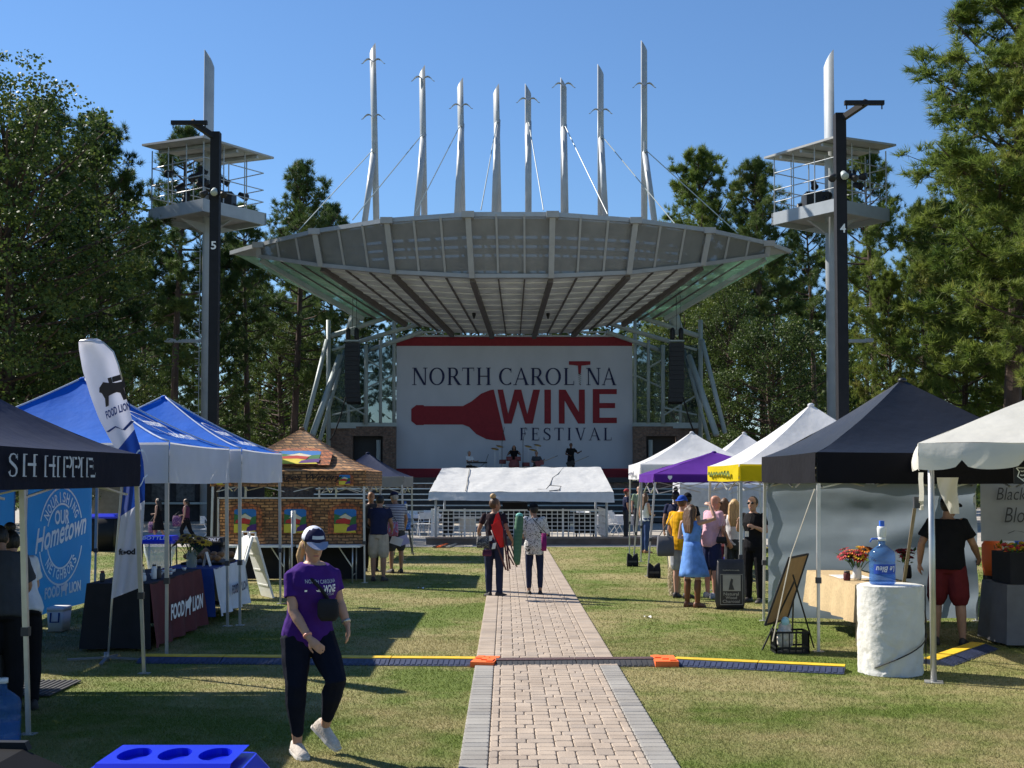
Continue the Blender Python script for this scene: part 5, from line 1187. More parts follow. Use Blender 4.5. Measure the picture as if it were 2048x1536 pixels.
# white covered barrel with the jug on top
bc = G(1797, 1356); bc.y += .33; bc.x += .03
br = thing('covered_weight_barrel', 'white cloth covered barrel weighing down the frame tent leg', 'barrel', bc)
def barfn(u, v):
    a = 2*math.pi*u; r = .34+.010*nz3(math.cos(a)*2, math.sin(a)*2, v*2)+.004*nz3(math.cos(a)*11, math.sin(a)*11, v*22)
    fold = .016*max(0, 1-6*abs(nz3(math.cos(a)*1.1+v*1.6, math.sin(a)*1.1, v*1.2+7)))*(.3+.9*v)+.010*max(0, 1-7*abs(nz3(math.cos(a)*2-v*2.2, math.sin(a)*2, v*1.5+2)))*v; return bc+Vector((math.cos(a)*(r-fold), math.sin(a)*(r-fold), .92*(1-v)+.004))
mb = MB(); mb.grid(barfn, 110, 80); mb.build('cover', mat('barrel_cover', (.60, .59, .55), .55, var=.07, bump=.5, bscale=16), br, True)
mb = MB(); mb.loft([ell(bc+Vector((0, 0, .92)), Vector((.33, 0, 0)), Vector((0, .33, 0)), 28), ell(bc+Vector((0, 0, .932)), Vector((.30, 0, 0)), Vector((0, .30, 0)), 28)]); mb.build('cover_top', MATS['barrel_cover'], br, True)
mb = MB(); mb.tube([bc+Vector((math.cos(a)*.355, math.sin(a)*.355, z)) for a, z in [(R(-15-12*k), .42-.033*k) for k in range(11)]], .007, 5); mb.tube([bc+Vector((.345, -.06, z)) for z in (.92, .6, .3, .05)], .006, 5); mb.build('tie_cord', M_BLACK, br)
jug('water_jug', 'blue water jug with hand pump on the white barrel', bc+Vector((-.10, -.05, .936)), 1.0, True, 'Le Bleu')
jb = G(2, 1492); jug('water_jug', 'blue water jug on the grass beside the navy stall', jb, 1.05, False)
# stand with jug behind the winery customers
st = G(808, 1110); t = thing('jug_stand', 'thin dark wire stand holding a water jug', 'stand', st)
for dx, dy in ((-.2, -.15), (.22, -.15), (-.12, .2), (.16, .2)): mb = MB(); mb.tube([st+Vector((dx*1.25, dy*1.2, 0)), st+Vector((dx*.7, dy*.7, .66))], .014, 6); mb.build('leg', M_BLACK, t)
mb = MB(); mb.lathe(st+Vector((0, 0, .66)), [(.2, 0), (.2, .03)], 16); mb.build('tray', M_BLACK, t)
jug('water_jug', 'blue water jug with white pump on the wire stand', st+Vector((.03, 0, .69)), 1.15)
# recycling bin with three holes, foreground
c = P(338, 1515, 3.25); bx, by = c.x, 3.28; t = thing('recycling_bin', 'bright blue recycling bin top with three bottle holes', 'bin', (bx, by, 0))
zt_ = P(338, 1496, 3.38).z
def rr(x0, x1, y0, y1, r, z, n=5):
    out = []
    for cx_, cy_, a0 in ((x1-r, y1-r, 0), (x0+r, y1-r, 90), (x0+r, y0+r, 180), (x1-r, y0+r, 270)):
        for k in range(n): a = R(a0+90*k/(n-1)); out.append(Vector((cx_+r*math.cos(a), cy_+r*math.sin(a), z)))
    return out
mb = MB(); mb.loft([rr(bx-.26, bx+.26, by-.20, by+.14, .05, .02), rr(bx-.30, bx+.30, by-.22, by+.15, .06, zt_-.30)]); mb.build('bin_body', mat('bin_blue_body', (.005, .016, .40), .35), t, True)
mb = MB(); mb.loft([rr(bx-.31, bx+.31, by-.26, by+.16, .06, zt_-.30), rr(bx-.30, bx+.30, by-.25, by+.155, .06, zt_-.12), rr(bx-.20, bx+.20, by-.20, by+.145, .03, zt_-.02)], True); mb.build('lid_skirt', M_BPLAST, t)
# top plate with real holes
ca = math.atan2(.1125, .054); angs = sorted([2*math.pi*k/20 for k in range(20)]+[ca, math.pi-ca, math.pi+ca, 2*math.pi-ca]); mb = MB(); n = len(angs); hx = [bx-.108, bx, bx+.108]; yA, yB = by-.085, by+.14
import itertools
for h in hx:
    rx = [h-.054, h+.054]
    circ = [Vector((h+.042*math.cos(q), (yA+yB)/2+.075*math.sin(q), zt_)) for q in angs]
    def onrect(a):
        dx, dy = math.cos(a), math.sin(a); s_ = min(.054/abs(dx) if abs(dx) > 1e-6 else 9, (yB-yA)/2/abs(dy) if abs(dy) > 1e-6 else 9); return Vector((h+dx*s_, (yA+yB)/2+dy*s_, zt_))
    sq = [onrect(q) for q in angs]; k0 = len(mb.v); mb.v += circ+sq+[v-Vector((0, 0, .07)) for v in circ]
    for k in range(n):
        mb.f += [(k0+k, k0+n+k, k0+n+(k+1) % n, k0+(k+1) % n), (k0+k, k0+(k+1) % n, k0+2*n+(k+1) % n, k0+2*n+k)]; mb.m += [0, 0]
    mb.f.append(tuple(k0+2*n+k for k in range(n))); mb.m.append(0)
for xa, xb in ((bx-.175, bx-.162), (bx+.162, bx+.175)): mb.add([(xa, yA, zt_), (xb, yA, zt_), (xb, yB, zt_), (xa, yB, zt_)], [(0, 1, 2, 3)])
mb.add([(bx-.175, yA, zt_), (bx+.175, yA, zt_), (bx+.175, yA-.015, zt_-.015), (bx-.175, yA-.015, zt_-.015)], [(3, 2, 1, 0)][::1]); mb.add([(bx-.175, yA-.015, zt_-.015), (bx+.175, yA-.015, zt_-.015), (bx+.21, yA-.10, zt_-.13), (bx-.21, yA-.10, zt_-.13)], [(3, 2, 1, 0)])
mb.build('lid_plate', M_BPLAST, t)
mb = MB(); mb.ball((bx+.235, by+.02, zt_-.09), .06, .07, .04); mb.build('lid_handle', M_BPLAST, t, True)
c = P(40, 1515, 3.25); bx2 = c.x; t = thing('litter_bin', 'black litter bin with a slanted hood and small logo', 'bin', (bx2, 3.3, 0))
zt2 = P(40, 1496, 3.3).z
mb = MB(); mb.loft([rr(bx2-.2, bx2+.17, 3.1, 3.45, .05, .02), rr(bx2-.24, bx2+.19, 3.05, 3.48, .05, zt2-.16)]); mb.build('bin_body', M_KPLAST, t, True)
mb = MB(); mb.prism([(bx2-.25, 3.04, zt2-.16), (bx2+.20, 3.04, zt2-.16), (bx2+.16, 3.04, zt2-.105), (bx2+.10, 3.04, zt2-.09), (bx2-.05, 3.04, zt2-.025), (bx2-.25, 3.04, zt2-.02)], (0, .36, 0)); mb.build('slanted_hood', mat('matte_black_plastic', (.006, .006, .007), .7, var=.1, spec=.08), t, fix=True)
mb = MB(); mb.prism([(bx2-.25, 3.405, zt2-.03), (bx2-.04, 3.405, zt2-.03), (bx2-.05, 3.405, zt2-.008), (bx2-.25, 3.405, zt2-.006)], (0, .03, 0)); mb.build('hood_rim', M_KPLAST, t, fix=True)
decal('logo_print', ring2d(.02, .026, 0, 360), M_GREYT, t, (bx2+.025, 3.032, zt2-.085), (1, 0, 0), (0, 0, .6)); decal('illegible_print', scribble(6, 3), M_GREYT, t, (bx2-.01, 3.032, zt2-.10), (.07, 0, 0), (0, 0, .012))
# bins by the stalls
def bag_bin(px, py, label, lid, w=.50, txt=None, zz=1.02, body='bag', D=None):
    b = G(px, py); t = thing('stall_bin', label, 'bin', b, 'festival bins'); x, y = b.x, b.y
    if body == 'bag':
        mb = MB(); rings = []
        for k in range(9):
            v = k/8; r = w/2*(1-.75*v**1.5)*(1 if v < 1 else .3); n = 16; rings.append([Vector((x+math.cos(2*math.pi*j/n)*r*(1+.12*math.sin(j*3.1+k)), y+math.sin(2*math.pi*j/n)*r, zz-.08-v*.72)) for j in range(n)])
        mb.loft(rings); mb.build('clear_bag', M_CLEAR, t, True)
        for dx, dy in ((-.22, -.18), (.22, -.18), (-.22, .18), (.22, .18)): mb = MB(); mb.tube([(x+dx*1.1, y+dy*1.1, 0), (x+dx, y+dy, zz-.08)], .012, 6); mb.build('frame_leg', M_BLACK, t)
    else: mb = MB(); mb.loft([rr(x-w*.42, x+w*.42, y-w*.42, y+w*.42, .05, .01), rr(x-w*.5, x+w*.5, y-w*.5, y+w*.5, .05, zz-.1)]); mb.build('bin_body', M_KPLAST, t, True)
    mb = MB(); mb.loft([rr(x-w*.55, x+w*.55, y-w*.5, y+w*.5, .04, zz-.11), rr(x-w*.55, x+w*.55, y-w*.5, y+w*.5, .04, zz-.06), rr(x-w*.47, x+w*.47, y-w*.38, y+w*.5, .04, zz+.01)]); mb.build('lid', lid, t)
    if txt: decal('lettering', text2d(txt, .02), M_WHT, t, (x-w*.42, y-w*.46, zz-.045), (w*.84, 0, 0), (0, .04, .05), None, .006)
bag_bin(318, 1212, 'blue-lidded bottle bin with a hanging clear bag behind the black-cloth table', M_BPLAST, .50, 'BOTTLES', 1.12)
bag_bin(418, 1208, 'black bin lettered TRASH ONLY beside the white table', M_KPLAST, .50, 'TRASH ONLY', 1.08, 'box')
bag_bin(210, 1102, 'dark bin with blue lid standing beyond the printed wall', M_BPLAST, .75, None, 1.05, 'box')
bag_bin(1438, 1160, 'blue tub standing behind the pink polo customer', M_BPLAST, .5, None, .45, 'box')
# white A-frame sign
a0 = G(497, 1196); t = thing('a_frame_sign', 'white plastic A-frame sign beside the white table', 'sign', a0); E = Vector((.87, .5, 0)); F = Vector((-.5, .87, 0))
for sg, nm in ((-1, 'front_panel'), (1, 'rear_panel')):
    b0_, b1_ = a0+E*sg*.34+Vector((0, 0, .01)), a0+E*sg*.03+Vector((0, 0, 1.06)); d = b1_-b0_; nn = (E*sg+Vector((0, 0, .28))).normalized()*.018; mb = MB()
    mb.cbox((b0_+b1_)/2, F*.31, d/2, nn); pn = mb.build(nm, M_WPLAST, t)
    mb = MB(); mb.cbox(b0_.lerp(b1_, .5)+nn*1.25, F*.24, d*.36, nn*.2); mb.build('poster', mat('sign_poster', (.62, .60, .52), .8, var=.08, scale=9), pn)
    for k in range(3): mb = MB(); mb.cbox(b0_.lerp(b1_, .2+.25*k)-nn*1.2, F*.29, d*.012, nn*.25); mb.build('stiffening_rib', M_WPLAST, pn)
for dy in (-.2, .2): c_ = a0+F*dy; mb = MB(); mb.tube([c_-E*.05+Vector((0, 0, 1.04)), c_-E*.05+Vector((0, 0, 1.13)), c_+E*.05+Vector((0, 0, 1.13)), c_+E*.05+Vector((0, 0, 1.04))], .018, 6); mb.build('handle', M_WPLAST, t, True)
# slim pole stand with leaflet holder near the walking woman
b = G(583, 1208); t = thing('leaflet_stand', 'slim white pole with a clipped leaflet behind the walking woman', 'stand', b)
mb = MB(); mb.tube([b, b+Vector((0, 0, 1.52))], .014, 8); mb.build('pole', M_POLE, t, True)
mb = MB(); mb.box(b.x+.01, b.x+.03, b.y-.02, b.y+.18, 1.15, 1.52); mb.build('leaflet', M_PAPER, t)
mb = MB(); mb.lathe(b, [(.16, 0), (.16, .015), (.02, .03)], 16); mb.build('base', M_KPLAST, t)
# bouquets
def bouquet(label, base, vase, n, r, h, cols, seed, vm=None, name='flower_bouquet', disc=True, group='cut flowers on the stalls', fs=1.35):
    t = thing(name, label, 'flowers', base, group); b = Vector(base); rd = random.Random(seed)
    mb = MB(); mb.lathe(b, [(.05*vase, 0), (.06*vase, .03), (.055*vase, .14*vase), (.045*vase, .19*vase)], 14); mb.build('vase', vm or M_GLASSJ, t, True)
    for i in range(n):
        a = rd.uniform(0, 6.28); q = r*math.sqrt(rd.random()); e = b+Vector((math.cos(a)*q, math.sin(a)*q*.9, h+rd.uniform(-.08, .06)-q*.35)); d = (e-b+Vector((0, -.12, .02))).normalized(); R_ = rd.uniform(.04, .065)*fs
        mb = MB(); mb.tube([b+Vector((0, 0, .05)), b.lerp(e, .6)+Vector((0, 0, .05)), e], .004, 4); st_ = mb.build('stem', M_GRN, t)
        x, y_ = frame(d); mb = MB(); k = 11
        for j in range(k):
            u = x*math.cos(2*math.pi*j/k)+y_*math.sin(2*math.pi*j/k); w = d.cross(u); mb.add([e+u*R_*.2, e+u*R_*.65+w*R_*.24+d*.008, e+u*R_*1.05, e+u*R_*.65-w*R_*.24+d*.008], [(0, 1, 2, 3)])
        fl = mb.build('flower_head', rd.choice(cols), t)
        if disc: mb = MB(); mb.lathe(e-d*.004, [(R_*.42, 0), (R_*.4, .012), (R_*.1, .018)], 8, d); mb.build('flower_centre', M_DISC, fl)
    mb = MB()
    for i in range(18):
        a = rd.uniform(0, 6.28); e = b+Vector((math.cos(a)*r*rd.uniform(.5, 1.1), math.sin(a)*r*rd.uniform(.4, 1), h*rd.uniform(.5, .95))); d = Vector((rd.gauss(0, 1), rd.gauss(0, 1), .4)).normalized(); s_ = frame(d)[0]
        mb.add([e, e+d*.05+s_*.022, e+d*.1, e+d*.05-s_*.022], [(0, 1, 2, 3)])
    mb.build('leaves', M_GRN, t)
bouquet('sunflowers in a glass vase on the white-cloth table', (-4.55, 17.45, .785), 1.3, 24, .24, .46, [M_YEL, mat('dull_gold', (.35, .2, .03), .8)], 1)
bouquet('red and yellow bouquet in a white jar on the burlap table', (4.35, 15.5, .775), .95, 26, .20, .40, [M_YEL, M_FRED, M_FORG, M_FRED], 2, M_WPLAST)
bouquet('sunflowers standing tall on the flower stall', (6.42, 14.95, 1.15), .9, 7, .12, .38, [M_YEL, M_FORG], 5, M_KPLAST)
bouquet('small dark red blooms beside the water jug', (5.05, 15.7, .775), .9, 8, .09, .36, [M_FRED], 8, M_KPLAST)
# flower boxes
for k, x in enumerate((6.05, 6.75, 7.45)):
    t = thing('flower_box', 'black box packed with cut flowers on the flower stall', 'flower box', (x+.3, 15.2, .765), 'black flower boxes')
    mb = MB(); mb.box(x, x+.64, 14.92, 15.5, .766, 1.145); mb.build('box', M_BLK2, t)
    rd = random.Random(40+k)
    for nm, m_, n in (('leaves', M_GRN, 90), ('blooms', M_YEL, 26), ('blooms', M_FRED, 18), ('blooms', M_FORG, 16)):
        mb = MB()
        for i in range(n):
            e = Vector((x+rd.uniform(.02, .62), rd.uniform(14.93, 15.48), 1.13+rd.uniform(0, .11))); R_ = rd.uniform(.02, .045)
            if nm == 'leaves': d = Vector((rd.gauss(0, 1), rd.gauss(0, 1), .6)).normalized(); s_ = frame(d)[0]; mb.add([e, e+d*.04+s_*.02, e+d*.09, e+d*.04-s_*.02], [(0, 1, 2, 3)])
            else: mb.ball(e, R_, R_, R_*.6, None, 7, 4)
        o = mb.build(nm, m_, t, nm == 'blooms'); o['kind'] = 'stuff'
# goods on the black-cloth table
rd = random.Random(12)
for k in range(9):
    x, y = -4.95+rd.uniform(0, .55), 14.75+k*.1+rd.uniform(-.03, .03); h = rd.uniform(.08, .2)
    t = thing('jar', 'small jar or bottle of sauce on the black-cloth table', 'jar', (x, y, .80), 'jars on the black-cloth table')
    mb = MB(); mb.lathe((x, y, .802), [(.028, 0), (.032, .01), (.032, h*.8), (.02, h)], 10); mb.build('jar_body', rd.choice([M_GLASSJ, M_WPLAST, MATS['maroon_cloth'], M_DARKJ]), t, True)
    mb = MB(); mb.lathe((x, y, .802+h), [(.022, 0), (.022, .02)], 10); mb.build('lid', rd.choice([M_DARKJ, M_WPLAST, M_TINT]), t, True)
for k in range(14):
    x, y = -4.42-rd.uniform(0, .3), 15.7+k*.085
    t = thing('sample_cup', 'small paper sample cup on the black-cloth table', 'cup', (x, y, .80), 'sample cups on the black-cloth table'); mb = MB(); mb.lathe((x, y, .802), [(.018, 0), (.026, .04)], 9); mb.build('cup_wall', M_PAPER, t, True); mb = MB(); mb.lathe((x, y, .842), [(.024, 0), (.02, .006)], 9); mb.build('sauce', M_TINT, t)
t = thing('paper_menu', 'pale printed menu lying on the burlap table', 'menu', (4.42, 16.0, .772)); mb = MB(); mb.box(4.2, 4.62, 15.7, 16.3, .7725, .776); mb.build('sheet', M_PAPER, t); mb = MB(); mb.box(4.24, 4.58, 16.1, 16.25, .7765, .778); mb.build('print', M_GREYT, t)
t = thing('jam_jar', 'dark red jam jar on the burlap table', 'jar', (4.2, 15.42, .772)); mb = MB(); mb.lathe((4.2, 15.42, .772), [(.04, 0), (.045, .02), (.045, .08), (.035, .1)], 12); mb.build('jar_body', M_MAROON, t, True); mb = MB(); mb.lathe((4.2, 15.42, .872), [(.038, 0), (.038, .018)], 12); mb.build('lid', M_DARKJ, t, True)
t = thing('bread_tray', 'dark tray heaped with rolls on the white-cloth table', 'tray', (-4.55, 18.4, .785)); mb = MB(); mb.box(-4.85, -4.25, 18.0, 18.9, .785, .82); mb.build('tray', M_KPLAST, t)
for k in range(16): mb = MB(); mb.ball((-4.8+rd.uniform(0, .5), 18.1+rd.uniform(0, .75), .86+rd.uniform(0, .07)), .06, .06, .045); mb.build('bread_roll', mat('crust', (.30, .15, .06), .8, var=.3, scale=20), t, True)
t = thing('name_card', 'folded white name card beside the sunflowers', 'card', (-4.4, 17.75, .785)); mb = MB(); mb.add([(-4.46, 17.7, .786), (-4.46, 17.85, .786), (-4.42, 17.85, .99), (-4.42, 17.7, .99), (-4.36, 17.7, .786), (-4.36, 17.85, .786)], [(0, 1, 2, 3), (3, 2, 5, 4)]); mb.build('card', M_PAPER, t)
# cooler, boards and mats at the navy stall
c = G(118, 1262); t = thing('cooler', 'white and blue picnic cooler below the printed blue wall', 'cooler', c); mb = MB(); mb.loft([rr(c.x-.10, c.x+.10, c.y-.15, c.y+.15, .03, .01), rr(c.x-.115, c.x+.115, c.y-.16, c.y+.16, .03, .28)]); mb.build('box', M_WPLAST, t, True); mb = MB(); mb.loft([rr(c.x-.12, c.x+.12, c.y-.165, c.y+.165, .03, .28), rr(c.x-.115, c.x+.115, c.y-.16, c.y+.16, .03, .33)]); mb.build('lid', M_WPLAST, t, True); mb = MB(); mb.tube([(c.x-.05, c.y-.17, .26), (c.x-.05, c.y-.19, .14), (c.x+.06, c.y-.19, .14), (c.x+.06, c.y-.17, .26)], .012, 6); mb.build('handle', MATS['blue_cloth'], t)
c = G(15, 1318); t = thing('display_platform', 'low wooden platform with grey top under the navy canopy', 'platform', (c.x, c.y+.3, 0)); mb = MB(); mb.box(c.x-.6, c.x+.12, c.y, c.y+.7, .09, .125); mb.build('top', mat('grey_board', (.16, .16, .18), .8), t)
for yy in (c.y+.02, c.y+.6): mb = MB(); mb.box(c.x-.58, c.x+.1, yy, yy+.08, .0, .088); mb.build('bearer', M_WOOD, t)
c = G(30, 1395); t = thing('rubber_mat', 'black ribbed rubber mat on the grass under the navy canopy', 'mat', (c.x, c.y+.3, 0)); mb = MB(); mb.box(c.x-.8, c.x+.32, c.y, c.y+.85, .012, .024); mb.build('mat_sheet', M_KRAMP, t)
for k in range(20): mb = MB(); x = c.x-.78+k*.055; mb.box(x, x+.022, c.y+.01, c.y+.84, .0245, .032); mb.build('rib', M_KRAMP, t)
tb5 = cloth_table('black-draped counter inside the navy stall', -5.9, -4.75, 10.9, 11.6, .86, [M_BLK2], .05, group='draped vendor tables')
# feather flag
M_FLAGW = mat('flag_white', (.60, .60, .68), .75, var=.04, trans=.3); M_FLAGB = mat('flag_blue', (.012, .05, .28), .75, var=.08, trans=.3); M_ORNG = MATS['orange_plastic']
fb = G(213, 1322); FD = fb.y; fl = thing('feather_flag', 'tall white and blue feather flag on a cross base', 'flag', fb)
LE = [(157, 684), (158, 700), (165, 740), (180, 790), (198, 838), (216, 872), (235, 905), (246, 935), (248, 965), (244, 1005), (240, 1045), (235, 1090), (229, 1140), (222, 1198)]
RE_ = [(159, 682), (197, 676), (228, 705), (241, 745), (250, 785), (259, 820), (270, 862), (280, 893), (287, 925), (290, 970), (289, 1015), (286, 1065), (281, 1120), (278, 1176)]
def cr(L, t):
    k = min(len(L)-2, int(t*(len(L)-1))); f_ = t*(len(L)-1)-k; return (L[k][0]+(L[k+1][0]-L[k][0])*f_, L[k][1]+(L[k+1][1]-L[k][1])*f_)
def flagfn(u, v):
    a, b = cr(LE, v), cr(RE_, v); return P(a[0]+(b[0]-a[0])*u, a[1]+(b[1]-a[1])*u, FD-.12+.10*math.sin(v*5)+.03*math.sin(u*6+v*4)+.02*math.sin(u*13+v*9)*v)
for nm, v0, v1, m_ in (('flag_top', 0, .455, M_FLAGW), ('flag_middle', .455, .745, M_FLAGB), ('flag_bottom', .745, 1, M_FLAGW)):
    mb = MB(); mb.grid(lambda u, v: flagfn(u, v0+(v1-v0)*v), 14, 26); o = mb.build(nm, m_, fl, True)
    if nm == 'flag_top':
        S_ = bvh(o)
        rt_ = (P(262, 775, FD)-P(208, 797, FD)); up_ = Vector((rt_.z*-.35, 0, rt_.x)).normalized()
        decal('lion_emblem', ([(1-x, y) for x, y in LIONP], [tuple(range(len(LIONP)))]), mat('lion_brown', (.05, .035, .03), .8), fl, P(204, 818, FD), P(254, 798, FD)-P(204, 818, FD), Vector((-.04, 0, .30)), S_, .012, ray=Vector((0, 1, 0)), cut=.03)
        decal('emblem_bar', poly2d([(0,0),(1,0),(1,1),(0,1)]), MATS['lion_brown'], fl, P(222, 768, FD), P(244, 760, FD)-P(222, 768, FD), Vector((-.015, 0, .06)), S_, .014, ray=Vector((0, 1, 0)))
        decal('lettering', text2d('FOOD LION', .03), MATS['blue_cloth'], fl, P(215, 839, FD), P(262, 818, FD)-P(215, 839, FD), Vector((-.02, 0, .09)), S_, .012, ray=Vector((0, 1, 0)))
        decal('chevron_print', stroke([(0, 0), (.35, .45), (.72, .1), (1, .95)], .14), MATS['blue_cloth'], fl, P(216, 864, FD), P(266, 862, FD)-P(216, 864, FD), Vector((0, 0, .12)), S_, .012, ray=Vector((0, 1, 0)))
    if nm == 'flag_middle':
        S_ = bvh(o); decal('ring_print', ring2d(.42, .47, 20, 340), M_WHT, fl, P(284, 937, FD), Vector((.16, 0, 0)), Vector((0, 0, .46)), S_, .012, ray=Vector((0, 1, 0)))
        decal('lettering', text2d('Nourishing', .02, .3), M_WHT, fl, P(273, 948, FD), Vector((.08, 0, .01)), Vector((0, 0, .12)), S_, .012, ray=Vector((0, 1, 0)))
    if nm == 'flag_bottom':
        S_ = bvh(o); decal('lettering', text2d('food', .05), mat('print_black', (.02, .02, .03), .8), fl, P(251, 1107, FD), Vector((.175, 0, .0)), Vector((0, 0, .07)), S_, .012, ray=Vector((0, 1, 0)))
mb = MB(); mb.tube([flagfn(1.005, t) if t < .28 else P(*cr(RE_ if t < .0 else LE, t), FD-.05) for t in [0, .05, .1, .15, .2, .27]], .009, 6); mb.tube([P(*cr(LE, .5), FD), P(244, 960, FD), P(236, 1060, FD), P(224, 1200, FD), P(216, 1316, FD)], .012, 6); mb.build('flag_pole', M_POLE, fl, True)
for d in (Vector((-.42, -.05, -.012)), Vector((.5, -.02, -.02)), Vector((.05, -.35, -.02)), Vector((.0, .35, -.02))): mb = MB(); mb.bar(fb+Vector((0, 0, .04)), fb+d+Vector((0, 0, .035)), .035, .02); mb.build('base_leg', mat('grey_steel', (.25, .26, .28), .4, .5), fl)
mb = MB(); mb.lathe(fb, [(.03, 0), (.03, .1)], 10); mb.build('spigot', MATS['grey_steel'], fl, True)
# cable ramps
def ramp(A, B, label, base, lid, ends=None, name='cable_ramp', w=.42, n=1, group='cable ramps across the lawn'):
    A, B = Vector(A), Vector(B)
    for i in range(n):
        a, b = A.lerp(B, i/n), A.lerp(B, (i+1)/n); d = (b-a).normalized(); y = Vector((-d.y, d.x, 0)); t = thing(name, label, 'cable ramp', (a+b)/2, group); b2 = b-d*.012
        prof = [(-w/2, .010), (-w*.12, .058), (w*.2, .058), (w/2, .010)]
        mb = MB(); mb.loft([[q+y*x_+Vector((0, 0, z)) for x_, z in prof]+[q+y*w/2, q-y*w/2] for q in (a, b2)]); mb.build('ramp_base', base, t, fix=True)
        k = int((b-a).length/.06)
        for j in range(k):
            q = a+d*(.03+j*.06); mb = MB(); mb.cbox(q-y*w*.31+Vector((0, 0, .036)), d*.018, y*w*.15+Vector((0, 0, .019)), Vector((0, 0, .004))); mb.build('tread', base, t)
        mb = MB(); mb.cbox((a+b2)/2+Vector((0, 0, .062))+y*.03, d*((b2-a).length/2), y*w*.19, Vector((0, 0, .005))); mb.build('lid', lid, t)
def gp(px, py): return G(px, py)
ramp(gp(285, 1322), gp(952, 1328), 'yellow-topped blue cable ramp section left of the path', M_BRAMP, M_YRAMP, n=4)
ramp(gp(992, 1331), gp(1310, 1328), 'black rubber cable ramp section crossing the paver path', M_KRAMP, mat('black_orange_lid', (.09, .05, .045), .6, var=.5, scale=30), n=2)
ramp(gp(1350, 1328), gp(1692, 1344), 'yellow-topped blue cable ramp section right of the path', M_BRAMP, M_YRAMP, n=2)
ramp(gp(1868, 1330), gp(1962, 1296), 'yellow-topped cable ramp section behind the white barrel', M_BRAMP, M_YRAMP, n=1)
for a_, b_, lab in ((gp(948, 1329), gp(994, 1330), 'orange cable ramp connector at the left path edge'), (gp(1306, 1328), gp(1352, 1328), 'orange cable ramp connector on the grass right of the path')):
    t = thing('ramp_connector', lab, 'cable ramp', (a_+b_)/2); d = (b_-a_).normalized(); y = Vector((-d.y, d.x, 0))
    mb = MB(); mb.cbox((a_+b_)/2+Vector((0, 0, .032)), d*(b_-a_).length*.5, y*.24, Vector((0, 0, .032))); mb.build('body', M_ORG, t)
    for k in (-1, 0, 1): mb = MB(); mb.cbox(a_.lerp(b_, .5+.28*k)+y*-.10*k+Vector((0, 0, .069)), d*.035, y*.09, Vector((0, 0, .006))); mb.build('tooth', M_ORG, t)
# easel board, crate, charcoal sack
t = thing('easel_board', 'tall framed board leaning back on a thin easel, brown back showing', 'easel', G(1575, 1285)); q = [P(1530, 1250, 14.5), P(1574, 1238, 14.9), P(1616, 1108, 14.9), P(1578, 1116, 14.5)]
mb = MB(); mb.prism(q, Vector((.012, .03, 0))); mb.build('board', mat('board_brown', (.30, .19, .09), .8, var=.15, scale=6), t, fix=True)
for k in range(4): mb = MB(); mb.bar(q[k], q[(k+1) % 4], .022); mb.build('frame_bar', M_BLACK, t)
for a_, b_ in (((1524, 1290, 14.7), (1590, 1160, 14.45)), ((1628, 1288, 14.9), (1586, 1150, 14.5)), ((1584, 1270, 15.4), (1588, 1150, 14.9))):
    a_ = P(*a_); a_.z = max(.0, a_.z) if a_.z > .1 else .0; mb = MB(); mb.tube([a_, P(*b_)], .011, 6); mb.build('easel_leg', M_BLACK, t)
c = G(1585, 1308); c.y += .14; t = thing('milk_crate', 'black plastic milk crate holding a stuffed bag', 'crate', c); w, d_, h = .19, .15, .26
for z in (.012, .07, .25):
    for a_, b_ in (((-w, -d_), (w, -d_)), ((w, -d_), (w, d_)), ((w, d_), (-w, d_)), ((-w, d_), (-w, -d_))): mb = MB(); mb.bar(c+Vector((*a_, z)), c+Vector((*b_, z)), .018, .022); mb.build('rim', M_KPLAST, t)
for k in range(6):
    for sx, f_ in ((-1, 0), (1, 0), (-1, 1), (1, 1)):
        p_ = c+(Vector((-w+2*w*k/5, sx*d_, 0)) if f_ == 0 else Vector((sx*w, -d_+2*d_*k/5, 0))); mb = MB(); mb.bar(p_, p_+Vector((0, 0, .25)), .012); mb.build('slat', M_KPLAST, t)
mb = MB(); mb.box(c.x-w, c.x+w, c.y-d_, c.y+d_, .004, .012); mb.build('crate_floor', M_KPLAST, t)
t = thing('stuffed_bag', 'crumpled pale bag poking out of the milk crate', 'bag', c+Vector((-.06, 0, .03))); mb = MB(); mb.ball(c+Vector((-.06, 0, .17)), .11, .10, .15); mb.ball(c+Vector((-.05, .02, .28)), .08, .07, .09); me = evalmesh(mb, .012)
for v in me.vertices: v.co += Vector((nz3(v.co.x*22, v.co.y*22, v.co.z*22), nz3(v.co.y*22, v.co.z*22, v.co.x*22), 0))*.018
link('sack', me, mat('pale_sack', (.50, .46, .40), .8, var=.2, scale=18), t, True); mb = MB(); mb.ball(c+Vector((-.05, 0, .36)), .05, .05, .06); mb.build('blue_wrap', mat('pale_blue', (.35, .58, .62), .7), t, True)
c = G(1462, 1219); c.y += .08; t = thing('charcoal_sack', 'upright dark paper sack printed Natural Wood Charcoal', 'sack', c)
mb = MB(); mb.loft([rr(c.x-.21, c.x+.21, c.y-.07, c.y+.07, .05, .01), rr(c.x-.23, c.x+.23, c.y-.10, c.y+.10, .06, .12), rr(c.x-.22, c.x+.23, c.y-.09, c.y+.09, .06, .5), rr(c.x-.20, c.x+.22, c.y-.05, c.y+.05, .03, .72), rr(c.x-.20, c.x+.22, c.y-.02, c.y+.02, .015, .78)]); mb.build('sack_body', mat('dark_sack', (.045, .040, .042), .55, var=.2, bump=.3, bscale=12), t, True)
M_SK = mat('sack_print', (.36, .33, .30), .8)
decal('illegible_print', scribble(10, 5), M_SK, t, (c.x-.13, c.y-.095, .60), (.26, 0, 0), (0, 0, .03))
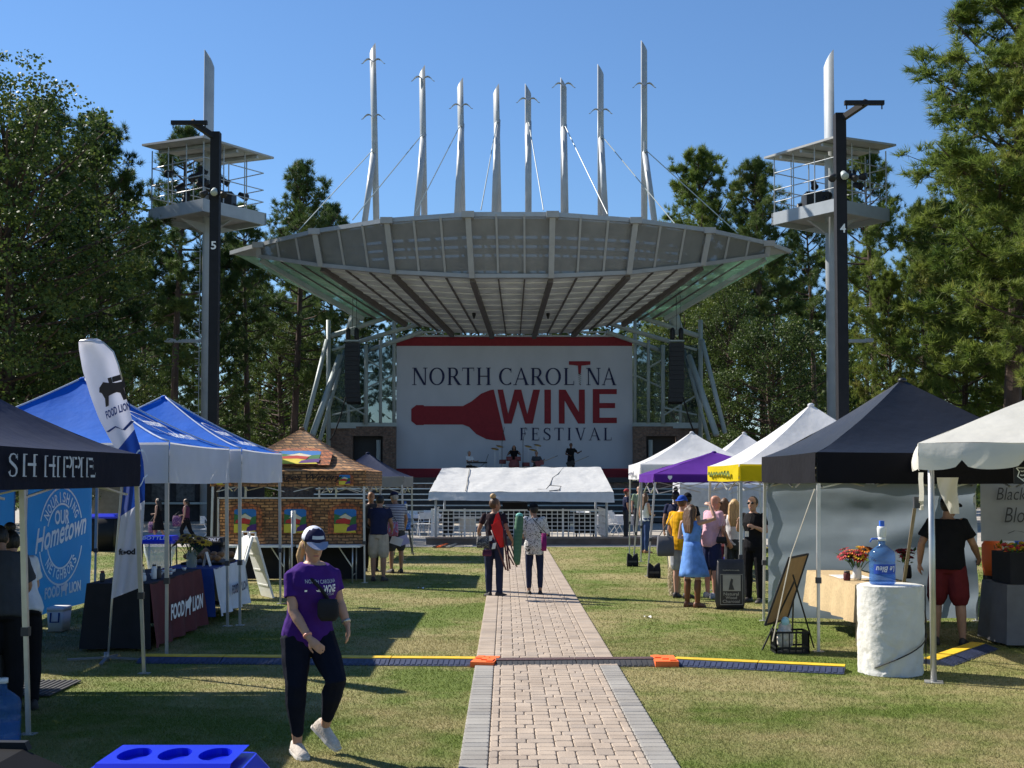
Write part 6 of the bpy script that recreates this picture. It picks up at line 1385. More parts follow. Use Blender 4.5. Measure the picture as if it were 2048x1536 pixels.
for s_, z, w_, h_ in (('Natural', .22, .24, .05), ('Wood', .165, .18, .045), ('Charcoal', .105, .27, .05)): decal('lettering', text2d(s_, .02), M_SK, t, (c.x-w_/2, c.y-.105, z), (w_, 0, 0), (0, 0, h_))
decal('picture', poly2d([(0,0),(1,0),(1,1),(0,1)]), M_SK, t, (c.x-.13, c.y-.103, .29), (.28, 0, 0), (0, 0, .25)); decal('picture_figure', poly2d([(0,0),(.9,0),(.6,.5),(.7,.9),(.4,1),(.2,.6),(.1,.3)]), MATS['dark_sack'], t, (c.x-.04, c.y-.108, .31), (.1, 0, 0), (0, 0, .18)); decal('frame_print', stroke([(0,0),(1,0),(1,1),(0,1),(0,0)], .025), M_SK, t, (c.x-.17, c.y-.104, .08), (.35, 0, 0), (0, 0, .47))
# sand bags on the purple tent
for px, py in ((1265, 1133), (1308, 1156)):
    c = G(px, py); t = thing('sand_bag', 'black saddle weight bag on a purple canopy leg', 'weight bag', c, 'weight bags on the purple canopy')
    for sg in (-1, 1):
        mb = MB(); x = c.x+sg*.068; mb.loft([rr(x-.06, x+.06, c.y-.06, c.y+.06, .01, .005), rr(x-.066, x+.066, c.y-.075, c.y+.075, .012, .06), rr(x-.064, x+.064, c.y-.06, c.y+.06, .012, .20), rr(x-.058, x+.058, c.y-.03, c.y+.03, .01, .25), rr(x-.02+sg*.035, x+.02+sg*.035, c.y-.012, c.y+.012, .004, .31)]); mb.build('pouch', M_BLK2, t, True)
    mb = MB(); mb.box(c.x-.1, c.x+.1, c.y-.08, c.y-.065, .10, .14); mb.build('strap', M_DARKJ, t)
# flower stall banner, hanging sign
M_BANG = mat('grey_banner', (.36, .36, .35), .8, var=.05)
t = thing('stall_banner', 'grey banner in thin script reading Black Joy Bloom', 'banner', (7.6, 17.9, 1.1)); b0_ = P(1962, 1083, 17.9); b1_ = P(2120, 957, 17.9)
mb = MB(); mb.grid(lambda u, v: (b0_.x+(b1_.x-b0_.x)*u, 17.9+.015*nz3(u*4, v*4), b0_.z+(b1_.z-b0_.z)*v), 16, 10); mb.build('banner_cloth', M_BANG, t, True); M_TXT = mat('charcoal_print', (.06, .06, .06), .8)
decal('lettering', text2d('Black Joy', -.005, .25), M_TXT, t, P(1992, 1008, 17.86), (.75, 0, 0), (0, 0, .24), None, .02); decal('lettering', text2d('Bloom', -.005, .25), M_TXT, t, P(2008, 1045, 17.86), (.6, 0, 0), (0, 0, .22), None, .02); decal('flourish_print', stroke([(0, .3), (.2, .8), (.4, .6), (.6, .3), (1, .6)], .05), M_TXT, t, P(2015, 1070, 17.86), (.5, 0, 0), (0, 0, .08), None, .02)
for px in (1964, 2110): mb = MB(); mb.tube([P(px, 1083, 17.95), P(px, 950, 17.95)], .01, 6); mb.build('support', M_POLE, t)
t = thing('hanging_sign', 'small black sign with white lettering hung from the frame tent', 'sign', P(2040, 950, 12.25)); a_, b_ = P(2027, 968, 12.22), P(2085, 932, 12.22); mb = MB(); mb.box(a_.x, b_.x, 12.2, 12.22, a_.z, b_.z); mb.build('board', M_BLACK, t); mb = MB(); mb.tube([(a_.x+.04, 12.21, b_.z), (a_.x+.04, 12.21, 2.36)], .006, 5); mb.build('cord', M_BLACK, t)
decal('outline_print', stroke([(0, 1), (.12, .75), (.05, .4), (.3, .05), (.6, 0), (1, .05), (1, 1), (0, 1)], .05), M_WHT, t, (a_.x+.02, 12.199, a_.z+.02), (.25, 0, 0), (0, 0, .14))
for k_ in range(3): decal('illegible_print', scribble(7, k_), M_WHT, t, (a_.x+.06, 12.198, a_.z+.035+.04*k_), (.16, 0, 0), (0, 0, .025))
for k, (px, m_, lb) in enumerate(((1985, M_ORG, 'orange drink bucket behind the flower stall'), (2012, M_WPLAST, 'white drink bucket behind the flower stall'), (2042, MATS['jug_blue_part'], 'blue drink bucket behind the flower stall'))):
    b = P(px, 1120, 16.9); t = thing('drink_bucket', lb, 'bucket', (b.x, 16.9, .0), 'drink buckets behind the flowers'); mb = MB(); mb.lathe((b.x, 16.9, .72), [(.12, 0), (.14, .2), (.14, .42), (.11, .47)], 16); mb.build('bucket_wall', m_, t, True); mb = MB(); mb.lathe((b.x, 16.9, 0), [(.13, 0), (.13, .72)], 12); mb.build('stand', M_KPLAST, t)
# ---------------------------------------------------------------- mixing booth with white roof
bo_ = thing('mixing_booth', 'low sound booth with a white sloping fabric roof on the plaza', 'booth', (0, 41, 0))
ea, eb, ra, rb = P(858, 984, 38.3), P(1227, 984, 38.3), P(884, 936, 41), P(1201, 934, 41)
va, vb = P(856, 1000, 38.2), P(1229, 1005, 38.2)
M_BOOTH = mat('booth_canvas', (.58, .58, .57), .7, var=.06, bump=.8, bscale=5, trans=.15, spec=.15)
mb = MB(); mb.grid(lambda u, v: ea.lerp(eb, u).lerp(ra.lerp(rb, u), v)+Vector((0, 0, .035*nz3(u*9, v*4)+.02*nz3(u*22, v*9)-.06*math.sin(math.pi*v)*abs(math.sin(u*9.4))*.4)), 48, 14); mb.build('front_slope', M_BOOTH, bo_, True)
rc, rd_ = Vector((ea.x, 43.7, ea.z)), Vector((eb.x, 43.7, eb.z)); mb = MB(); mb.grid(lambda u, v: ra.lerp(rb, u).lerp(rc.lerp(rd_, u), v), 12, 4); mb.build('rear_slope', M_BOOTH, bo_, True)
mb = MB(); mb.grid(lambda u, v: ea.lerp(eb, u).lerp(va.lerp(vb, u), v)+Vector((0, -.05*v+.03*nz3(u*14, v*2)*v, .02*nz3(u*14, v)*v)), 40, 4); mb.build('front_valance', M_BOOTH, bo_, True)
for a_, b_, c_ in ((ea, ra, rc), (eb, rb, rd_)): mb = MB(); mb.add([a_, b_, c_], [(0, 1, 2)]); mb.add([a_, c_, c_+Vector((0, 0, -.28)), a_+Vector((0, 0, -.28))], [(0, 1, 2, 3)]); mb.build('gable', M_BOOTH, bo_)
for pts in ([(939, 938), (936, 955), (934, 970), (931, 983)], [(1127, 937), (1115, 950), (1105, 957), (1100, 970), (1092, 980), (1075, 980)], [(1100, 972), (1122, 974), (1118, 981), (1098, 983)]):
    def onr(px, py):
        f_ = (984-py)/48; return P(px, py, 38.3+2.7*max(0, f_))+Vector((0, -.01, .02))
    mb = MB(); mb.tube([onr(*q) for q in pts], .014, 5); mb.build('tie_rope', mat('grey_rope', (.2, .19, .17), .9), bo_)
for x in (ea.x+.2, eb.x-.2):
    for y in (38.5, 43.5): mb = MB(); mb.tube([(x, y, 0), (x, y, ea.z-.02)], .04, 8); mb.build('post', M_WSTEEL, bo_, True)
for k, (px0, px1, z0, z1, m_) in enumerate(((885, 905, .3, 1.0, M_KPLAST), (1005, 1055, .02, 1.28, M_BLK2), (1092, 1140, .3, 1.0, M_KPLAST), (1150, 1190, .3, .95, M_KPLAST), (920, 950, .3, .75, M_WPLAST), (1075, 1100, .02, 1.05, M_BLK2))):
    mb = MB(); D = 40+(k % 3)*.5; mb.box(gx(px0, D), gx(px1, D), D, D+.6, .01 if z0 < .1 else z0, z1)
    if z0 > .1: mb.bar((gx(px0+3, D), D+.1, .01), (gx(px0+3, D), D+.1, z0), .05); mb.bar((gx(px1-3, D), D+.1, .01), (gx(px1-3, D), D+.1, z0), .05)
    mb.build('equipment_rack', m_, bo_)
M_CHAIR = mat('white_chair', (.66, .67, .68), .5)
rl = thing('booth_railing', 'pale steel grid railing around the sound booth', 'railing', (0, 38.9, 0))
RX0, RX1, RY = gx(864, 38.9), gx(1213, 38.9), 38.9; nv = 32
for k in range(nv+1):
    x = RX0+(RX1-RX0)*k/nv; big = k % 6 == 0; mb = MB(); mb.bar((x, RY, .14), (x, RY, 1.12 if big else 1.08), .06 if big else .024); mb.build('post' if big else 'bar', MATS['white_chair'], rl)
for k in range(8): mb = MB(); z = .2+k*.125; mb.bar((RX0, RY-.03, z), (RX1, RY-.03, z), .022 if k < 7 else .05); mb.build('rail', MATS['white_chair'], rl)
for x in (RX0, RX1):
    for k in range(9): mb = MB(); y = RY+.3+k*.4; mb.bar((x, y, .14), (x, y, 1.1), .03); mb.build('bar', MATS['white_chair'], rl)
    for k in range(5): mb = MB(); z = .2+k*.22; mb.bar((x, RY, z), (x, RY+3.9, z), .025); mb.build('rail', MATS['white_chair'], rl)
lw = thing('low_wall', 'low brown concrete kerb wall in front of the sound booth', 'wall', (2.5, 38.6, 0)); mb = MB(); mb.box(gx(853, 38.5), gx(1345, 38.5), 38.4, 38.78, 0, .20); mb.build('wall_block', M_CURB, lw); mb = MB(); mb.box(gx(852, 38.5), gx(1346, 38.5), 38.36, 38.82, .20, .245); mb.build('coping', mat('coping', (.24, .20, .17), .9, var=.2), lw)
for k, c_ in enumerate((M_KRAMP, M_ORG, M_KRAMP, M_POLE)):
    a_ = G(868+k*9, 1096); t = thing('ramp_stack', 'flat cable ramp strip lying at the end of the low wall', 'cable ramp', a_, 'loose cable ramps by the low wall'); d = (G(912, 1081)-G(868, 1096)); mb = MB(); mb.bar(a_+Vector((0, 0, .03)), a_+d+Vector((0, 0, .03)), .10, .03); mb.build('strip', c_, t)
    mb = MB(); mb.bar(a_+Vector((0, 0, .0525)), a_+d*.98+Vector((0, 0, .0525)), .04, .012); mb.build('lid', c_, t)
# plaza tables and folding chairs
M_CHAIR = mat('white_chair', (.66, .67, .68), .5)
def fchair(x, y, rz, lb, grp):
    t = thing('folding_chair', lb, 'chair', (0, 0, 0), grp)
    mb = MB(); mb.box(-.2, .2, -.2, .2, .43, .455); mb.build('seat', M_CHAIR, t)
    mb = MB(); mb.box(-.2, .2, .19, .215, .62, .86); mb.build('backrest', M_CHAIR, t)
    for sx in (-.2, .2):
        mb = MB(); mb.bar((sx, .27, .86) if False else (sx, .21, .86), (sx, -.24, 0), .022); mb.build('leg', M_CHAIR, t); mb = MB(); mb.bar((sx*.92, -.1, .43), (sx*.92, .26, 0), .022); mb.build('leg', M_CHAIR, t)
    t.location = (x, y, .006); t.rotation_euler = (0, 0, rz); return t
c0 = None
for x, y, rz, grp in [(gx(822, 45), 45, 1.2, 'L'), (gx(835, 46.4), 46.4, 2.4, 'L'), (gx(858, 47), 47, 0, 'L'), (gx(848, 44.2), 44.2, 3.4, 'L'), (gx(1168, 46.5), 46.5, .5, 'R'), (gx(1183, 46), 46, 2.0, 'R'), (gx(1232, 44.2), 44.2, 1.0, 'R'), (gx(1210, 47), 47, 4.2, 'R')]:
    lb = 'white folding chair on the plaza %s' % ('beside the winery customers' if grp == 'L' else 'behind the sound booth railing'); g_ = 'folding chairs '+('near the winery tent' if grp == 'L' else 'behind the booth')
    if c0 is None: c0 = fchair(x, y, rz, lb, g_)
    else:
        o = copy_tree(c0); o.location = (x, y, .006); o.rotation_euler = (0, 0, rz); o['label'] = lb; o['group'] = g_
c1 = copy_tree(c0); c1.location = (gx(418, 39.5), 39.5, .006); c1.rotation_euler = (0, 0, 1.5); c1['label'] = 'white folding chair beside post 5 on the plaza'; c1['group'] = 'folding chairs near the winery tent'
for x, y, w, lb in ((gx(842, 45.6), 45.6, 1.5, 'white-topped table on the plaza beside the winery customers'), (gx(1225, 45), 45, 1.9, 'white-clothed table on the plaza behind the sound booth')):
    t = thing('plaza_table', lb, 'table', (x, y, .006)); mb = MB(); mb.box(x-w/2, x+w/2, y-.4, y+.4, .70, .745); mb.build('table_top', M_WCLOTH, t)
    mb = MB(); mb.grid(lambda u, v: (x-w/2+w*u, y-.41-.03*math.sin(u*20)*v, .742-(.12 if lb.startswith('white-top') else .35)*v), 20, 3); mb.build('cloth_edge', M_WCLOTH, t, True)
    for sx in (-1, 1):
        for sy in (-1, 1): mb = MB(); mb.tube([(x+sx*w*.42, y+sy*.3, .006), (x+sx*w*.42, y+sy*.3, .70)], .02, 6); mb.build('leg', M_POLE, t)
# dim concession building beyond the stalls
cb_ = thing('concession_building', 'dark-fronted concession building with a beige end wall behind the blue stalls', 'building', (-17, 62, 0))
x0, x1 = gx(190, 60), gx(480, 60); mb = MB(); mb.box(x0+2.3, x1, 60, 66, 0, 3.2); mb.build('wall', mat('dark_wall', (.03, .03, .035), .8, var=.3), cb_); mb = MB(); mb.box(x0, x0+2.29, 59.6, 66, 0, 3.3); mb.build('end_wall', mat('beige_wall', (.34, .29, .21), .85, var=.12), cb_); mb = MB(); mb.box(x0-.3, x1+.3, 59.0, 66.4, 3.31, 3.55); mb.build('roof', M_DPOST, cb_)
for k in range(4): mb = MB(); a_ = x0+2.8+k*1.2; mb.box(a_, a_+.9, 59.93, 59.99, 1.0, 2.0); mb.build('menu_board', mat('menu_board', (.07, .075, .08), .6, var=.5, scale=6), cb_)
mb = MB(); mb.box(x0+2.4, x1-.1, 59.6, 59.99, .85, .95); mb.build('counter', M_GSTEEL, cb_)
# white van beyond the purple canopy
vx0 = gx(1365, 35); vn = thing('white_van', 'white van parked behind the purple canopy', 'van', (vx0+2.2, 36, 0)); mv = mat('van_paint', (.62, .62, .68), .3, var=.03)
mb = MB(); mb.loft([[Vector((x, y, z)) for y, z in ((35.2, .35), (35.15, 1.0), (35.22, 1.9), (35.35, 2.05), (36.6, 2.05), (36.75, 1.9), (36.8, 1.0), (36.75, .35))] for x in (vx0-.05, vx0, vx0+3.6, vx0+4.2)]); mb.build('body', mv, vn, fix=True)
for k in range(3): mb = MB(); a_ = vx0+.25+k*1.2; mb.box(a_, a_+1.05, 35.145, 35.17, 1.25, 1.8); mb.build('side_panel', mat('van_panel', (.48, .48, .56), .35), vn)
for x in (vx0+.7, vx0+3.2): mb = MB(); mb.lathe((x, 35.1, .33), [(.33, 0), (.33, .2)], 18, Vector((0, 1, 0))); w_ = mb.build('wheel', M_KPLAST, vn, True); mb = MB(); mb.lathe((x, 35.085, .33), [(.18, 0), (.18, .03)], 14, Vector((0, 1, 0))); mb.build('rim', M_ALU, w_, True)
for px, py, lb in ((1295, 1236, 'scrap of white paper on the dry grass right of the path'), (842, 1178, 'scrap of white paper on the grass near the pole shadow')):
    c = G(px, py); t = thing('paper_scrap', lb, 'litter', c); mb = MB(); mb.grid(lambda u, v: c+Vector(((u-.5)*.11, (v-.5)*.07, .022+.012*math.sin(u*5+v*3))), 5, 3); mb.build('sheet', M_PAPER, t, True)
# ================================================================ THE FIGURES
JEAN = cloth('dark_jeans', (.022, .028, .060)); NAVYC = cloth('navy', (.018, .022, .055)); BLACKC = cloth('black', (.010, .010, .012)); WHITEC = cloth('white_top', (.62, .63, .66)); TANC = cloth('khaki', (.42, .36, .28)); CHAR = cloth('charcoal', (.05, .053, .06))
PURP = cloth('purple_tee', (.050, .014, .15)); GOLD = cloth('gold_tee', (.66, .33, .01)); SKY_ = cloth('blue_dress', (.13, .27, .62), var=.25); PINK = cloth('pink_polo', (.55, .33, .40)); CORAL = cloth('coral_top', (.62, .18, .22)); GREEN = cloth('sage_shirt', (.22, .28, .18)); MAR = cloth('dark_red_shorts', (.11, .016, .018)); REDCAP = cloth('red_cap', (.35, .05, .05)); BLUECAP = cloth('blue_cap', (.02, .07, .35)); WOODC = cloth('plum', (.10, .03, .06))
LEGG = cloth('navy_leggings', (.006, .008, .018))
def printed(name, base, ink, scale, lo):
    m = mat('cloth_'+name, base, .85, var=.05); nt, N, L = setup(m); b = N['Principled BSDF']; tc = N.new('ShaderNodeTexCoord'); n = N.new('ShaderNodeTexNoise'); n.inputs['Scale'].default_value = scale; n.inputs['Detail'].default_value = 1; n.inputs['Distortion'].default_value = 2.2
    L.new(tc.outputs['Object'], n.inputs['Vector']); r = N.new('ShaderNodeValToRGB'); r.color_ramp.interpolation = 'CONSTANT'; e = r.color_ramp.elements; e[0].color = base+(1,); e[1].position = lo; e[1].color = ink+(1,); x = e.new(lo+.05); x.color = base+(1,)
    L.new(n.outputs['Fac'], r.inputs[0]); L.new(r.outputs[0], b.inputs['Base Color']); return m
SCRIPT = printed('script_shirt', (.60, .59, .57), (.012, .012, .012), 11, .49)
def striped(name, c1, c2, sc):
    m = mat('cloth_'+name, c1, .85); nt, N, L = setup(m); b = N['Principled BSDF']; geo = N.new('ShaderNodeNewGeometry'); w = N.new('ShaderNodeTexWave'); w.bands_direction = 'Z'; w.inputs['Scale'].default_value = sc; L.new(geo.outputs['Position'], w.inputs['Vector']); r = N.new('ShaderNodeValToRGB'); r.color_ramp.interpolation = 'CONSTANT'; r.color_ramp.elements[0].color = c1+(1,); r.color_ramp.elements[1].position = .6; r.color_ramp.elements[1].color = c2+(1,); L.new(w.outputs['Fac'], r.inputs[0]); L.new(r.outputs[0], b.inputs['Base Color']); return m
STRIPE = striped('navy_stripes', (.02, .025, .07), (.55, .55, .58), 9)
# ---- the walking woman in the foreground, joints read from the photograph
def Q(px, py, D): return P(px, py, D)
J = pose(Vector((Q(606, 1510, 9.05).x, 9.05, 0)), 1.70, 142)
J['wide'] = 1.14; J['pony'] = Vector((-.055, -.03, 0))
J.update(pel=Q(616, 1263, 9.08), neck=Q(628, 1137, 9.03), chest=Q(620, 1190, 9.05), hipR=Q(592, 1276, 9.02), hipL=Q(640, 1274, 9.12), knR=Q(592, 1370, 8.96), anR=Q(595, 1487, 9.10), knL=Q(672, 1362, 8.92), anL=Q(651, 1452, 9.20),
         shR=Q(583, 1152, 8.96), elR=Q(586, 1222, 8.90), wrR=Q(619, 1277, 8.80), shL=Q(664, 1147, 9.14), elL=Q(678, 1202, 9.16), wrL=Q(695, 1250, 9.10))
J['up'] = (J['neck']-J['pel']).normalized(); J['rt'] = (J['rt']-J['up']*J['rt'].dot(J['up'])).normalized(); J['fw'] = J['up'].cross(J['rt'])
if J['fw'].y > 0: J['fw'] = -J['fw']
J['haR'] = (Q(652, 1310, 8.74)-J['wrR']).normalized(); J['haL'] = (Q(700, 1297, 9.03)-J['wrL']).normalized(); J['pnR'] = Vector((.15, .9, -.1)); J['pnL'] = Vector((-.8, -.2, -.2))
hd = Vector((.42, -.85, -.30)).normalized(); J['hf'] = hd; rr_ = hd.cross(Vector((0, 0, 1))).normalized(); J['hu'] = rr_.cross(hd).normalized(); J['head'] = Q(627, 1088, 8.98)
J['ftR'] = Vector((.45, -.9, 0)).normalized(); J['ftL'] = Vector((.86, -.5, 0)).normalized(); J['pitchL'] = 34; J['pitchR'] = 3
WCAP = mat('white_cap_mesh', (.60, .62, .72), .7, var=.04); NCAP = cloth('navy_cap', (.02, .02, .055)); VIS = cloth('grey_visor', (.22, .25, .36))
SNEAK = mat('cream_knit', (.52, .46, .40), .85, var=.2, scale=40, bump=.4, bscale=90)
wm = person(J, 'woman in purple festival T-shirt and navy cap walking across the lawn', 'light', True, PURP, .62, -.08, 'cropped', LEGG, SNEAK, HAIR['blonde'], 'pony', NCAP, visor=VIS, voxel=.0075, loose=.018, thick=1.12, legs=1.25)
cap_ = [c for c in wm.children if c.name.startswith('cap')][0]; s = J['s']
# white mesh back of the cap, name patch
me = cap_.data; me.materials.append(WCAP); hc = J['head']
for p_ in me.polygons:
    if (p_.center-hc).dot(J['hf']) < .025*s: p_.material_index = 1
mb = MB(); hr_ = J['hf'].cross(J['hu']); mb.grid(lambda u, v: hc+J['hu']*(.075+.022*v)*s+(J['hf']*math.cos((u-.5)*.9)*(1.045-.10*v)+hr_*math.sin((u-.5)*.9)*(1.0-.08*v))*.108*s*.985+J['hf']*.0, 8, 2); mb.build('cap_patch', M_GREYT, cap_, True)
shirt = [c for c in wm.children if c.name.startswith('shirt')][0]; SB = bvh(shirt)
fd = J['fw']; r3 = -J['rt']; u3 = J['up']; ry = -fd
o_ = J['pel']+u3*.335*s+fd*.3
decal('state_print', poly2d([(0, .3), (.75, .35), (.8, .9), (1.0, 0), (.85, .1), (.0, 0)]), M_WHT, wm, o_-r3*.135*s, r3*.125*s, u3*.045*s, SB, .004, ray=ry)
decal('lettering', text2d('WINE', .03), M_WHT, wm, o_+r3*.0*s-u3*.004, r3*.115*s, u3*.055*s, SB, .004, ray=ry); decal('lettering', text2d('NORTH CAROLINA', .0), M_GREYT, wm, o_-r3*.13*s+u3*.062*s, r3*.25*s, u3*.026*s, SB, .004, ray=ry); decal('lettering', text2d('FESTIVAL', .0), M_GREYT, wm, o_+r3*.01*s-u3*.028*s, r3*.10*s, u3*.018*s, SB, .004, ray=ry)
bg = thing('crossbody_bag', 'black crossbody bag worn by the purple T-shirt woman', 'bag', Q(655, 1215, 8.9)); 
c_ = Q(656, 1218, 8.87); mb = MB(); mb.loft([rr(c_.x-.05, c_.x+.055, c_.y-.025, c_.y+.03, .02, c_.z-.085), rr(c_.x-.075, c_.x+.08, c_.y-.04, c_.y+.04, .03, c_.z-.05), rr(c_.x-.075, c_.x+.075, c_.y-.04, c_.y+.04, .03, c_.z+.04), rr(c_.x-.06, c_.x+.06, c_.y-.025, c_.y+.03, .02, c_.z+.07)]); mb.build('pouch', M_BLK2, bg, True)
pts = [J['neck']+Vector((-.05, .03, .0)), J['neck']-r3*.085*s+fd*.055+Vector((0, 0, -.05))]
for t_ in [k*.06+.05 for k in range(16)]: 
    q = (J['neck']-r3*.085*s+Vector((0, 0, -.05))).lerp(Q(653, 1200, 9.0), t_); h = SB.ray_cast(q+fd*.6, -fd); pts.append((h[0] if h[0] is not None else q)+fd*.010)
pts.append(Q(655, 1200, 8.86)); mb = MB()
for a_, b_ in zip(pts[1:-1], pts[2:]): mb.tube([a_, b_], .013, 6)
mb.build('strap', M_BLK2, bg)
for k_, nm, m_, rr2 in (('R', 'bracelet', mat('coral_band', (.6, .25, .18), .5), .031), ('L', 'wristwatch', mat('steel_band', (.5, .48, .46), .3, .8), .032)):
    d = (J['wr'+k_]-J['el'+k_]).normalized(); mb = MB(); mb.lathe(J['wr'+k_]-d*.03, [(rr2, -.010), (rr2+.004, 0), (rr2, .010)], 14, d); mb.build(nm, m_, wm, True)
# ---- the pair on the path
A1, A2 = (.3, .05, -1), (.1, .35, -.9)
J = pose(G(988, 1194), 1.72, 12, head=48, legL=((-.02, .05, -1), (.02, -.06, -1)), legR=((.03, .0, -1), (.0, -.06, -1)), armL=((-.45, .1, -1), (-.05, .5, -.75)), armR=((.35, -.25, -1), (.3, .6, -.9)), foot_out=30)
person(J, 'person with a high bun and jeans carrying a red folded chair', 'tan', True, cloth('black_tee', (.03, .018, .022)), .55, -.02, 'pants', JEAN, SHOE_D, HAIR['brown'], 'bun', voxel=.011, bun=HAIR['blonde'])
J2 = pose(G(1069, 1191), 1.62, -4, head=-20, nod=12, armL=((-.3, .15, -1), (.15, .9, -.2)), armR=((.25, .1, -1), (-.25, .9, -.3)))
person(J2, 'person in a white shirt scrawled with black words and rolled jeans', 'tan', True, SCRIPT, .95, -.17, 'cropped', JEAN, SHOE_D, HAIR['black'], 'short', BLACKC, voxel=.011, loose=.035, thick=1.05)
RED = mat('red_canvas', (.62, .015, .015), .7, var=.1, bump=.2); MARP = mat('maroon_tube', (.10, .03, .035), .4)
t = thing('folded_chair', 'red folded camp chair slung on the back of the bun-haired person', 'camp chair', P(1000, 1090, 20.8)); D = 20.85
mb = MB(); mb.prism([P(983, 1058, D), P(991, 1030, D-.03), P(997, 1024, D), P(1006, 1056, D-.05), P(1010, 1062, D), P(1008, 1094, D), P(1000, 1095, D)], (0, .05, .0)); mb.build('canvas', RED, t, fix=True)
mb = MB(); mb.prism([P(982, 1050, D-.06), P(999, 1040, D-.09), P(1006, 1058, D-.08), P(1006, 1090, D-.06), P(1001, 1094, D-.06)], (0, .03, 0)); mb.build('canvas_flap', RED, t, fix=True)
for a_, b_ in (((983, 1060), (1012, 1140)), ((1004, 1042), (1016, 1142)), ((1010, 1060), (1020, 1138)), ((1006, 1050), (1010, 1095))): mb = MB(); mb.tube([P(*a_, D-.04), P(*b_, D-.1)], .017, 6); mb.build('tube_leg', MARP, t, True)
t = thing('folded_chair', 'green folded camp chair roll between the two people on the path', 'camp chair', P(1037, 1080, 20.7)); D = 20.75
GRNP = striped('green_weave', (.03, .10, .06), (.10, .20, .12), 14)
mb = MB(); mb.tube([P(1039, 1028, D), P(1039, 1036, D), P(1037, 1060, D), P(1035, 1090, D), P(1034, 1120, D-.03), P(1036, 1130, D-.03)], [.05, .07, .075, .072, .06, .03], 12); mb.build('canvas_roll', GRNP, t, True)
mb = MB(); mb.ball(P(1039, 1031, D-.01), .065, .05, .045); mb.build('rolled_end', mat('mint', (.15, .42, .36), .7), t, True)
for a_, b_ in (((1014, 1090), (1034, 1134)), ((1020, 1085), (1032, 1122)), ((1012, 1102), (1028, 1130))): mb = MB(); mb.tube([P(*a_, D), P(*b_, D)], .013, 6); mb.build('tube_leg', MARP, t, True)
def bag(label, px, py, D, w, h, m, strap=None, name='hand_bag', dpt=.06):
    c = P(px, py, D); t = thing(name, label, 'bag', c); mb = MB(); mb.loft([rr(c.x-w*.45, c.x+w*.45, c.y-dpt, c.y+dpt, .02, c.z-h/2), rr(c.x-w*.5, c.x+w*.5, c.y-dpt*1.2, c.y+dpt*1.2, .02, c.z-h*.2), rr(c.x-w*.45, c.x+w*.45, c.y-dpt*.7, c.y+dpt*.7, .02, c.z+h/2)]); mb.build('bag_body', m, t, True)
    if strap: mb = MB(); mb.tube([c+Vector((-w*.35, 0, h/2)), P(*strap, D), c+Vector((w*.35, 0, h/2))], .009, 5); mb.build('strap', M_DARKJ, t)
PATB = printed('patterned_bag', (.03, .03, .035), (.35, .33, .30), 22, .5)
bag('black patterned bag hanging at the left arm of the bun-haired person', 966, 1084, 20.75, .22, .20, PATB, (974, 1040)); bag('small maroon bag under the patterned bag', 974, 1106, 20.8, .16, .10, WOODC, (972, 1085)); bag('magenta bag hanging beside the scrawled white shirt', 1088, 1084, 20.9, .09, .30, cloth('magenta', (.22, .02, .12)), (1064, 1035), dpt=.05)
t = thing('event_tag', 'pale paper tag dangling behind the bun-haired person', 'tag', P(984, 1085, 20.8)); mb = MB(); mb.cbox(P(980, 1077, 20.78), Vector((.04, 0, .01)), Vector((0, .004, 0)), Vector((.01, 0, .045))); mb.build('card', M_PAPER, t); mb = MB(); mb.cbox(P(988, 1092, 20.76), Vector((.03, 0, .005)), Vector((0, .004, 0)), Vector((.01, 0, .05))); mb.build('card', M_PAPER, t)
# ---- winery customers
J = pose(G(757, 1162), 1.74, 6, lean=8, nod=18, armL=((-.2, .3, -1), (.2, .8, -.4)), armR=((.25, .15, -1), (-.1, .8, -.5)))
person(J, 'person in navy shirt and pale shorts at the winery counter', 'tan', False, NAVYC, .6, -.03, 'shorts', TANC, SHOE_D, HAIR['black'], 'short', voxel=.013, loose=.03, thick=1.1, belly=.03)
J = pose(G(792, 1146), 1.78, -25, lean=6, nod=15, head=-15, armL=((-.2, .2, -1), (.1, .8, -.5)), armR=((.3, .0, -1), (.1, .6, -.8)))
person(J, 'person in striped shirt and dark cap at the winery tent corner', 'tan', False, STRIPE, .65, -.05, 'shorts', CHAR, SHOE_D, HAIR['grey'], 'short', NAVYC, voxel=.013, loose=.03, belly=.04)
J = pose(Vector((-3.15, 27.4, 0)), 1.78, 170, nod=10); person(J, 'person in dark shirt half hidden behind the navy-shirted customer', 'tan', False, CHAR, .6, -.03, 'pants', BLACKC, SHOE_D, HAIR['black'], voxel=.016)
for px, nm in ((662, 'head-down vendor in black behind the half wall, beside the right picture'), (690, 'dark-haired vendor behind the half wall near the tent corner')):
    J = pose(Vector((gx(px, 26.4), 26.4, 0)), 1.66, 180, nod=25, lean=6); person(J, nm, 'tan', True, BLACKC, .6, -.03, 'pants', BLACKC, SHOE_D, HAIR['brown'], 'short', voxel=.016)
bag('pink and blue drawstring bag on the striped shirt', 786, 1058, 26.0, .22, .30, printed('pink_bag', (.5, .12, .2), (.2, .45, .6), 8, .48), (776, 1015))
t = thing('paper_leaflet', 'white leaflets held by the striped-shirt customer', 'leaflet', P(800, 1082, 26.4)); mb = MB(); mb.cbox(P(793, 1082, 26.3), Vector((.12, .02, -.04)), Vector((0, .003, 0)), Vector((.03, 0, .08))); mb.build('sheet', M_PAPER, t); mb = MB(); mb.cbox(P(808, 1080, 26.35), Vector((.09, .02, .03)), Vector((0, .003, 0)), Vector((-.04, 0, .09))); mb.build('sheet', mat('lilac_paper', (.5, .45, .62), .8), t)
